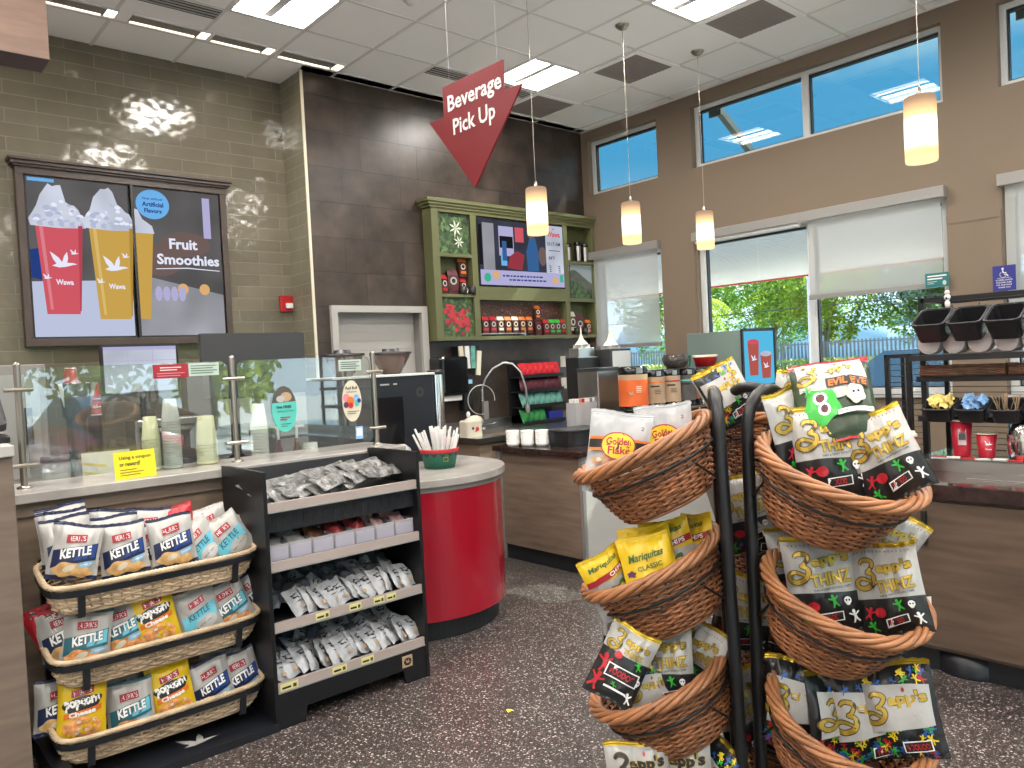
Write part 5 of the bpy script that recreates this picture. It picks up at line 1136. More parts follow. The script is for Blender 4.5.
for i, r in enumerate((
('kettle', 0.678, 3.440, 0.929, 12, 'blue and white kettle chip bag at the front left of the top rack basket'),
('kettle', 0.665, 3.490, 0.956, -4, 'blue and white kettle chip bag, second in the left stack of the top rack basket'),
('kettle', 0.660, 3.530, 0.976, -4, 'blue and white kettle chip bag, third in the left stack of the top rack basket'),
('kettle', 0.669, 3.570, 0.993, -6, 'blue and white kettle bag at the back of the top basket left stack'),
('kettle', 0.851, 3.440, 0.903, -4, 'blue and white kettle chip bag facing front, second from left in the top rack basket'),
('kettle', 0.839, 3.490, 0.931, 0, 'blue and white kettle chip bag behind the second one in the top rack basket'),
('kettle', 0.838, 3.540, 0.950, 6, 'blue and white kettle bag peeking out at the back of the top rack basket'),
('kettle', 0.969, 3.490, 0.873, -2, 'dark blue kettle chip bag squeezed between the two front kettle bags of the top basket'),
('kettle', 0.981, 3.550, 0.931, 4, 'navy-topped kettle chip bag at the back centre of the top rack basket'),
('kettle', 1.041, 3.430, 0.902, -5, 'blue and white kettle chip bag with golden chips, centre front of the top rack basket'),
('redbag', 1.086, 3.540, 0.927, -6, 'red chip bag at the back of the top rack basket'),
('cyan', 1.161, 3.460, 0.853, -26, 'sky blue chip bag tilted right of centre in the top rack basket'),
('cyan', 1.282, 3.440, 0.864, -30, 'sky blue chip bag tilted at the right end of the top rack basket'),
('cyan', 1.228, 3.530, 0.898, -8, 'pale blue chip bag at the back right of the top rack basket'),
('cyan', 1.377, 3.510, 0.837, 6, 'pale blue chip bag sticking out behind the right end of the top rack basket'),
('redbag', 0.610, 3.520, 0.626, -22, 'red chip bag at the far left of the middle rack basket'),
('kettle', 0.627, 3.490, 0.604, -10, 'dark kettle chip bag behind the left front one in the middle rack basket'),
('teal', 0.697, 3.440, 0.581, 8, 'teal kettle chip bag at the left front of the middle rack basket'),
('teal', 0.826, 3.460, 0.583, -8, 'teal kettle chip bag just left of the yellow one in the middle rack basket'),
('kettle', 0.812, 3.520, 0.607, 4, 'kettle chip bag at the back left of the middle rack basket'),
('popcorn', 0.951, 3.430, 0.599, -8, 'yellow cheese popcorn bag standing in the middle rack basket'),
('cyan', 1.133, 3.440, 0.568, -12, 'sky blue chip bag right of the yellow one in the middle rack basket'),
('teal', 1.268, 3.450, 0.573, -20, 'teal kettle chip bag at the right of the middle rack basket'),
('kettle', 1.256, 3.530, 0.610, -6, 'blue-topped chip bag at the back right of the middle rack basket'),
('kettle', 1.363, 3.480, 0.567, -24, 'small blue and white chip bag at the right end of the middle rack basket'),
('kettle', 0.600, 3.490, 0.324, 4, 'dark kettle chip bag behind the left yellow bag in the bottom rack basket'),
('popcorn', 0.664, 3.430, 0.313, 5, 'yellow cheese popcorn bag at the left of the bottom rack basket'),
('teal', 0.840, 3.440, 0.252, -3, 'teal kettle chip bag between the two yellow bags of the bottom rack basket'),
('kettle', 0.814, 3.510, 0.282, -4, 'grey-topped kettle chip bag at the back of the bottom rack basket'),
('kettle', 0.930, 3.540, 0.261, 8, 'blue-topped kettle chip bag at the back centre of the bottom rack basket'),
('popcorn', 0.999, 3.430, 0.271, -6, 'yellow cheese popcorn bag at the centre of the bottom rack basket'),
('kettle', 1.169, 3.440, 0.245, -10, 'bright blue kettle chip bag right of centre in the bottom rack basket'),
('kettle', 1.298, 3.450, 0.243, -12, 'navy kettle chip bag at the right end of the bottom rack basket'),
('teal', 1.252, 3.530, 0.253, 0, 'teal chip bag at the back right of the bottom rack basket'),
)):
    kk, x, y, z, roll, lb = r; placebag(kk, x, y, z-.012, -8+(i*7 % 9)-4, -9, roll, 1., lb, i)
# ================================================================ COFFEE DISPLAY on the brown wall
DS = 1.018; DD = .58
def dp(x, y, z): return (x*DS-.0, 6.097-(6.1-y)*DD, 1.57+(z-1.57)*DS)
t = thing('coffee_display', 'olive green wall display cabinet with coffee bags and a screen', 'display cabinet', dp(5.295, 6.1, 1.81)); t.scale = (DS, DD, DS)
m = MB(); bx = lambda a, b, c, d, y0=-.25, y1=-.0, mt='greenpaint': m.box(a, b, y0, y1, c, d, mt)
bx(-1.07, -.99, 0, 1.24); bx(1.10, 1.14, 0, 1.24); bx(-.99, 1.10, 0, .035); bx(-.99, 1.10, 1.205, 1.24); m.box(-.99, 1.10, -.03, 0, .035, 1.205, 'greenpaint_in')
bx(-.61, -.54, .035, 1.205); bx(.65, .71, .035, 1.205); bx(-.54, .65, .39, .52, -.25, -.18); bx(-.54, .65, .39, .42, -.18, -.03)
bx(-.99, -.61, .41, .44); bx(-.99, -.61, .79, .82); bx(.71, 1.10, .39, .42); bx(.71, 1.10, .80, .83)
m.build('cabinet', t, bevel=.003)
m = MB(); bx(-1.09, 1.14, 1.24, 1.265, -.27); bx(-1.11, 1.142, 1.265, 1.29, -.29); bx(-1.13, 1.144, 1.29, 1.325, -.31); m.build('crown_moulding', t, bevel=.004)
m = MB(); bx(-.99, -.61, .82, 1.205, -.20, -.19, 'ph_leaf'); F = Flat(m, (-.80, -.2001, 1.01), X_, Z_); rn = random.Random(3)
for k in range(60): a = rn.uniform(0, 6.28); cx_, cy_ = rn.uniform(-.17, .17), rn.uniform(-.16, .16); F.step = 0.00002; F.P([(cx_, cy_), (cx_+.03*math.cos(a+.5), cy_+.03*math.sin(a+.5)), (cx_+.06*math.cos(a), cy_+.06*math.sin(a)), (cx_+.03*math.cos(a-.5), cy_+.03*math.sin(a-.5))], ('leafgreen_l', 'ph_leaf', 'leafgreen_d')[k % 3])
for cx_, cy_, s in ((.03, .06, .085), (.06, -.07, .065)):
    for k in range(7): a = k*.9; F.P([(cx_, cy_), (cx_+s*.5*math.cos(a+.22), cy_+s*.5*math.sin(a+.22)), (cx_+s*math.cos(a), cy_+s*math.sin(a)), (cx_+s*.5*math.cos(a-.22), cy_+s*.5*math.sin(a-.22))], 'petal')
m.build('flower_photo', t)
m = MB(); bx(-.99, -.61, .035, .41, -.20, -.19, 'ph_leaf'); F = Flat(m, (-.80, -.2001, .22), X_, Z_); F.step = .00002
for k in range(40): a = rn.uniform(0, 6.28); cx_, cy_ = rn.uniform(-.17, .17), rn.uniform(-.16, .16); F.P([(cx_, cy_), (cx_+.03*math.cos(a+.5), cy_+.03*math.sin(a+.5)), (cx_+.06*math.cos(a), cy_+.06*math.sin(a)), (cx_+.03*math.cos(a-.5), cy_+.03*math.sin(a-.5))], ('leafgreen_l', 'leafgreen_d')[k % 2])
for k in range(70):
    q = rn.random(); cx_, cy_ = -.14+.30*q+rn.gauss(0, .02), .06-.14*q+rn.gauss(0, .05); cx_ = max(-.165, min(.165, cx_)); cy_ = max(-.165, min(.165, cy_)); F.P(ell(cx_, cy_, .021, .019, 10), ('berry', 'berry_d')[k % 3 == 0])
m.build('berry_photo', t)
m = MB(); bx(.71, 1.10, .42, .80, -.20, -.19, 'ph_sky'); F = Flat(m, (.905, -.2001, .61), X_, Z_); F.P([(-.19, -.185), (.19, -.185), (.19, -.02), (.05, .06), (-.05, .12), (-.10, .13), (-.19, .10)], 'ph_hill'); F.P([(-.19, -.185), (.19, -.185), (.19, -.12), (-.05, .0), (-.19, .03)], 'ph_leaf'); F.P(rect(-.16, -.145, -.185, .18), 'ph_dark'); m.build('hillside_photo', t)
m = MB(); bx(-.54, .65, .035, .39, -.05, -.04, 'beans'); F = Flat(m, (.055, -.0501, .21), X_, Z_); F.step = .00002
for k in range(90): F.P(ell(rn.uniform(-.58, .58), rn.uniform(-.02, .165), .014, .010, 8), ('scrbean', 'berry_d', 'ph_dark')[k % 3])
m.build('bean_photo', t)
m = MB(); bx(-.52, .05, .055, .065, -.22, -.06, 'plastic_clear'); bx(.05, .06, .035, .10, -.22, -.06, 'plastic_clear'); m.build('riser', t)
# the screen
t = thing('television', 'lit screen with a shop scene and a lilac banner in the green display cabinet', 'television', dp(5.355, 5.86, 2.335))
m = MB(); m.box(-.60, .60, 0, .05, 0, .685, 'black_gloss'); m.build('bezel', t, bevel=.004)
m = MB(); F = Flat(m, (-.585, -.0005, .015), X_, Z_); F.P(rect(0, 1.17, 0, .655), 'scr_scene'); F.P(rect(.05, .20, .15, .62), 'scr_grey'); F.P(rect(.0, .04, .2, .6), 'scr_black'); F.P(rect(.26, .46, .30, .60), 'scr_lilac'); F.P(rect(.27, .45, .38, .50), 'scr_black')
F.P([(.28, .33), (.36, .33), (.36, .20), (.28, .20)], 'scr_blue'); F.P(rect(.30, .36, .25, .45), 'scr_uniform'); F.P(rect(.48, .60, .45, .60), 'scr_red'); F.P([(.36, .18), (.56, .16), (.60, .32), (.50, .36), (.40, .30)], 'scr_maroon'); F.P([(.64, .16), (.80, .16), (.80, .36), (.76, .52), (.68, .50), (.63, .36)], 'scr_uniform'); F.P(ell(.70, .57, .055, .075), 'scr_skin'); F.P(ell(.86, .32, .06, .10), 'scr_skin')
F.P(rect(0, 1.17, 0, .15), 'scr_lilac'); F.P(rect(.91, 1.17, .15, .655), 'scr_cream'); F.T('Wawa', 1.03, .565, .20, 'scr_red', h=.06, bold=.04); F.P(goose(1.03, .62, .03), 'scr_red'); F.T('10:17 AM', 1.03, .46, .19, 'scr_dark', h=.04); F.P(rect(.95, 1.12, .385, .392), 'scr_dark'); F.T('84\u00b0F', .99, .31, .09, 'scr_dark', h=.04)
for k in range(4): F.P(rect(.95, .975, .22-.02*k, .228-.02*k), 'scr_dark'); F.P(rect(1.08, 1.11, .22-.02*k, .228-.02*k), 'scr_dark')
for z, a, b in ((.095, .28, .82), (.055, .36, .88)):
    x = a
    while x < b: w = .02+.03*((x*37) % 1); F.P(rect(x, x+w, z-.008, z+.008), 'scr_navy'); x += w+.012
F.P(ell(.07, .07, .045, .045), 'scr_green'); F.P(ell(.18, .10, .04, .045), 'scr_bokeh'); F.P(rect(1.08, 1.13, .05, .13), 'scr_green'); F.P(rect(.97, 1.05, .03, .10), 'scr_bokeh'); m.build('picture', t)
# coffee bags: gusseted body, folded top, paper label
def coffeebag(top, lab, name='coffee_bag'):
    t = thing(name, 'dark coffee bag', 'coffee bag'); m = MB()
    v = [(-.036, -.024, 0), (.036, -.024, 0), (.036, .024, 0), (-.036, .024, 0), (-.039, -.027, .07), (.039, -.027, .07), (.039, .027, .07), (-.039, .027, .07), (-.037, -.018, .118), (.037, -.018, .118), (.037, .018, .118), (-.037, .018, .118)]
    m.add(v, [(0, 1, 5, 4), (1, 2, 6, 5), (2, 3, 7, 6), (3, 0, 4, 7), (4, 5, 9, 8), (5, 6, 10, 9), (6, 7, 11, 10), (7, 4, 8, 11), (3, 2, 1, 0)], 'coffee'); m.build('bag_body', t)
    m = MB(); v = [(-.037, -.018, .118), (.037, -.018, .118), (.037, .018, .118), (-.037, .018, .118), (-.033, -.003, .150), (.033, -.003, .150), (.033, .003, .150), (-.033, .003, .150)]
    m.add(v, [(0, 1, 5, 4), (1, 2, 6, 5), (2, 3, 7, 6), (3, 0, 4, 7), (4, 5, 6, 7)], top); m.build('folded_top', t)
    m = MB(); F = Flat(m, (0, -.0272, .070), X_, Z_); F.P(ell(0, .012, .024, .024, 14), lab); F.P(ell(0, .012, .014, .014, 12), 'txtblack'); F.P(rect(-.026, .026, -.045, -.022), top); m.build('paper_label', t); return t
CB = {}
for k, (a, b) in {'red': ('bagred', 'offwhite'), 'orange': ('bagorange', 'cream'), 'cream': ('cream', 'cream'), 'green': ('baggreen', 'offwhite'), 'plum': ('maroon', 'offwhite')}.items(): CB[k] = [coffeebag(a, b), False]
def cbag(k, x, y, z, label, rz=0., s=1.):
    o, used = CB[k]
    if used: o = dup(o)
    CB[k][1] = True; o.location = dp(x, y+.01, z); o.rotation_euler = (0, 0, rz); o.scale = (s, s*.8, s); o['label'] = label
LW = ('first', 'second', 'third', 'fourth', 'fifth', 'sixth', 'seventh')
for i, k in enumerate(('red', 'red', 'cream', 'orange', 'cream', 'orange', 'orange')): cbag(k, 4.84+i*.098, 5.93, 1.875, '%s-topped dark coffee bag, %s from the left in the long display niche' % (k, LW[i]), 0, 1.12)
cbag('plum', 5.55, 5.93, 1.847, 'lower dark coffee bag of the stack of two in the long niche', 0, 1.05); cbag('orange', 5.55, 5.93, 2.008, 'upper orange-topped coffee bag of the stack of two in the long niche', 0, 1.0)
for i, k in enumerate(('red', 'green', 'green', 'red')): cbag(k, 5.665+i*.085, 5.93, 1.847, '%s-topped dark coffee bag, %s from the right end of the long niche' % (k, ('fourth', 'third', 'second', 'first')[i]), 0, 1.12)
cbag('red', 4.37, 5.96, 2.252, 'red-topped coffee bag at the left of the left display shelf', .2, 1.25); cbag('plum', 4.49, 5.99, 2.252, 'tall dark coffee bag in the middle of the left display shelf', -.1, 1.6)
cbag('red', 4.62, 6.0, 2.252, 'dark coffee bag carrying another one on the left display shelf', 0, 1.1); cbag('orange', 4.62, 6.0, 2.422, 'orange-topped coffee bag on top of another on the left display shelf', 0, 1.25)
cbag('cream', 6.07, 5.97, 1.847, 'cream-topped coffee bag standing tallest in the lower right niche', .1, 1.7); cbag('plum', 6.19, 5.96, 1.847, 'dark red coffee bag in the middle of the lower right niche', -.15, 1.45); cbag('orange', 6.33, 5.96, 1.847, 'orange-topped coffee bag at the right of the lower right niche', 0, 1.1)
def mug(x, y, z, label, s=1.):
    t = thing('mug', label, 'mug', dp(x, y-.03, z)); m = MB(); m.lathe([(0, 0), (.032, 0), (.036, .004), (.036, .075), (.032, .075), (.030, .01), (0, .008)], 'txtblack', n=18); m.build('cup', t); m = MB(); m.tube([(.034+.024*math.sin(rad(a)), 0, .038+.024*math.cos(rad(a))) for a in range(0, 181, 30)], .005, 'txtwhite', n=6); m.build('handle', t); t.scale = (s,)*3; return t
mug(4.57, 5.91, 2.252, 'black mug with white handle in front of the bags on the left display shelf'); mug(4.67, 5.89, 2.252, 'black mug at the right front of the left display shelf'); mug(6.10, 5.89, 1.847, 'black mug in front of the tall cream-topped bag'); mug(6.22, 5.88, 1.847, 'black mug in the lower right display niche')
def tumbler(x, label, s=1.):
    t = thing('travel_tumbler', label, 'tumbler', dp(x, 5.97, 2.642)); m = MB(); m.lathe([(0, 0), (.03, 0), (.036, .16), (.036, .17)], 'txtblack', n=16); m.lathe([(.0305, .01), (.037, .155)], 'steel', n=10, a0=210, a1=290); m.build('cup', t); m = MB(); m.lathe([(.038, .17), (.038, .19), (.03, .2), (0, .2)], 'black_gloss', n=16); m.build('lid', t); t.scale = (s, s, s)
tumbler(6.08, 'black and steel travel tumbler at the left of the upper right niche'); tumbler(6.23, 'black and steel travel tumbler in the middle of the upper right niche', 1.12); tumbler(6.34, 'black and steel travel tumbler at the right of the upper right niche', 1.08)

# ================================================================ BLACK PRODUCE RACK by the ledge
t = thing('snack_rack', 'black four-shelf rack holding grey and white packets in front of the counter', 'display rack', (0, 0, 0))
for x, n_ in ((1.378, 0), (2.182, 1)):
    m = MB(); m.extrude([(x, 3.262), (x+.018, 3.262), (x+.018, 3.73), (x, 3.73)], 0, 1.15, 'black_metal', ch=.003); m.build('side_panel', t)
m = MB(); m.box(1.396, 2.182, 3.71, 3.725, .17, 1.12, 'charcoal'); m.build('back_panel', t)
m = MB()
v = [(1.396, .0), (1.52, 0), (1.53, .07), (2.05, .07), (2.06, 0), (2.182, 0), (2.182, .165), (1.396, .165)]; m.add([(a, 3.268, b) for a, b in v]+[(a, 3.285, b) for a, b in v], [tuple(range(8)), tuple(range(15, 7, -1))]+[(i+8, (i+1) % 8+8, (i+1) % 8, i) for i in range(8)], 'black_metal'); kp = m.build('kick_panel', t)
m = MB(); m.rbox(2.04, 2.10, 3.262, 3.268, .085, .14, 'tan', .004); F = Flat(m, (2.07, 3.2615, .112), X_, Z_); F.P(ell(0, 0, .022, .019), 'txtblack'); F.P(goose(0, 0, .026), 'tan'); m.build('emblem', kp)
SH = (.992, .73, .46, .19)
for i, z in enumerate(SH):
    m = MB(); m.box(1.396, 2.182, 3.285, 3.71, z-.022, z-.006, 'black'); o = m.build('shelf', t)
    m = MB(); m.box(1.396, 2.182, 3.268, 3.285, z-.026, z+.014, 'wood_gray' if False else 'railtan'); m.box(1.396, 2.182, 3.264, 3.2675, z-.030, z-.024, 'alum'); m.build('price_rail', o)
    for x, w in {2: ((1.63, .07), (1.80, .065), (1.93, .06), (2.0, .055)), 3: ((1.45, .085), (1.70, .075), (1.85, .07))}.get(i, ()):
        m = MB(); F = Flat(m, (x, 3.2675, z-.006), X_, Z_); F.P(rect(-w/2, w/2, -.016, .017), 'tagyellow'); F.P(rect(-w*.4, w*.1, -.008, .001), 'txtblack'); F.P(rect(w*.2, w*.4, -.010, .006), 'txtbrown'); m.build('price_label', o)
m = MB(); m.box(1.396, 2.182, 3.30, 3.31, .87, .962, 'navy_plastic')
for k in range(15): m.box(1.43+k*.05, 1.45+k*.05, 3.2985, 3.30, .885, .94, 'slotblack')
m.build('slotted_panel', t)
# packets
def packetmesh(W, H_, T, seed, mt, dec=True):
    b = Bag(W, H_, T, seed); m = MB(); nu, nv = 7, 9
    for side in (-1, 1):
        n0 = len(m.v); v = []
        for j in range(nv+1):
            for i in range(nu+1):
                x, y, z = b.surf((2*i/nu-1)*W/2, (j/nv-.5)*H_, side); q = noise.noise(Vector((i*.9, j*.8, seed)))*.35
                v.append((x, y*(1+q)+.006*noise.noise(Vector((i*.4, j*.5, seed*2))), z))
        m.add(v, [], mt)
        for j in range(nv):
            for i in range(nu):
                a = n0+j*(nu+1)+i; f = (a, a+1, a+nu+2, a+nu+1); m.f.append(f if side < 0 else f[::-1]); m.m.append(mt); m.s.append(True)
    if dec:
        d = Dec(m, b); rn = random.Random(int(seed*10))
        d.ell(.0, H_*.16, W*.27, H_*.10, 'txtblack', rot=rn.uniform(-.4, .4), wob=.25); d.ell(.002, H_*.165, W*.20, H_*.055, mt, wob=.2); d.ell(0, -H_*.06, W*.22, H_*.02, 'newsdark', rot=rn.uniform(-.3, .3), wob=.3); d.ell(W*.08, -H_*.28, W*.18, H_*.07, 'tan', wob=.3)
    return m.mesh('packet')
LN_ = LW+('eighth', 'ninth', 'tenth', 'eleventh', 'twelfth', 'thirteenth', 'fourteenth')
PK = [packetmesh(.085, .135, .034, 1.1+i*1.7, 'packet') for i in range(4)]; PD = [packetmesh(.09, .13, .05, 2.4+i*1.3, 'packet_dark' if i != 1 else 'newsgrey', False) for i in range(3)]
rn = random.Random(12)
def pk(mesh, x, y, z, e, label, group, nm='snack_packet', cat='packet'):
    o = D.objects.new(nm, mesh); COL.objects.link(o); o.location = (x, y, z); o.rotation_euler = e; tag(o, label, cat, group); return o
for si, z in ((2, SH[2]), (3, SH[3])):
    nm = 'third' if si == 2 else 'bottom'
    N = 14; skip = 2 if si == 2 else 0
    for k in range(skip, N):
        x = 1.44+k*(.70/(N-1)); pk(PK[k % 4], x+rn.uniform(-.008, .008), 3.355+rn.uniform(-.012, .012), z+.060, (rad(-40+rn.uniform(-7, 7)), rad(rn.uniform(-14, 16)), rad(rn.uniform(14, 34))), 'white crinkled packet, %s from the left in the front row of the %s rack shelf' % (LN_[k-skip], nm), 'white packets in the front row of the %s shelf' % nm)
    for row, (yy, zz) in enumerate(((3.435, .085), (3.52, .10), (3.60, .105))):
        for k in range(9): pk((PD+PK)[rn.randrange(6)] if row < 2 else PD[k % 3], 1.47+k*.078+rn.uniform(-.02, .02), yy+rn.uniform(-.01, .01), z+zz+rn.uniform(-.01, .01), (rad(-55+rn.uniform(-12, 12)), rad(rn.uniform(-40, 40)), rad(rn.uniform(-30, 40))), 'grey crinkled packet heaped behind the front row of the %s shelf' % nm, 'grey packets heaped on the %s shelf' % nm)
# top shelf: long flat grey packs lying fanned
LP = [packetmesh(.26, .10, .022, 3.3+i*2.1, 'newsgrey', False) for i in range(3)]
for k in range(26):
    c = k % 13; lay = k//13; x = 1.50+c*.047; hi = .03 if c > 5 else 0
    pk(LP[k % 3], x+rn.uniform(-.008, .008), 3.40+.10*lay+rn.uniform(-.02, .02), SH[0]+.030+.022*lay+hi+.004*(c % 3), (rad(-62+rn.uniform(-8, 8)), rad(rn.uniform(-8, 4)), rad(rn.uniform(12, 30))), 'long grey and white pack lying in the fanned heap on the top shelf', 'long grey packs on the top shelf of the black rack', 'long_pack')
# clear bins
bn = None
for k in range(7):
    x = 1.452+k*.112; lb = 'small clear plastic bin, %s from the left on the second shelf' % LW[k]
    if bn is None:
        bn = o = thing('clear_bin', lb, 'bin'); m = MB(); a, b_, h_ = .054, .16, .085
        for q in ((-a, a, -b_, -b_+.003, 0, h_), (-a, a, b_-.003, b_, 0, h_+.04), (-a, -a+.003, -b_+.003, b_-.003, 0, h_), (a-.003, a, -b_+.003, b_-.003, 0, h_), (-a+.003, a-.003, -b_+.003, b_-.003, 0, .003)): m.box(*q, 'plastic_clear')
        m.build('tray', o); m = MB(); m.box(-a+.006, a-.006, -b_-.002, -b_-.0005, .015, h_-.012, 'lilac_card'); m.build('front_card', o)
    else: o = dup(bn, label=lb)
    o.location = (x, 3.47, SH[1]-.005)
CM = {q: packetmesh(.086, .105, .055, 5.5+i, q, False) for i, q in enumerate(('candy_red', 'candy_brown', 'candy_pink', 'candy_grey'))}
for k, q in enumerate(('candy_grey', 'candy_grey', 'candy_brown', 'candy_red', 'candy_red', 'candy_pink', 'candy_pink')):
    for j in range(3): pk(CM[q], 1.452+k*.112+rn.uniform(-.006, .006), 3.38+j*.085, SH[1]+.065+.016*j, (rad(-42), rad(rn.uniform(-12, 12)), rad(rn.uniform(-20, 20))), '%s snack sachet in the %s clear bin from the left on the second shelf' % (q[6:], LW[k]), 'sachets in the %s clear bin' % LW[k], 'sachet')
# bare-ish items: the yellow scrap on the floor
m = MB(); m.add([(-.015, -.01, 0), (.015, -.012, .003), (.018, .008, .0), (-.008, .012, .006)], [(0, 1, 2, 3)], 'yellow'); m.add([(-.015, -.01, .001), (.0, .0, .008), (.015, -.012, .004)], [(0, 1, 2)], 'yellow'); tag(m.build('paper_scrap', loc=(2.21, 2.66, .001)), 'tiny yellow paper scrap on the speckled floor', 'paper scrap')

# ================================================================ ON AND BEHIND THE ORDER LEDGE
def cupstack(x, y, z, n_, r0, r1, h0, pitch, mt, label, rimm=None):
    t = thing('cup_stack', label, 'stack of cups', (x, y, z)); mc = MB(); mc.lathe([(r1-.002, 0), (r1+.002, .002), (r1-.001, .005), (r0, h0), (0, h0)], mt, n=22, mats=['offwhite' if mt == 'cupwhite' else 'cupyellow', mt, mt, mt])
    me = mc.mesh('cup')
    for k in range(n_): o = D.objects.new('cup', me); COL.objects.link(o); o.parent = t; o.location = (0, 0, k*pitch)
    return t
cupstack(1.255, 4.04, 1.133, 18, .030, .045, .115, .0135, 'cupwhite', 'tall stack of upturned clear plastic cups behind the left glass guard')
cupstack(1.165, 4.07, 1.133, 12, .030, .043, .115, .0135, 'cupyellow', 'shorter yellowish cup stack beside the tall clear one')
cupstack(1.43, 4.05, 1.133, 7, .040, .052, .15, .016, 'cupyellow', 'wide stack of upturned yellowish cups next to the middle post')
cupstack(1.80, 4.26, .905, 22, .034, .05, .13, .018, 'cupwhite', 'tall white cup stack behind the turquoise oval sticker'); cupstack(2.10, 4.24, .905, 8, .04, .055, .13, .018, 'cupwhite', 'short white cup stack behind the right glass guard')
# sign cards and stickers
m = MB(); m.box(-.088, .088, -.002, 0, 0, .125, 'yellow'); F = Flat(m, (0, -.0021, .0625), X_, Z_); F.T('Using a coupon', .002, .032, .135, 'txtblack', h=.020, bold=.02); F.T('or reward?', -.022, .006, .088, 'txtblack', h=.020, bold=.02)
for k, w in ((0, .07), (1, .10), (2, .085)): F.P(rect(-.066, -.066+w, -.022-.012*k, -.019-.012*k), 'txtbrown')
tag(m.build('coupon_sign', loc=(1.015, 3.80, 1.133), rot=(rad(-4), rad(-1), 0)), 'bright yellow sign asking about a coupon or reward on the ledge', 'sign')
def sticker(nm, x, z, P, mt, label, draw=None, y=3.9445):
    m = MB(); F = Flat(m, (x, y, z), X_, Z_, .0004); F.P(P, mt)
    if draw: draw(F)
    tag(m.build(nm), label, 'sticker')
def lines(F, x0, x1, z0, n_, mt, dz=.012, hh=.004):
    for k in range(n_): F.P(rect(x0, x1-(.02 if k % 2 else 0), z0-dz*k-hh/2, z0-dz*k+hh/2), mt)
sticker('notice_sticker', 1.24, 1.615, rect(-.082, .082, -.034, .034), 'label_red', 'red notice sticker at the top of the left glass guard', lambda F: lines(F, -.05, .05, .018, 2, 'txtwhite')or lines(F, -.065, .065, -.010, 2, 'pinkpack'))
sticker('notice_sticker', 1.40, 1.618, rect(-.075, .075, -.032, .032), 'paleteal', 'pale notice sticker at the top of the left glass guard, right of the red one', lambda F: lines(F, -.065, .065, .018, 4, 'txtgreen'))
sticker('notice_sticker', 2.225, 1.605, rect(-.072, .072, -.032, .032), 'paleteal', 'pale notice sticker at the top right of the right glass guard', lambda F: lines(F, -.06, .06, .018, 4, 'txtblack'))
def oval1(F):
    F.P([(a, b) for a, b in ell(0, 0, .071, .123, 40) if b > .035]+[(-.067, .035)], 'darkslate'); F.P(ell(.012, .065, .032, .026), 'tan'); F.P(ell(-.02, .055, .024, .018), 'offwhite'); F.T('Get FREE', -.004, .012, .085, 'txtblack', h=.016, bold=.03); F.T('delivery fee', .004, -.012, .095, 'txtgreen', h=.012); lines(F, -.03, .03, -.045, 2, 'label_red', .012, .006); lines(F, -.025, .03, -.08, 2, 'txtgreen')
sticker('oval_sticker', 1.815, 1.385, ell(0, 0, .071, .123, 40), 'oval_teal', 'turquoise oval sticker with a dark photo top on the right glass guard', oval1)
def oval2(F):
    F.T('Red Bull', 0, .075, .075, 'txtblack', h=.018, bold=.03); F.T('infusion', 0, .053, .065, 'txtblack', h=.010)
    for a, b, r, c in ((-.035, .02, .022, 'pinkpack'), (-.01, .0, .024, 'bagorange'), (.03, .015, .020, 'sweetblue'), (-.04, -.02, .016, 'purple'), (.03, -.015, .016, 'oval_teal'), (.045, .0, .012, 'ada_blue'), (-.01, -.025, .016, 'crimson')): F.P(ell(a, b, r, r*1.1, 16), c)
    lines(F, -.035, .04, -.06, 2, 'newsgrey')
sticker('oval_sticker', 2.225, 1.40, ell(0, 0, .062, .118, 40), 'cream', 'cream oval sticker with colourful drinks near the right post', oval2)
sticker('info_sticker', 2.262, 1.215, rect(-.024, .024, -.036, .036), 'sweetblue', 'small blue-framed white sticker low on the right glass guard', lambda F: F.P(rect(-.018, .018, -.018, .026), 'txtwhite'))
# monitor seen from behind
t = thing('register_monitor', 'large dark monitor seen from behind over the glass guards', 'monitor', (1.84, 4.36, .90)); m = MB(); m.rbox(-.31, .31, -.02, .02, .56, .92, 'charcoal', .01); m.box(-.08, .08, -.045, -.02, .62, .74, 'black'); m.build('screen_housing', t, bevel=.004); m = MB(); m.cyl((0, 0, .01), (0, 0, .60), .03, 'black'); m.box(-.12, .12, -.09, .09, 0, .015, 'black'); m.build('monitor_stand', t)
# order screen on the back counter
t = thing('order_screen', 'lit order screen with a white grid under the menu board', 'monitor', (1.70, 6.06, .92)); m = MB(); m.rbox(-.27, .27, 0, .04, .56, .93, 'black', .01); m.cyl((0, .02, .01), (0, .02, .56), .02, 'black'); m.box(-.1, .1, -.06, .08, 0, .012, 'black'); m.build('housing', t)
m = MB(); F = Flat(m, (-.25, -.001, .58), X_, Z_); F.P(rect(0, .50, 0, .33), 'scr_cream'); F.P(rect(0, .50, .305, .33), 'scr_lilac')
for x in (.16, .33): F.P(rect(x, x+.004, 0, .305), 'scr_lilac')
F.P(rect(0, .5, .225, .229), 'scr_lilac'); m.build('picture', t)
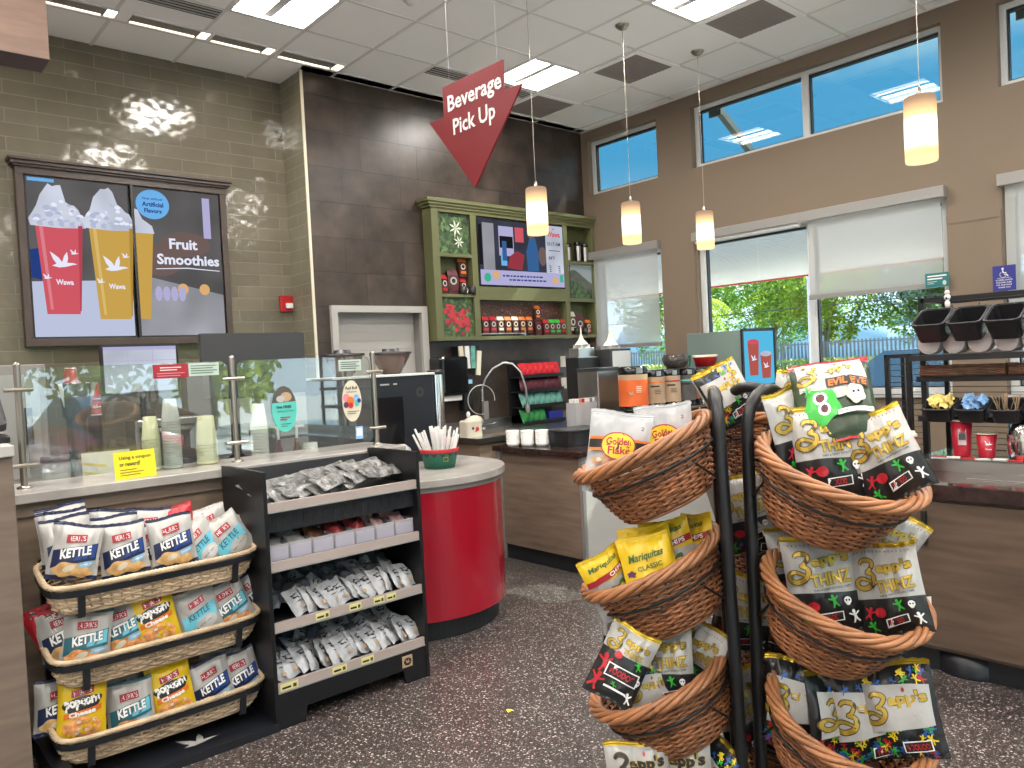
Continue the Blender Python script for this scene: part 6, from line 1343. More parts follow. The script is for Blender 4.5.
# cup and sleeve dispensers, tall red cup towers
def tower(x, y, z, h_, label, red=True, s=1.):
    t = thing('cup_tower', label, 'cup dispenser', (x, y, z)); m = MB(); m.cyl((0, 0, 0), (0, 0, h_*.6), .045*s, 'black', n=16); m.build('holder', t)
    for k in range(3):
        m = MB(); zz = h_*.6+k*.055; m.lathe([(.046*s, 0), (.049*s, .004), (.046*s, .008), (.036*s, .115), (.034*s, .118), (0, .116)], 'red', n=18, mats=['txtwhite', 'txtwhite', 'red', 'txtwhite', 'txtwhite'])
        if k == 0: F = Flat(m, (0, -.0465*s, .06), X_, Z_); F.P(goose(0, 0, .04), 'txtwhite')
        m.build('cup', t, loc=(0, 0, zz))
tower(1.215, 5.95, .92, .90, 'tall red cup tower standing behind the left glass guard'); tower(1.36, 6.02, .92, .72, 'shorter red cup tower behind the left glass guard')
t = thing('lid_caddy', 'clear tub of paper sleeves and stirrers below the red cup tower', 'caddy', (1.215, 5.84, .92)); m = MB(); m.lathe([(0, 0), (.05, 0), (.055, .42), (.085, .44), (.10, .66), (.098, .66), (.082, .45)], 'black', n=18); m.build('stand', t)
for k, q in enumerate(('paper', 'skyblue_paper', 'cream', 'kraft', 'paper', 'offwhite')):
    m = MB(); m.box(-.012, .012, -.004, .004, 0, .2, q); m.build('paper_sleeve', t, loc=(-.06+.024*k, -.03, .47), rot=(rad(8), rad(-12+5*k), 0))
# back-counter machines
def machine(x0, x1, y0, y1, z0, z1, mt, nm, label, cat, parts):
    t = thing(nm, label, cat, ((x0+x1)/2, (y0+y1)/2, z0)); m = MB(); w, d, h_ = (x1-x0)/2, (y1-y0)/2, z1-z0; m.rbox(-w, w, -d, d, 0, h_, mt, .015); m.build('body', t)
    for pn, pm, q in parts: m = MB(); m.rbox(q[0]*w, q[1]*w, -d-q[4], -d+.0, q[2]*h_, q[3]*h_, pm, .004); m.build(pn, t)
    return t
machine(.45, 1.05, 5.85, 6.40, .92, 1.72, 'greymetal', 'ice_dispenser', 'large grey metal dispenser with a door at the left behind the glass', 'dispenser', [('door', 'alum', (-.85, .85, .08, .92, .012)), ('handle', 'black', (.55, .68, .35, .65, .04)), ('spout', 'offwhite', (-.3, .1, .42, .5, .08))])
machine(1.55, 2.08, 5.75, 6.02, .92, 1.30, 'steel', 'toaster_oven', 'low steel oven in the middle behind the glass', 'oven', [('door', 'black_gloss', (-.9, .5, .12, .88, .01)), ('handle', 'chrome', (-.85, .45, .78, .84, .03)), ('control_panel', 'charcoal', (.56, .95, .1, .9, .01))])
machine(2.10, 2.48, 5.78, 6.30, .92, 1.66, 'charcoal', 'coffee_brewer', 'dark square brewer behind the middle glass post', 'coffee machine', [('brew_head', 'steel', (-.9, .9, .72, .95, .05)), ('drip_tray', 'black', (-.9, .9, 0, .1, .06)), ('panel', 'greymetal', (-.8, .8, .4, .66, .012))])
machine(2.55, 2.95, 5.80, 6.30, .92, 1.50, 'black', 'blender_station', 'black blender station beside the tiled corner', 'blender', [('splash_guard', 'plastic_clear', (-.85, .85, .3, 1.0, .09)), ('base', 'greymetal', (-.85, .85, 0, .25, .07))])
machine(1.62, 1.95, 4.42, 4.70, .905, 1.30, 'charcoal', 'card_printer', 'dark receipt printer on the work counter behind the glass', 'printer', [('paper_slot', 'offwhite', (-.6, .6, .75, .85, .006)), ('panel', 'black_gloss', (-.7, .7, .2, .6, .006))]) if False else None
for x, y, lb in ((.79, 4.3, 'clear pitcher with red lid at the left behind the glass guard'), (.93, 4.33, 'second clear pitcher, right of the red-lidded one')):
    t = thing('pitcher', lb, 'pitcher', (x, y, .905)); m = MB(); m.lathe([(0, 0), (.05, 0), (.065, .30), (.062, .30), (.047, .006), (0, .006)], 'plastic_clear', n=20); m.build('jug', t); m = MB(); m.lathe([(.05, .0), (.056, .07), (0, .07)], 'maroon', (0, 0, .01), n=18); m.build('contents', t); m = MB(); m.lathe([(.068, .30), (.068, .325), (0, .33)], 'navy_plastic', n=18); m.build('lid', t)
m = MB(); m.box(-.11, .11, -.002, .002, 0, .20, 'paper'); F = Flat(m, (0, -.0021, .1), X_, Z_); F.P([(-.11, .045), (.0, .02), (.0, .032), (-.11, .057)], 'sunyellow'); F.P([(-.11, .0), (-.02, -.02), (-.02, -.008), (-.11, .012)], 'sunyellow'); tag(m.build('paper_notice', loc=(1.0, 4.22, .905+.13), rot=(rad(-8), 0, 0)), 'white sheet with yellow stripes behind the glass guard', 'notice')
t = thing('sandwich_prep_tray', 'stack of steel lids and paper on the work counter behind the glass', 'tray', (1.12, 4.45, .90)); m = MB(); m.rbox(-.24, .24, -.18, .18, 0, .13, 'greymetal', .02); m.build('body', t); m = MB(); m.rbox(-.2, .05, -.1, .1, .13, .15, 'paper', .01); m.build('paper_stack', t)
for k, (x, mt2) in enumerate(((2.02, 'maroon'), (2.14, 'candy_brown'))):
    t = thing('syrup_bottle', ('dark red', 'brown')[k]+' syrup bottle with pump behind the right glass guard', 'bottle', (x, 4.50, .905)); m = MB(); m.lathe([(0, 0), (.034, 0), (.036, .17), (.015, .23), (.014, .27), (0, .27)], mt2, n=16); m.build('bottle_body', t); m = MB(); m.cyl((0, 0, .27), (0, 0, .34), .008, 'txtwhite'); m.box(-.012, .05, -.008, .008, .335, .35, 'txtwhite'); m.build('pump', t)
# rag / red cloth & items at the far left
t = thing('payment_terminal', 'black payment terminal cut off at the left edge', 'terminal', (.40, 3.60, 1.362)); m = MB(); m.rbox(-.12, .10, -.09, .09, 0, .03, 'black', .02); m.cyl((0, 0, .02), (0, 0, .13), .025, 'black'); m.M = Matrix.Translation((0, 0, .13)) @ Matrix.Rotation(rad(35), 4, 'X'); m.rbox(-.09, .09, -.12, .12, -.02, .02, 'charcoal', .02); m.M = None; m.build('body', t); m = MB(); m.M = Matrix.Translation((0, 0, .13)) @ Matrix.Rotation(rad(35), 4, 'X'); m.box(-.07, .07, 0, .09, .0205, .0215, 'black_gloss'); m.build('screen', t)
t = thing('register_screen', 'black register screen cut off at the left edge', 'monitor', (.36, 3.75, 1.362)); m = MB(); m.rbox(-.3, .13, -.02, .02, .20, .50, 'black', .01); m.build('screen_housing', t); m = MB(); m.cyl((-.08, .03, 0), (-.08, .03, .3), .02, 'black'); m.box(-.18, .02, -.05, .09, 0, .012, 'black'); m.build('monitor_stand', t)
# ================================================================ ON THE RED PICKUP COUNTER
ZC = .936
t = thing('straw_bowl', 'red and green pointed-collar bowl with a belt buckle, holding wrapped straws', 'bowl', (2.85, 3.99, ZC))
m = MB(); m.lathe([(0, 0), (.095, 0), (.118, .10), (.125, .118), (.121, .118), (.09, .006), (0, .006)], 'elf_green', n=30, mats=['elf_green', 'elf_green', 'elf_red', 'elf_red', 'elf_green', 'elf_green']); m.build('bowl_body', t)
m = MB()
for k in range(14):
    a0, a1 = 2*math.pi*k/14, 2*math.pi*(k+1)/14; am = (a0+a1)/2; r = .1215; m.add([(r*math.cos(a0), r*math.sin(a0), .10), (r*math.cos(a1), r*math.sin(a1), .10), (.117*math.cos(am), .117*math.sin(am), .072)], [(0, 1, 2)], 'charcoal')
m.lathe([(.1195, .098), (.129, .120), (.124, .123)], 'elf_red', n=30); m.build('felt_collar', t)
m = MB(); a = math.atan2(-.9, -.25); m.tube([(.113*math.cos(a)+q*math.sin(a)*-1, .113*math.sin(a)+q*math.cos(a), .06+z) for q, z in ((-.014, -.012), (.014, -.012), (.014, .012), (-.014, .012))], .003, 'gold', n=6, closed=True); m.build('buckle', t)
rn = random.Random(6)
for k in range(34):
    a = rn.uniform(0, 6.28); r = rn.uniform(.01, .085); pk_ = MB(); pk_.tube([(0, 0, 0), (0, 0, .10), (0, .004, .19)], [.009, .008, .007], 'strawwhite', n=6)
    if k == 0: sm = pk_.mesh('wrapped_straw')
    o = D.objects.new('wrapped_straw', sm); COL.objects.link(o); o.location = (2.85+r*math.cos(a), 3.99+r*math.sin(a), ZC+.03+rn.uniform(0, .045)); o.rotation_euler = (rad(-22*math.sin(a)*r/.085), rad(24*math.cos(a)*r/.085), 0); tag(o, 'white paper-wrapped straw standing in the red and green bowl', 'straw', 'wrapped straws in the red and green bowl')
t = thing('utensil_cup', 'small black cup of pinkish wrapped straws beside the red and green bowl', 'cup', (3.02, 4.16, ZC)); m = MB(); m.lathe([(0, 0), (.035, 0), (.045, .09), (.042, .09), (.03, .005), (0, .005)], 'charcoal', n=18); m.build('cup_body', t)
pm_ = MB(); pm_.tube([(0, 0, 0), (0, 0, .155)], [.010, .009], 'pinkwrap', n=6); pmm = pm_.mesh('pink_straw')
for k in range(9):
    a = k*.7; o = D.objects.new('wrapped_straw', pmm); COL.objects.link(o); o.location = (3.02+.018*math.cos(a), 4.16+.018*math.sin(a), ZC+.012); o.rotation_euler = (rad(-12*math.sin(a)), rad(14*math.cos(a)), 0); tag(o, 'pinkish wrapped straw standing in the small black cup', 'straw', 'pink wrapped straws in the black cup')
t = thing('lid_dispenser', 'tall shiny steel tube dispenser beside the dark coffee machine', 'dispenser', (3.215, 4.50, ZC)); m = MB(); m.cyl((0, 0, 0), (0, 0, .58), .055, 'chrome', n=28); m.build('tube', t); m = MB(); m.lathe([(.058, .58), (.06, .585), (.06, .61), (.04, .615), (0, .612)], 'black', n=24); m.build('cap', t)
# white rounded pot behind the straws
m = MB(); m.lathe([(0, 0), (.06, 0), (.07, .05), (.065, .12), (.03, .15), (0, .152)], 'offwhite', n=20); tag(m.build('napkin_dome', loc=(2.70, 4.20, ZC)), 'small rounded white napkin holder behind the straw bowl', 'napkin holder')
# espresso machine with two bean hoppers
t = thing('espresso_machine', 'wide dark espresso machine with two bean hoppers behind the glass', 'coffee machine', (2.72, 4.56, ZC)); m = MB(); m.rbox(-.38, .38, -.20, .20, 0, .585, 'navy_plastic', .012); m.build('body', t, bevel=.004)
m = MB(); m.rbox(-.39, .39, -.21, .21, .585, .60, 'alum_white', .012); m.build('top_tray', t)
m = MB(); F = Flat(m, (0, -.2005, .3), X_, Z_); F.P(ell(.26, .17, .05, .05), 'black'); F.P(ell(.26, .17, .035, .035), 'charcoal'); F.P(ell(.26, .17, .012, .012), 'black'); F.P(rect(-.05, .02, .23, .24), 'offwhite'); F.P(rect(.05, .08, .23, .24), 'offwhite'); F.P(rect(-.34, .12, -.2, .15), 'black_gloss'); m.build('front_panel', t)
for x in (-.20, .17):
    m = MB(); m.lathe([(.06, .60), (.07, .61), (.13, .72), (.135, .735)], 'beans_hop', (x, 0, 0), n=4 if False else 20); m.build('bean_hopper', t)
    m = MB(); m.lathe([(.145, .735), (.145, .75), (.06, .755), (.055, .775), (0, .778)], 'black', (x, 0, 0), n=20); m.build('hopper_lid', t)

# ================================================================ BROWN WALL FITTINGS + SINK
t = thing('paper_towel_dispenser', 'black paper towel dispenser on the brown wall left of the sink', 'towel dispenser', (4.44, 6.1, 1.27)); m = MB(); m.rbox(-.17, .17, -.22, 0, .05, .39, 'black_gloss', .04); m.box(-.16, .16, -.2, 0, .02, .05, 'black'); m.build('housing', t, bevel=.006); m = MB(); m.box(-.12, .10, -.17, -.10, -.03, .03, 'paper'); m.build('paper_towel', t)
t = thing('soap_dispenser', 'narrow black soap dispenser right of the towel dispenser', 'soap dispenser', (4.68, 6.1, 1.13)); m = MB(); m.rbox(-.06, .06, -.10, 0, 0, .36, 'black', .02); m.build('housing', t, bevel=.004); m = MB(); m.rbox(-.045, .045, -.12, -.10, .22, .34, 'navy_plastic', .01); m.box(-.03, .03, -.125, -.12, .26, .30, 'skyblue_paper'); m.build('label_panel', t)
t = thing('glove_box_rack', 'rack of glove boxes and green packets above the soap dispenser', 'rack', (4.72, 6.1, 1.52)); m = MB(); m.box(-.15, .12, -.10, 0, 0, .24, 'black'); m.build('wire_rack', t)
for k, q in enumerate(('cream', 'paper', 'brushgreen', 'ceramic')):
    m = MB(); m.rbox(-.028, .028, -.012, .012, -.02 if k == 3 else .0, .22, q, .008); m.build('packet', t, loc=(-.11+.062*k, -.115, .02-(.05 if k == 3 else 0)), rot=(0, rad(-5+4*k), 0))
t = thing('spray_faucet', 'tall steel pre-rinse faucet with coiled hose over the sink', 'faucet', (4.84, 5.99, .925)); m = MB(); m.cyl((0, 0, 0), (0, 0, .40), .014, 'steel'); m.lathe([(.03, 0), (.03, .02), (.016, .03)], 'steel', n=16)
arc_ = [(.0, 0, .40), (.03, -.02, .50), (.10, -.06, .60), (.19, -.12, .655), (.27, -.17, .64), (.33, -.22, .55), (.36, -.25, .40), (.365, -.26, .22)]; m.tube(arc_, .011, 'steel', n=8); m.build('riser_pipe', t)
m = MB(); pts = [(.0+.016*math.cos(q*.9), .016*math.sin(q*.9), .18+q*.0026) for q in range(90)]; m.tube(pts, .003, 'chrome', n=4); m.build('spring', t)
m = MB(); m.tube([(-.05+.17*math.cos(q), -.045, .30+.145*math.sin(q)) for q in [rad(-80-a) for a in range(0, 290, 12)]], .005, 'offwhite', n=6); m.build('hose', t)
m = MB(); m.lathe([(.014, 0), (.022, .02), (.022, .07), (.01, .09)], 'greymetal', (.365, -.26, .14), n=12); m.build('spray_head', t); m = MB(); m.box(-.02, .04, -.04, -.01, .1, .28, 'greymetal'); m.build('mixing_valve', t)
m = MB(); m.cyl((-.08, -.03, .05), (.08, -.03, .05), .012, 'chrome'); m.cyl((-.08, -.03, .05), (-.11, -.07, .07), .008, 'chrome'); m.cyl((.08, -.03, .05), (.11, -.07, .07), .008, 'chrome'); m.build('tap_handles', t)
t = thing('ceramic_teapot', 'cream ceramic teapot shaped container at the left of the sink', 'pot', (4.31, 5.50, .926)); m = MB(); m.rbox(-.11, .07, -.07, .07, 0, .15, 'ceramic', .03); m.blob((.02, 0, .13), (.10, .07, .06), 'ceramic', noise_=.1); m.build('pot_body', t); m = MB(); m.blob((-.04, 0, .20), (.018, .018, .03), 'paper'); m.build('knob', t)
m = MB(); F = Flat(m, (0, -.0705, .07), X_, Z_); F.P(ell(.0, .0, .02, .02), 'crimson'); F.P(ell(-.05, .01, .012, .014), 'txtblack'); F.P(ell(-.02, -.02, .008, .008), 'leafgreen'); m.build('painted_dots', t)
def shelfunit(x0, x1, y0, y1):
    t = thing('drink_mix_rack', 'black wall rack with red, maroon, teal and green packet rows', 'rack', ((x0+x1)/2, y1, .93)); w = (x1-x0)/2; d = y1-y0
    m = MB(); m.box(-w, w, -.02, 0, 0, .67, 'black')
    for z in (0, .17, .33, .48): m.box(-w, w, -d, -.02, z, z+.012, 'black'); m.box(-w, w, -d-.004, -d, z, z+.035, 'black')
    m.build('rack_frame', t); return t
shelfunit(5.27, 5.86, 5.86, 6.08)
for r, (z, q, q2, nm, n_) in enumerate(((1.422, 'crimson', 'crimson', 'red', 7), (1.272, 'maroon', 'maroon', 'maroon', 7), (1.112, 'brushgreen', 'brushgreen', 'teal', 7), (.945, 'leafgreen', 'leafgreen', 'green', 4))):
    me = packetmesh(.10, .14, .045, 7.7+r, q, False)
    for k in range(n_): pk(me, 5.32+k*.08, 5.905, z+.075, (rad(-18), rad(rn.uniform(-6, 6)), rad(rn.uniform(-8, 8))), '%s packet in the row on the black wall rack behind the faucet' % nm, '%s packets on the black wall rack' % nm, 'drink_packet')
m = MB(); m.rbox(-.10, .10, -.05, .05, 0, .10, 'ada_blue', .01); tag(m.build('blue_carton', loc=(5.74, 5.92, .945)), 'dark blue carton at the right of the lowest wall rack shelf', 'carton')
for z, lb in ((1.56, 'upper pale switch plate on the brown wall by the window corner'), (1.32, 'lower pale switch plate on the brown wall by the window corner')):
    t = thing('switch_plate', lb, 'switch plate', (6.10, 6.1, z)); m = MB(); m.rbox(-.04, .04, -.006, 0, -.06, .06, 'cream', .004); m.build('plate', t); m = MB(); m.box(-.012, .012, -.011, -.006, -.022, .022, 'white'); m.build('toggle', t)

# ================================================================ ON THE COFFEE ISLAND
ZI = .911
t = thing('black_bin', 'black rectangular container on the wood-sided island', 'container', (4.36, 4.24, ZI)); m = MB(); P = outline(.20, .13, 8, 40); m.extrude(P, 0, .115, 'black', ch=.006); m.build('bin_body', t); m = MB(); m.extrude(outline(.207, .137, 8, 40), .115, .128, 'charcoal', ch=.003); m.build('lid', t)
t0 = None
for k in range(5):
    m = MB() 
    if k == 0: me = MB().lathe([(0, 0), (.045, 0), (.055, .035), (.052, .035), (.04, .006), (0, .005)], 'white', n=18).mesh('lid_cup')
for i in range(3):
    for k in range(6):
        o = D.objects.new('portion_cup', me); COL.objects.link(o); o.location = (4.02+i*.02+i*.04, 4.62-i*.105, ZI+k*.018); tag(o, 'white portion cup in the %s small stack on the island edge' % ('left', 'middle', 'right')[i], 'cup', '%s stack of white portion cups' % ('left', 'middle', 'right')[i])
t = thing('straw_holder', 'clear holder packed with wrapped straws in front of the steel urn', 'straw holder', (4.62, 4.42, ZI)); m = MB(); a, b_ = .13, .055
m.box(-a, a, -b_, b_, 0, .10, 'black')
for q in ((-a, a, -b_, -b_+.004, .1, .31), (-a, a, b_-.004, b_, .1, .31), (-a, -a+.004, -b_+.004, b_-.004, .1, .31), (a-.004, a, -b_+.004, b_-.004, .1, .31)): m.box(*q, 'plastic_clear')
m.build('tray', t)
for k, q in enumerate(('paper', 'paper', 'kraft', 'crimson', 'paper', 'paper', 'newsgrey', 'paper')):
    m = MB(); m.box(-.013, .013, -.03, .03, .102, .34, q); m.build('straw_bundle', t, loc=(-.108+.031*k, 0, 0))
def box_small(nm, x, y, z, w, d, h_, mt, label, cat, parts=()):
    t = thing(nm, label, cat, (x, y, z)); m = MB(); m.rbox(-w, w, -d, d, 0, h_, mt, .012); m.build('body', t, bevel=.003)
    for pn, pm, q in parts: m = MB(); m.rbox(*q, pm, .004); m.build(pn, t)
    return t
box_small('hot_water_urn', 4.87, 4.46, ZI, .13, .12, .56, 'steel', 'square steel hot water urn left of the orange thermal server', 'urn', [('lid', 'charcoal', (-.135, .135, -.125, .125, .56, .585)), ('tap', 'black', (-.02, .02, -.16, -.12, .10, .17))])
box_small('coffee_grinder', 4.93, 4.69, ZI, .13, .08, .68, 'black', 'black coffee grinder beside the steel urn', 'grinder', [('hopper', 'steel', (-.10, .10, -.06, .06, .68, .76)), ('spout', 'charcoal', (-.04, .04, -.10, -.08, .22, .34))])
box_small('creamer_machine', 5.23, 4.62, ZI, .14, .12, .74, 'charcoal', 'dark creamer machine with a silver panel behind the thermal servers', 'dispenser', [('silver_panel', 'alum_white', (-.12, .12, -.128, -.12, .42, .72)), ('drip_tray', 'black', (-.12, .12, -.16, -.12, .02, .05))])
def carton(x, y, z, s, label):
    t = thing('pointed_carton', label, 'carton', (x, y, z)); m = MB(); m.box(-.07*s, .07*s, -.06*s, .06*s, 0, .03, 'offwhite'); m.lathe([(.10*s, .03), (.04*s, .09*s), (.012*s, .15*s), (.008*s, .22*s), (0, .23*s)], 'cream', n=4, smooth=False); m.build('funnel', t)
carton(4.93, 4.69, 1.672, .8, 'white pointed funnel on top of the black grinder'); carton(5.23, 4.62, 1.652, .95, 'larger white pointed funnel on top of the dark creamer machine')
box_small('cup_box', 5.16, 4.38, ZI, .10, .06, .20, 'kraft', 'brown cardboard box left of the thermal servers', 'box', [('flap', 'tan', (-.10, .10, -.064, -.06, .14, .2))])
# thermal server shelf
t = thing('server_stand', 'low chrome-topped stand under the row of thermal coffee servers', 'stand', (5.34, 4.02, ZI)); m = MB(); m.box(-.72, .60, -.13, .13, .205, .225, 'chrome'); m.build('top_plate', t)
for x in (-.68, -.2, .2, .56):
    for y in (-.1, .1): m = MB(); m.cyl((x, y, 0), (x, y, .205), .012, 'chrome'); m.build('leg', t)
m = MB(); m.box(-.70, .58, .05, .06, 0, .205, 'black'); m.build('back_plate', t)
def server(x, r, h_, band, stripe, label):
    z = ZI+.226; t = thing('thermal_server', label, 'coffee server', (x, 4.02, z)); m = MB(); m.lathe([(0, 0), (r*.9, 0), (r*.96, .02), (r*.96, .045), (r*.95, .05), (r*.95, h_*.82), (r*.96, h_*.82), (r*.98, h_*.84), (r*.98, h_*.97), (r*.8, h_), (0, h_)], 'black_gloss', n=26); m.build('body', t)
    m = MB(); m.lathe([(r*.99, h_*.84), (r*.992, h_*.965)], 'steel', n=8, a0=235, a1=262); m.build('lid_band', t)
    m = MB(); m.lathe([(r, .045), (r, h_*.66), (r, h_*.70), (r, h_*.82)], band, n=26, mats=[band, stripe, 'tan' if band != 'darkslate' else 'darkslate']); m.build('label_wrap', t)
    m = MB(); F = Flat(m, (0, -r-.001, .045), X_, Z_)
    if band == 'orange': F.P(goose(-.02, .10, .04), 'tan'); [F.P(rect(.02, .06, .15-.014*k, .156-.014*k), 'cream') for k in range(4)]
    else: F.P(rect(-.03, .04, h_*.42, h_*.46), 'txtblack'); [F.P(rect(.0, .05, h_*.34-.014*k, h_*.355-.014*k), 'newsdark') for k in range(3)]
    m.build('label_print', t, rot=(0, 0, rad(-48)))
    m = MB(); m.box(-.02, .02, -r-.03, -r+.01, .0, .05, 'black'); m.blob((0, -r-.035, .02), .024, 'chrome'); m.build('tap', t, rot=(0, 0, rad(-40)))
server(4.80, .118, .36, 'orange', 'orange', 'largest thermal coffee server with a bright orange label')
server(5.06, .092, .32, 'kraft', 'bagorange', 'thermal server with tan label and orange stripe, next to the orange one')
server(5.27, .092, .32, 'tan', 'label_red', 'thermal server with tan label and dark red stripe'); server(5.48, .092, .315, 'darkslate', 'oval_teal', 'thermal server with dark grey label and teal stripe')
server(5.69, .090, .31, 'brownlabel', 'label_red', 'thermal server with reddish brown label'); server(5.89, .085, .305, 'tan', 'leafgreen', 'last thermal server in the row, tan label with green stripe')
t = thing('coffee_carafe', 'dark glass carafe with a green handle on top of the thermal servers', 'carafe', (5.38, 4.03, ZI+.226+.321)); m = MB(); m.lathe([(0, 0), (.07, 0), (.10, .03), (.115, .09), (.10, .10), (.105, .115), (.10, .115), (.09, .1), (.105, .08), (.09, .03), (0, .01)], 'smoked', n=24); m.build('glass_bowl', t); m = MB(); m.tube([(.10, -.02, .10), (.16, -.03, .10), (.165, -.03, .04), (.15, -.03, .0)], .011, 'leafgreen_p', n=8); m.build('handle', t)
t = thing('sugar_bucket', 'round red tub with tan inside on the thermal server at the end of the row', 'tub', (5.84, 4.05, ZI+.226+.315)); m = MB(); m.lathe([(0, 0), (.085, 0), (.108, .085), (.112, .105), (.106, .105), (.08, .01), (0, .01)], 'red', n=26, mats=['red', 'red', 'cream', 'cream', 'tan', 'tan']); m.build('tub_body', t)
t = thing('frozen_drink_machine', 'grey-green frozen drink machine with a lit cup poster by the window', 'drink machine', (6.27, 4.0, ZI), rad(-9)); m = MB(); m.box(-.21, .21, -.24, .42, 0, .85, 'machgrey'); m.build('body', t, bevel=.005)
m = MB(); m.box(-.22, -.20, -.26, -.24, .0, .86, 'black'); m.box(.20, .22, -.26, -.24, 0, .86, 'black'); m.box(-.2, .2, -.26, -.24, .84, .86, 'black'); m.box(-.2, .2, -.26, -.24, 0, .08, 'black'); m.build('front_frame', t)
m = MB(); m.box(-.2, .2, -.25, -.24, .34, .84, 'black'); F = Flat(m, (0, -.2505, .36), X_, Z_, .0004); F.P(rect(-.2, .2, 0, .475), 'scr_sky')
for cx_, z0_, w_, h_ in ((-.07, .08, .15, .30), (.09, .05, .15, .22)): F.P([(cx_-w_*.36, z0_), (cx_+w_*.36, z0_), (cx_+w_/2, z0_+h_), (cx_-w_/2, z0_+h_)], 'scr_red2'); F.P(ell(cx_, z0_+h_, w_/2, .025), 'scr_cream' if cx_ > 0 else 'scr_red'); F.P(goose(cx_, z0_+h_*.5, .07), 'scr_white')
m.build('poster', t)
m = MB(); m.box(-.2, .2, -.25, -.24, .20, .34, 'greymetal')
for k in range(5): m.blob((-.15+.075*k, -.252, .24), .018, 'fluogreen', n=8, k=6)
for k in range(5): m.box(-.17+.075*k, -.13+.075*k, -.252, -.25, .28, .31, 'paleteal')
m.build('flavour_buttons', t); m = MB(); m.box(-.2, .2, -.30, -.25, .08, .20, 'charcoal'); m.box(-.2, .2, -.34, -.25, .0, .03, 'black'); m.build('drip_shelf', t)
# ================================================================ CONDIMENT RACK on the right counter
ZR = .911; RX = 4.46
t = thing('condiment_rack', 'tall black wire rack of bins and trays on the dark counter', 'rack', (RX, 1.69, ZR))
for y in (0, -1.1, -2.4):
    m = MB(); m.box(-.015, .015, y-.014, y+.014, .02, .895, 'black_metal'); m.build('post', t)
    m = MB(); m.box(.31, .33, y-.012, y+.012, .02, .895, 'black_metal'); m.build('post', t)
m = MB(); m.box(-.015, .015, -2.42, .0, .87, .895, 'black_metal'); m.box(.31, .33, -2.42, 0, .87, .895, 'black_metal'); m.box(.0, .32, -.01, .01, .872, .892, 'black_metal')
m.build('top_rail', t)
m = MB()
for z in (.83, .80): m.cyl((0, -2.4, z), (0, 0, z), .0035, 'black_metal', n=5)
for k in range(18): m.cyl((0, -.15-k*.13, .77), (0, -.15-k*.13, .85), .003, 'black_metal', n=5)
m.build('wire_guard', t)
for z, nm in ((.59, 'lid_shelf'), (.475, 'tray_shelf'), (.26, 'bin_shelf')):
    m = MB(); m.box(-.13 if z > .5 else -.03, .0 if z > .5 else .02, -2.42, .03, z-.03, z, 'black'); m.box(.0 if z > .5 else .02, .31, -2.42, .03, z-.008, z, 'black'); m.build(nm, t)
m = MB()
for k in range(30): z = .015+k*.016; m.cyl((.32, -2.4, z), (.32, 0, z), .002, 'black_metal', n=4) if k % 2 == 0 else None
m.build('back_wires', t)
# open black bins hooked on top
def ybox(nm, x, y, z, w, d, h_, mt, label, cat, tilt=0.):
    t = thing(nm, label, cat, (x, y, z)); m = MB(); th = .006
    P0, P1 = outline(d*.82, w*.82, 8, 32), outline(d, w, 8, 32); Q0, Q1 = outline(d*.78, w*.78, 8, 32), outline(d-.008, w-.008, 8, 32); n_ = 32
    v = [(a, b, 0) for a, b in P0]+[(a, b, h_) for a, b in P1]+[(a, b, h_) for a, b in Q1]+[(a, b, .006) for a, b in Q0]; f = []
    for r in range(3):
        for i in range(n_): j = (i+1) % n_; f.append((r*n_+i, r*n_+j, (r+1)*n_+j, (r+1)*n_+i))
    f.append(tuple(range(n_-1, -1, -1))); f.append(tuple(range(3*n_, 4*n_))); m.add(v, f, mt)
    m.build('bin_body', t); m = MB(); m.tube([(a*1.01, b*1.01, h_) for a, b in P1], .006, mt, n=6, closed=True); m.build('bin_rim', t); t.rotation_euler = (0, tilt, 0); return t
for k in range(5): ybox('condiment_bin', RX-.10, 1.585-k*.168, ZR+.69, .078, .09, .11, 'black', '%s large black bin from the left on the top level of the condiment rack' % LW[k], 'bin', rad(-28))
# stacked lids lying on edge
ml = MB(); prof = []
for k in range(9): ml.lathe([(0, k*.011), (.040, k*.011), (.043, k*.011+.003), (.043, k*.011+.007), (.036, k*.011+.010), (0, k*.011+.0105)], 'lidwhite', n=20)
mel = ml.mesh('lid_stack')
for k in range(8): o = D.objects.new('lid_stack', mel); COL.objects.link(o); o.scale = (1.25, 1.25, 1.); o.location = (RX-.115, 1.62-k*.12, ZR+.59+.057); o.rotation_euler = (0, rad(90), rad(-6 if k % 2 else 5)); tag(o, 'row of round white cup lids, %s from the left on the lid shelf' % (LW+('eighth',))[k], 'lids')
# brown wicker trays
for k, (y, w) in enumerate(((1.49, .20), (1.07, .20), (.62, .20))):
    t = thing('woven_tray', '%s brown woven tray from the left under the white lids' % LW[k], 'tray', (RX-.02, y, ZR+.477)); m = MB(); m.box(-.03, .10, -w, w, 0, .006, 'rackbrown')
    for r in range(5): m.tube([(-.034+.0015*(r % 2), -w-.002, .009+.011*r), (-.034-.0015*(r % 2), w+.002, .009+.011*r)], .0055, 'rackbrown', n=6)
    m.box(-.03, .10, -w-.004, -w+.004, 0, .058, 'rackbrown'); m.box(-.03, .10, w-.004, w+.004, 0, .058, 'rackbrown'); m.build('tray_body', t)
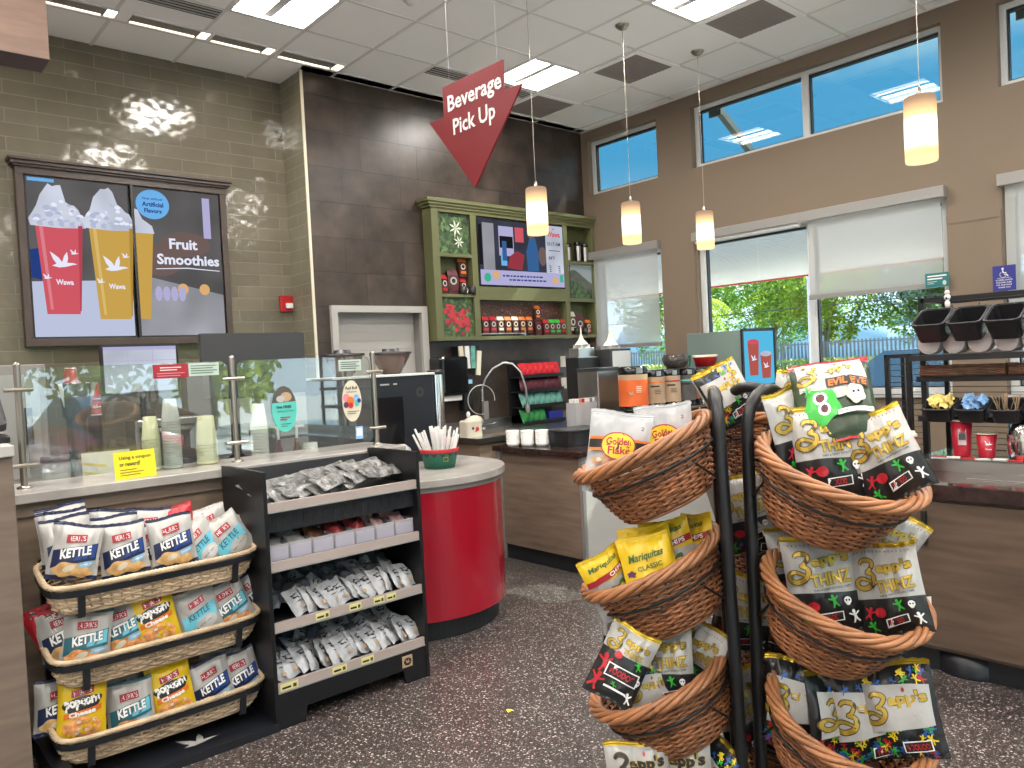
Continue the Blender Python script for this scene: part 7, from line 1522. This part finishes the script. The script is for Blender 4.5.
# small bins with packets
def heap(mt, x, y, z, n_, label, group, nm, W=.035, H_=.06):
    me = packetmesh(W, H_, .006, 9.1+n_, mt, False)
    for k in range(n_): pk(me, x+rn.uniform(-.035, .025), y+rn.uniform(-.05, .05), z+rn.uniform(0, .03)+.004*k*.3, (rad(rn.uniform(-70, -30)), rad(rn.uniform(-40, 40)), rad(-60+rn.uniform(-50, 30))), label, group, nm)
names = (('sunyellow', 'yellow'), ('sweetblue', 'light blue'), ('kraft', 'brown'), ('pinkpack', 'pink'))
for k in range(4):
    y = 1.57-k*.155; ybox('sweetener_bin', RX-.10, y, ZR+.262, .070, .075, .075, 'black', 'small black bin on the rack holding %s sticks and packets' % names[k][1], 'bin', rad(-20))
    if k == 2:
        ms = MB(); ms.box(-.0025, .0025, -.0015, .0015, 0, .11, 'kraft'); mm_ = ms.mesh('stirrer')
        for j in range(16): pk(mm_, RX-.10+rn.uniform(-.03, .02), y+rn.uniform(-.04, .04), ZR+.275, (rad(rn.uniform(-25, 25)), rad(rn.uniform(-30, 10)), 0), 'thin brown wooden stirrer standing in a small black bin', 'brown stirrers in the small bin', 'stirrer', 'stirrer')
    else: heap(names[k][0], RX-.105, y, ZR+.322, 16, '%s sweetener packet heaped in a small black bin on the rack' % names[k][1], '%s sweetener packets' % names[k][1], 'sweetener_packet')
# side wire rack, dark tilted box, newspapers
t = thing('side_rack', 'smaller black wire rack left of the tall condiment rack', 'rack', (4.40, 1.745, ZR)); 
for y in (0, .115):
    m = MB(); m.box(-.012, .012, y-.012, y+.012, 0, .58, 'black_metal'); m.build('post', t); m = MB(); m.box(.20, .22, y-.01, y+.01, 0, .58, 'black_metal'); m.build('post', t)
m = MB(); m.box(-.012, .22, -.012, .0, .58, .60, 'black_metal'); m.box(-.012, .22, .115, .127, .58, .60, 'black_metal'); m.box(-.012, .0, -.012, .127, .58, .60, 'black_metal')
for k in range(16): m.cyl((-.0, 0, .05+.033*k), (-.0, .115, .05+.033*k), .002, 'black_metal', n=4); m.cyl((.21, 0, .05+.033*k), (.21, .115, .05+.033*k), .002, 'black_metal', n=4)
m.build('wire_shelves', t)
t = thing('tilted_display_bin', 'black box tilted toward the shop in front of the parked car', 'bin', (4.22, 2.08, ZR+.34)); m = MB(); m.M = Matrix.Rotation(rad(-32), 4, 'X'); m.box(-.09, .09, -.16, .16, 0, .11, 'black'); m.build('box_body', t, bevel=.004); m = MB(); m.M = Matrix.Rotation(rad(-32), 4, 'X'); m.box(-.095, .095, -.165, .165, .11, .118, 'black_gloss'); m.build('clear_lid', t); m = MB(); m.box(-.05, .05, -.05, .05, -.34, -.06, 'black'); m.build('support', t)
for k in range(5):
    m = MB(); m.rbox(-.10, .10, -.07, .07, 0, .022, ('crimson', 'paper')[k % 2], .01); tag(m.build('napkin_pack', loc=(4.18+.004*k, 1.80, ZR+.026*k+.12), rot=(0, 0, rad(4*k-8))), '%s flat pack from the bottom in the red and white pile beside the rack' % LW[k], 'napkin pack')
m = MB(); m.rbox(-.11, .11, -.08, .08, 0, .115, 'black', .01); tag(m.build('black_crate', loc=(4.18, 1.80, ZR)), 'small black crate under the red and white pile', 'crate')
def redcup(x, y, z, r, h_, label, lid=False, logo=True):
    t = thing('paper_cup', label, 'cup', (x, y, z)); m = MB(); m.lathe([(0, .002), (r*.74, 0), (r*.76, .004), (r*.97, h_-.008), (r*.95, h_-.008), (r*.72, .01), (0, .01)], 'cupred', n=26); m.build('cup_body', t)
    m = MB(); m.tube([(r*math.cos(q*.24), r*math.sin(q*.24), h_-.004) for q in range(26)], .0035, 'cream', n=6, closed=True); m.build('rolled_rim', t)
    m = MB(); fr = Vector((-.90, -.42, 0)).normalized(); ux = Vector((-fr.y, fr.x, 0)); o = Vector((0, 0, h_*.5))+fr*(r*.87)
    F = Flat(m, o, (-ux.x*-1, -ux.y*-1, 0) if ux.cross(Vector(Z_)).dot(fr) > 0 else tuple(-ux), Z_)
    if logo: F.P(goose(0, .01, r*.65), 'txtwhite'); F.T('Wawa', 0, -.018, r*.6, 'txtwhite', bold=.02)
    else: F.P(rect(-r*.42, r*.30, -h_*.18, h_*.26), 'nutri'); [F.P(rect(-r*.36, r*.24, h_*.2-.009*k, h_*.2-.006*k), 'newsdark') for k in range(6)]
    m.build('print', t, rot=(0, 0, 0))
    if lid: m = MB(); m.lathe([(r*1.05, h_-.004), (r*1.05, h_+.006), (r*.86, h_+.012), (r*.84, h_+.02), (0, h_+.02)], 'cream', n=24); m.build('lid', t)
    return t
redcup(4.02, 1.62, ZR, .048, .20, 'tall red paper cup with white lid at the left end of the dark counter', True, False)
redcup(4.37, 1.485, ZR+.062, .052, .19, 'tall red paper cup with a printed panel on the glass ledge', False, False)
redcup(4.37, 1.37, ZR+.062, .048, .125, 'shorter red paper cup with a white bird logo on the glass ledge')
m = MB(); m.lathe([(0, 0), (.085, 0), (.09, .03), (.09, .12), (.075, .17), (.04, .195), (0, .20)], 'chrome', n=30); m.lathe([(.02, .2), (.02, .23), (0, .235)], 'chrome', n=12); tag(m.build('chrome_dispenser', loc=(4.38, 1.19, ZR+.062)), 'shiny domed chrome canister at the right edge of the ledge', 'canister')
m = MB(); m.lathe([(.0, 0), (.05, 0), (.05, .02), (.015, .06), (.01, .16), (0, .16)], 'paper', n=10); tag(m.build('thank_you_bottle', loc=(RX+.06, 1.33, ZR+.592)), 'small white squeeze bottle between the black bins', 'bottle')
t = thing('hanging_tag', 'small white hanging figure hooked over the top rail of the rack', 'ornament', (RX-.02, 1.555, ZR+.855)); m = MB(); m.blob((0, 0, .06), .013, 'paper'); m.blob((0, 0, .035), (.012, .016, .018), 'paper'); m.blob((0, 0, .0), (.012, .014, .022), 'paper'); m.build('figure', t); m = MB(); m.blob((-.013, 0, .03), (.004, .006, .006), 'txtblack'); m.build('dark_spot', t)
# wall signs
t = thing('accessibility_sign', 'square blue accessibility sign with a white wheelchair symbol on the wall', 'sign', (WX-.06, 1.885, 2.012)); m = MB(); m.rbox(-.004, .0, -.075, .075, -.092, .092, 'ada_blue', .001); m.build('plate', t)
m = MB(); F = Flat(m, (-.0045, 0, 0), (0, -1, 0), Z_)
F.P(rect(-.045, .045, .0, .002), 'txtwhite'); F.P(ell(-.008, .068, .008, .008), 'txtwhite'); F.P([(-.012, .058), (-.004, .058), (-.002, .042), (.016, .042), (.016, .036), (-.004, .036), (-.010, .040)], 'txtwhite')
F.P([(.0, .030), (.018, .030), (.030, .012), (.024, .009), (.014, .024), (.0, .024)], 'txtwhite')
m.tube([(-.0055, -(-.006+.021*math.cos(rad(a))), .026+.021*math.sin(rad(a))) for a in range(120, 345, 20)], .0018, 'txtwhite', n=4)
F.T('ACCESSIBLE COUNTER', 0, -.014, .11, 'txtwhite', h=.010); F.T('PLEASE ASK', 0, -.032, .10, 'txtwhite', h=.010); F.T('FOR ASSISTANCE', 0, -.050, .10, 'txtwhite', h=.010); F.T('THANK YOU', 0, -.068, .08, 'txtwhite', h=.010); m.build('symbol', t)
t = thing('window_notice', 'small teal notice on the lower corner of the half-drawn shade', 'sign', (WX-.06, 2.345, 2.05)); m = MB(); m.box(-.002, 0, -.085, .085, -.055, .055, 'teal_sign'); m.build('plate', t); m = MB(); F = Flat(m, (-.0025, 0, 0), (0, -1, 0), Z_); lines(F, -.07, .07, .032, 1, 'txtwhite', .02, .01); lines(F, -.07, .04, .010, 1, 'txtwhite', .02, .01); lines(F, -.07, .0, -.012, 2, 'paleteal', .014, .005); F.P(ell(.055, -.025, .014, .018), 'paleteal'); m.build('notice_text', t)
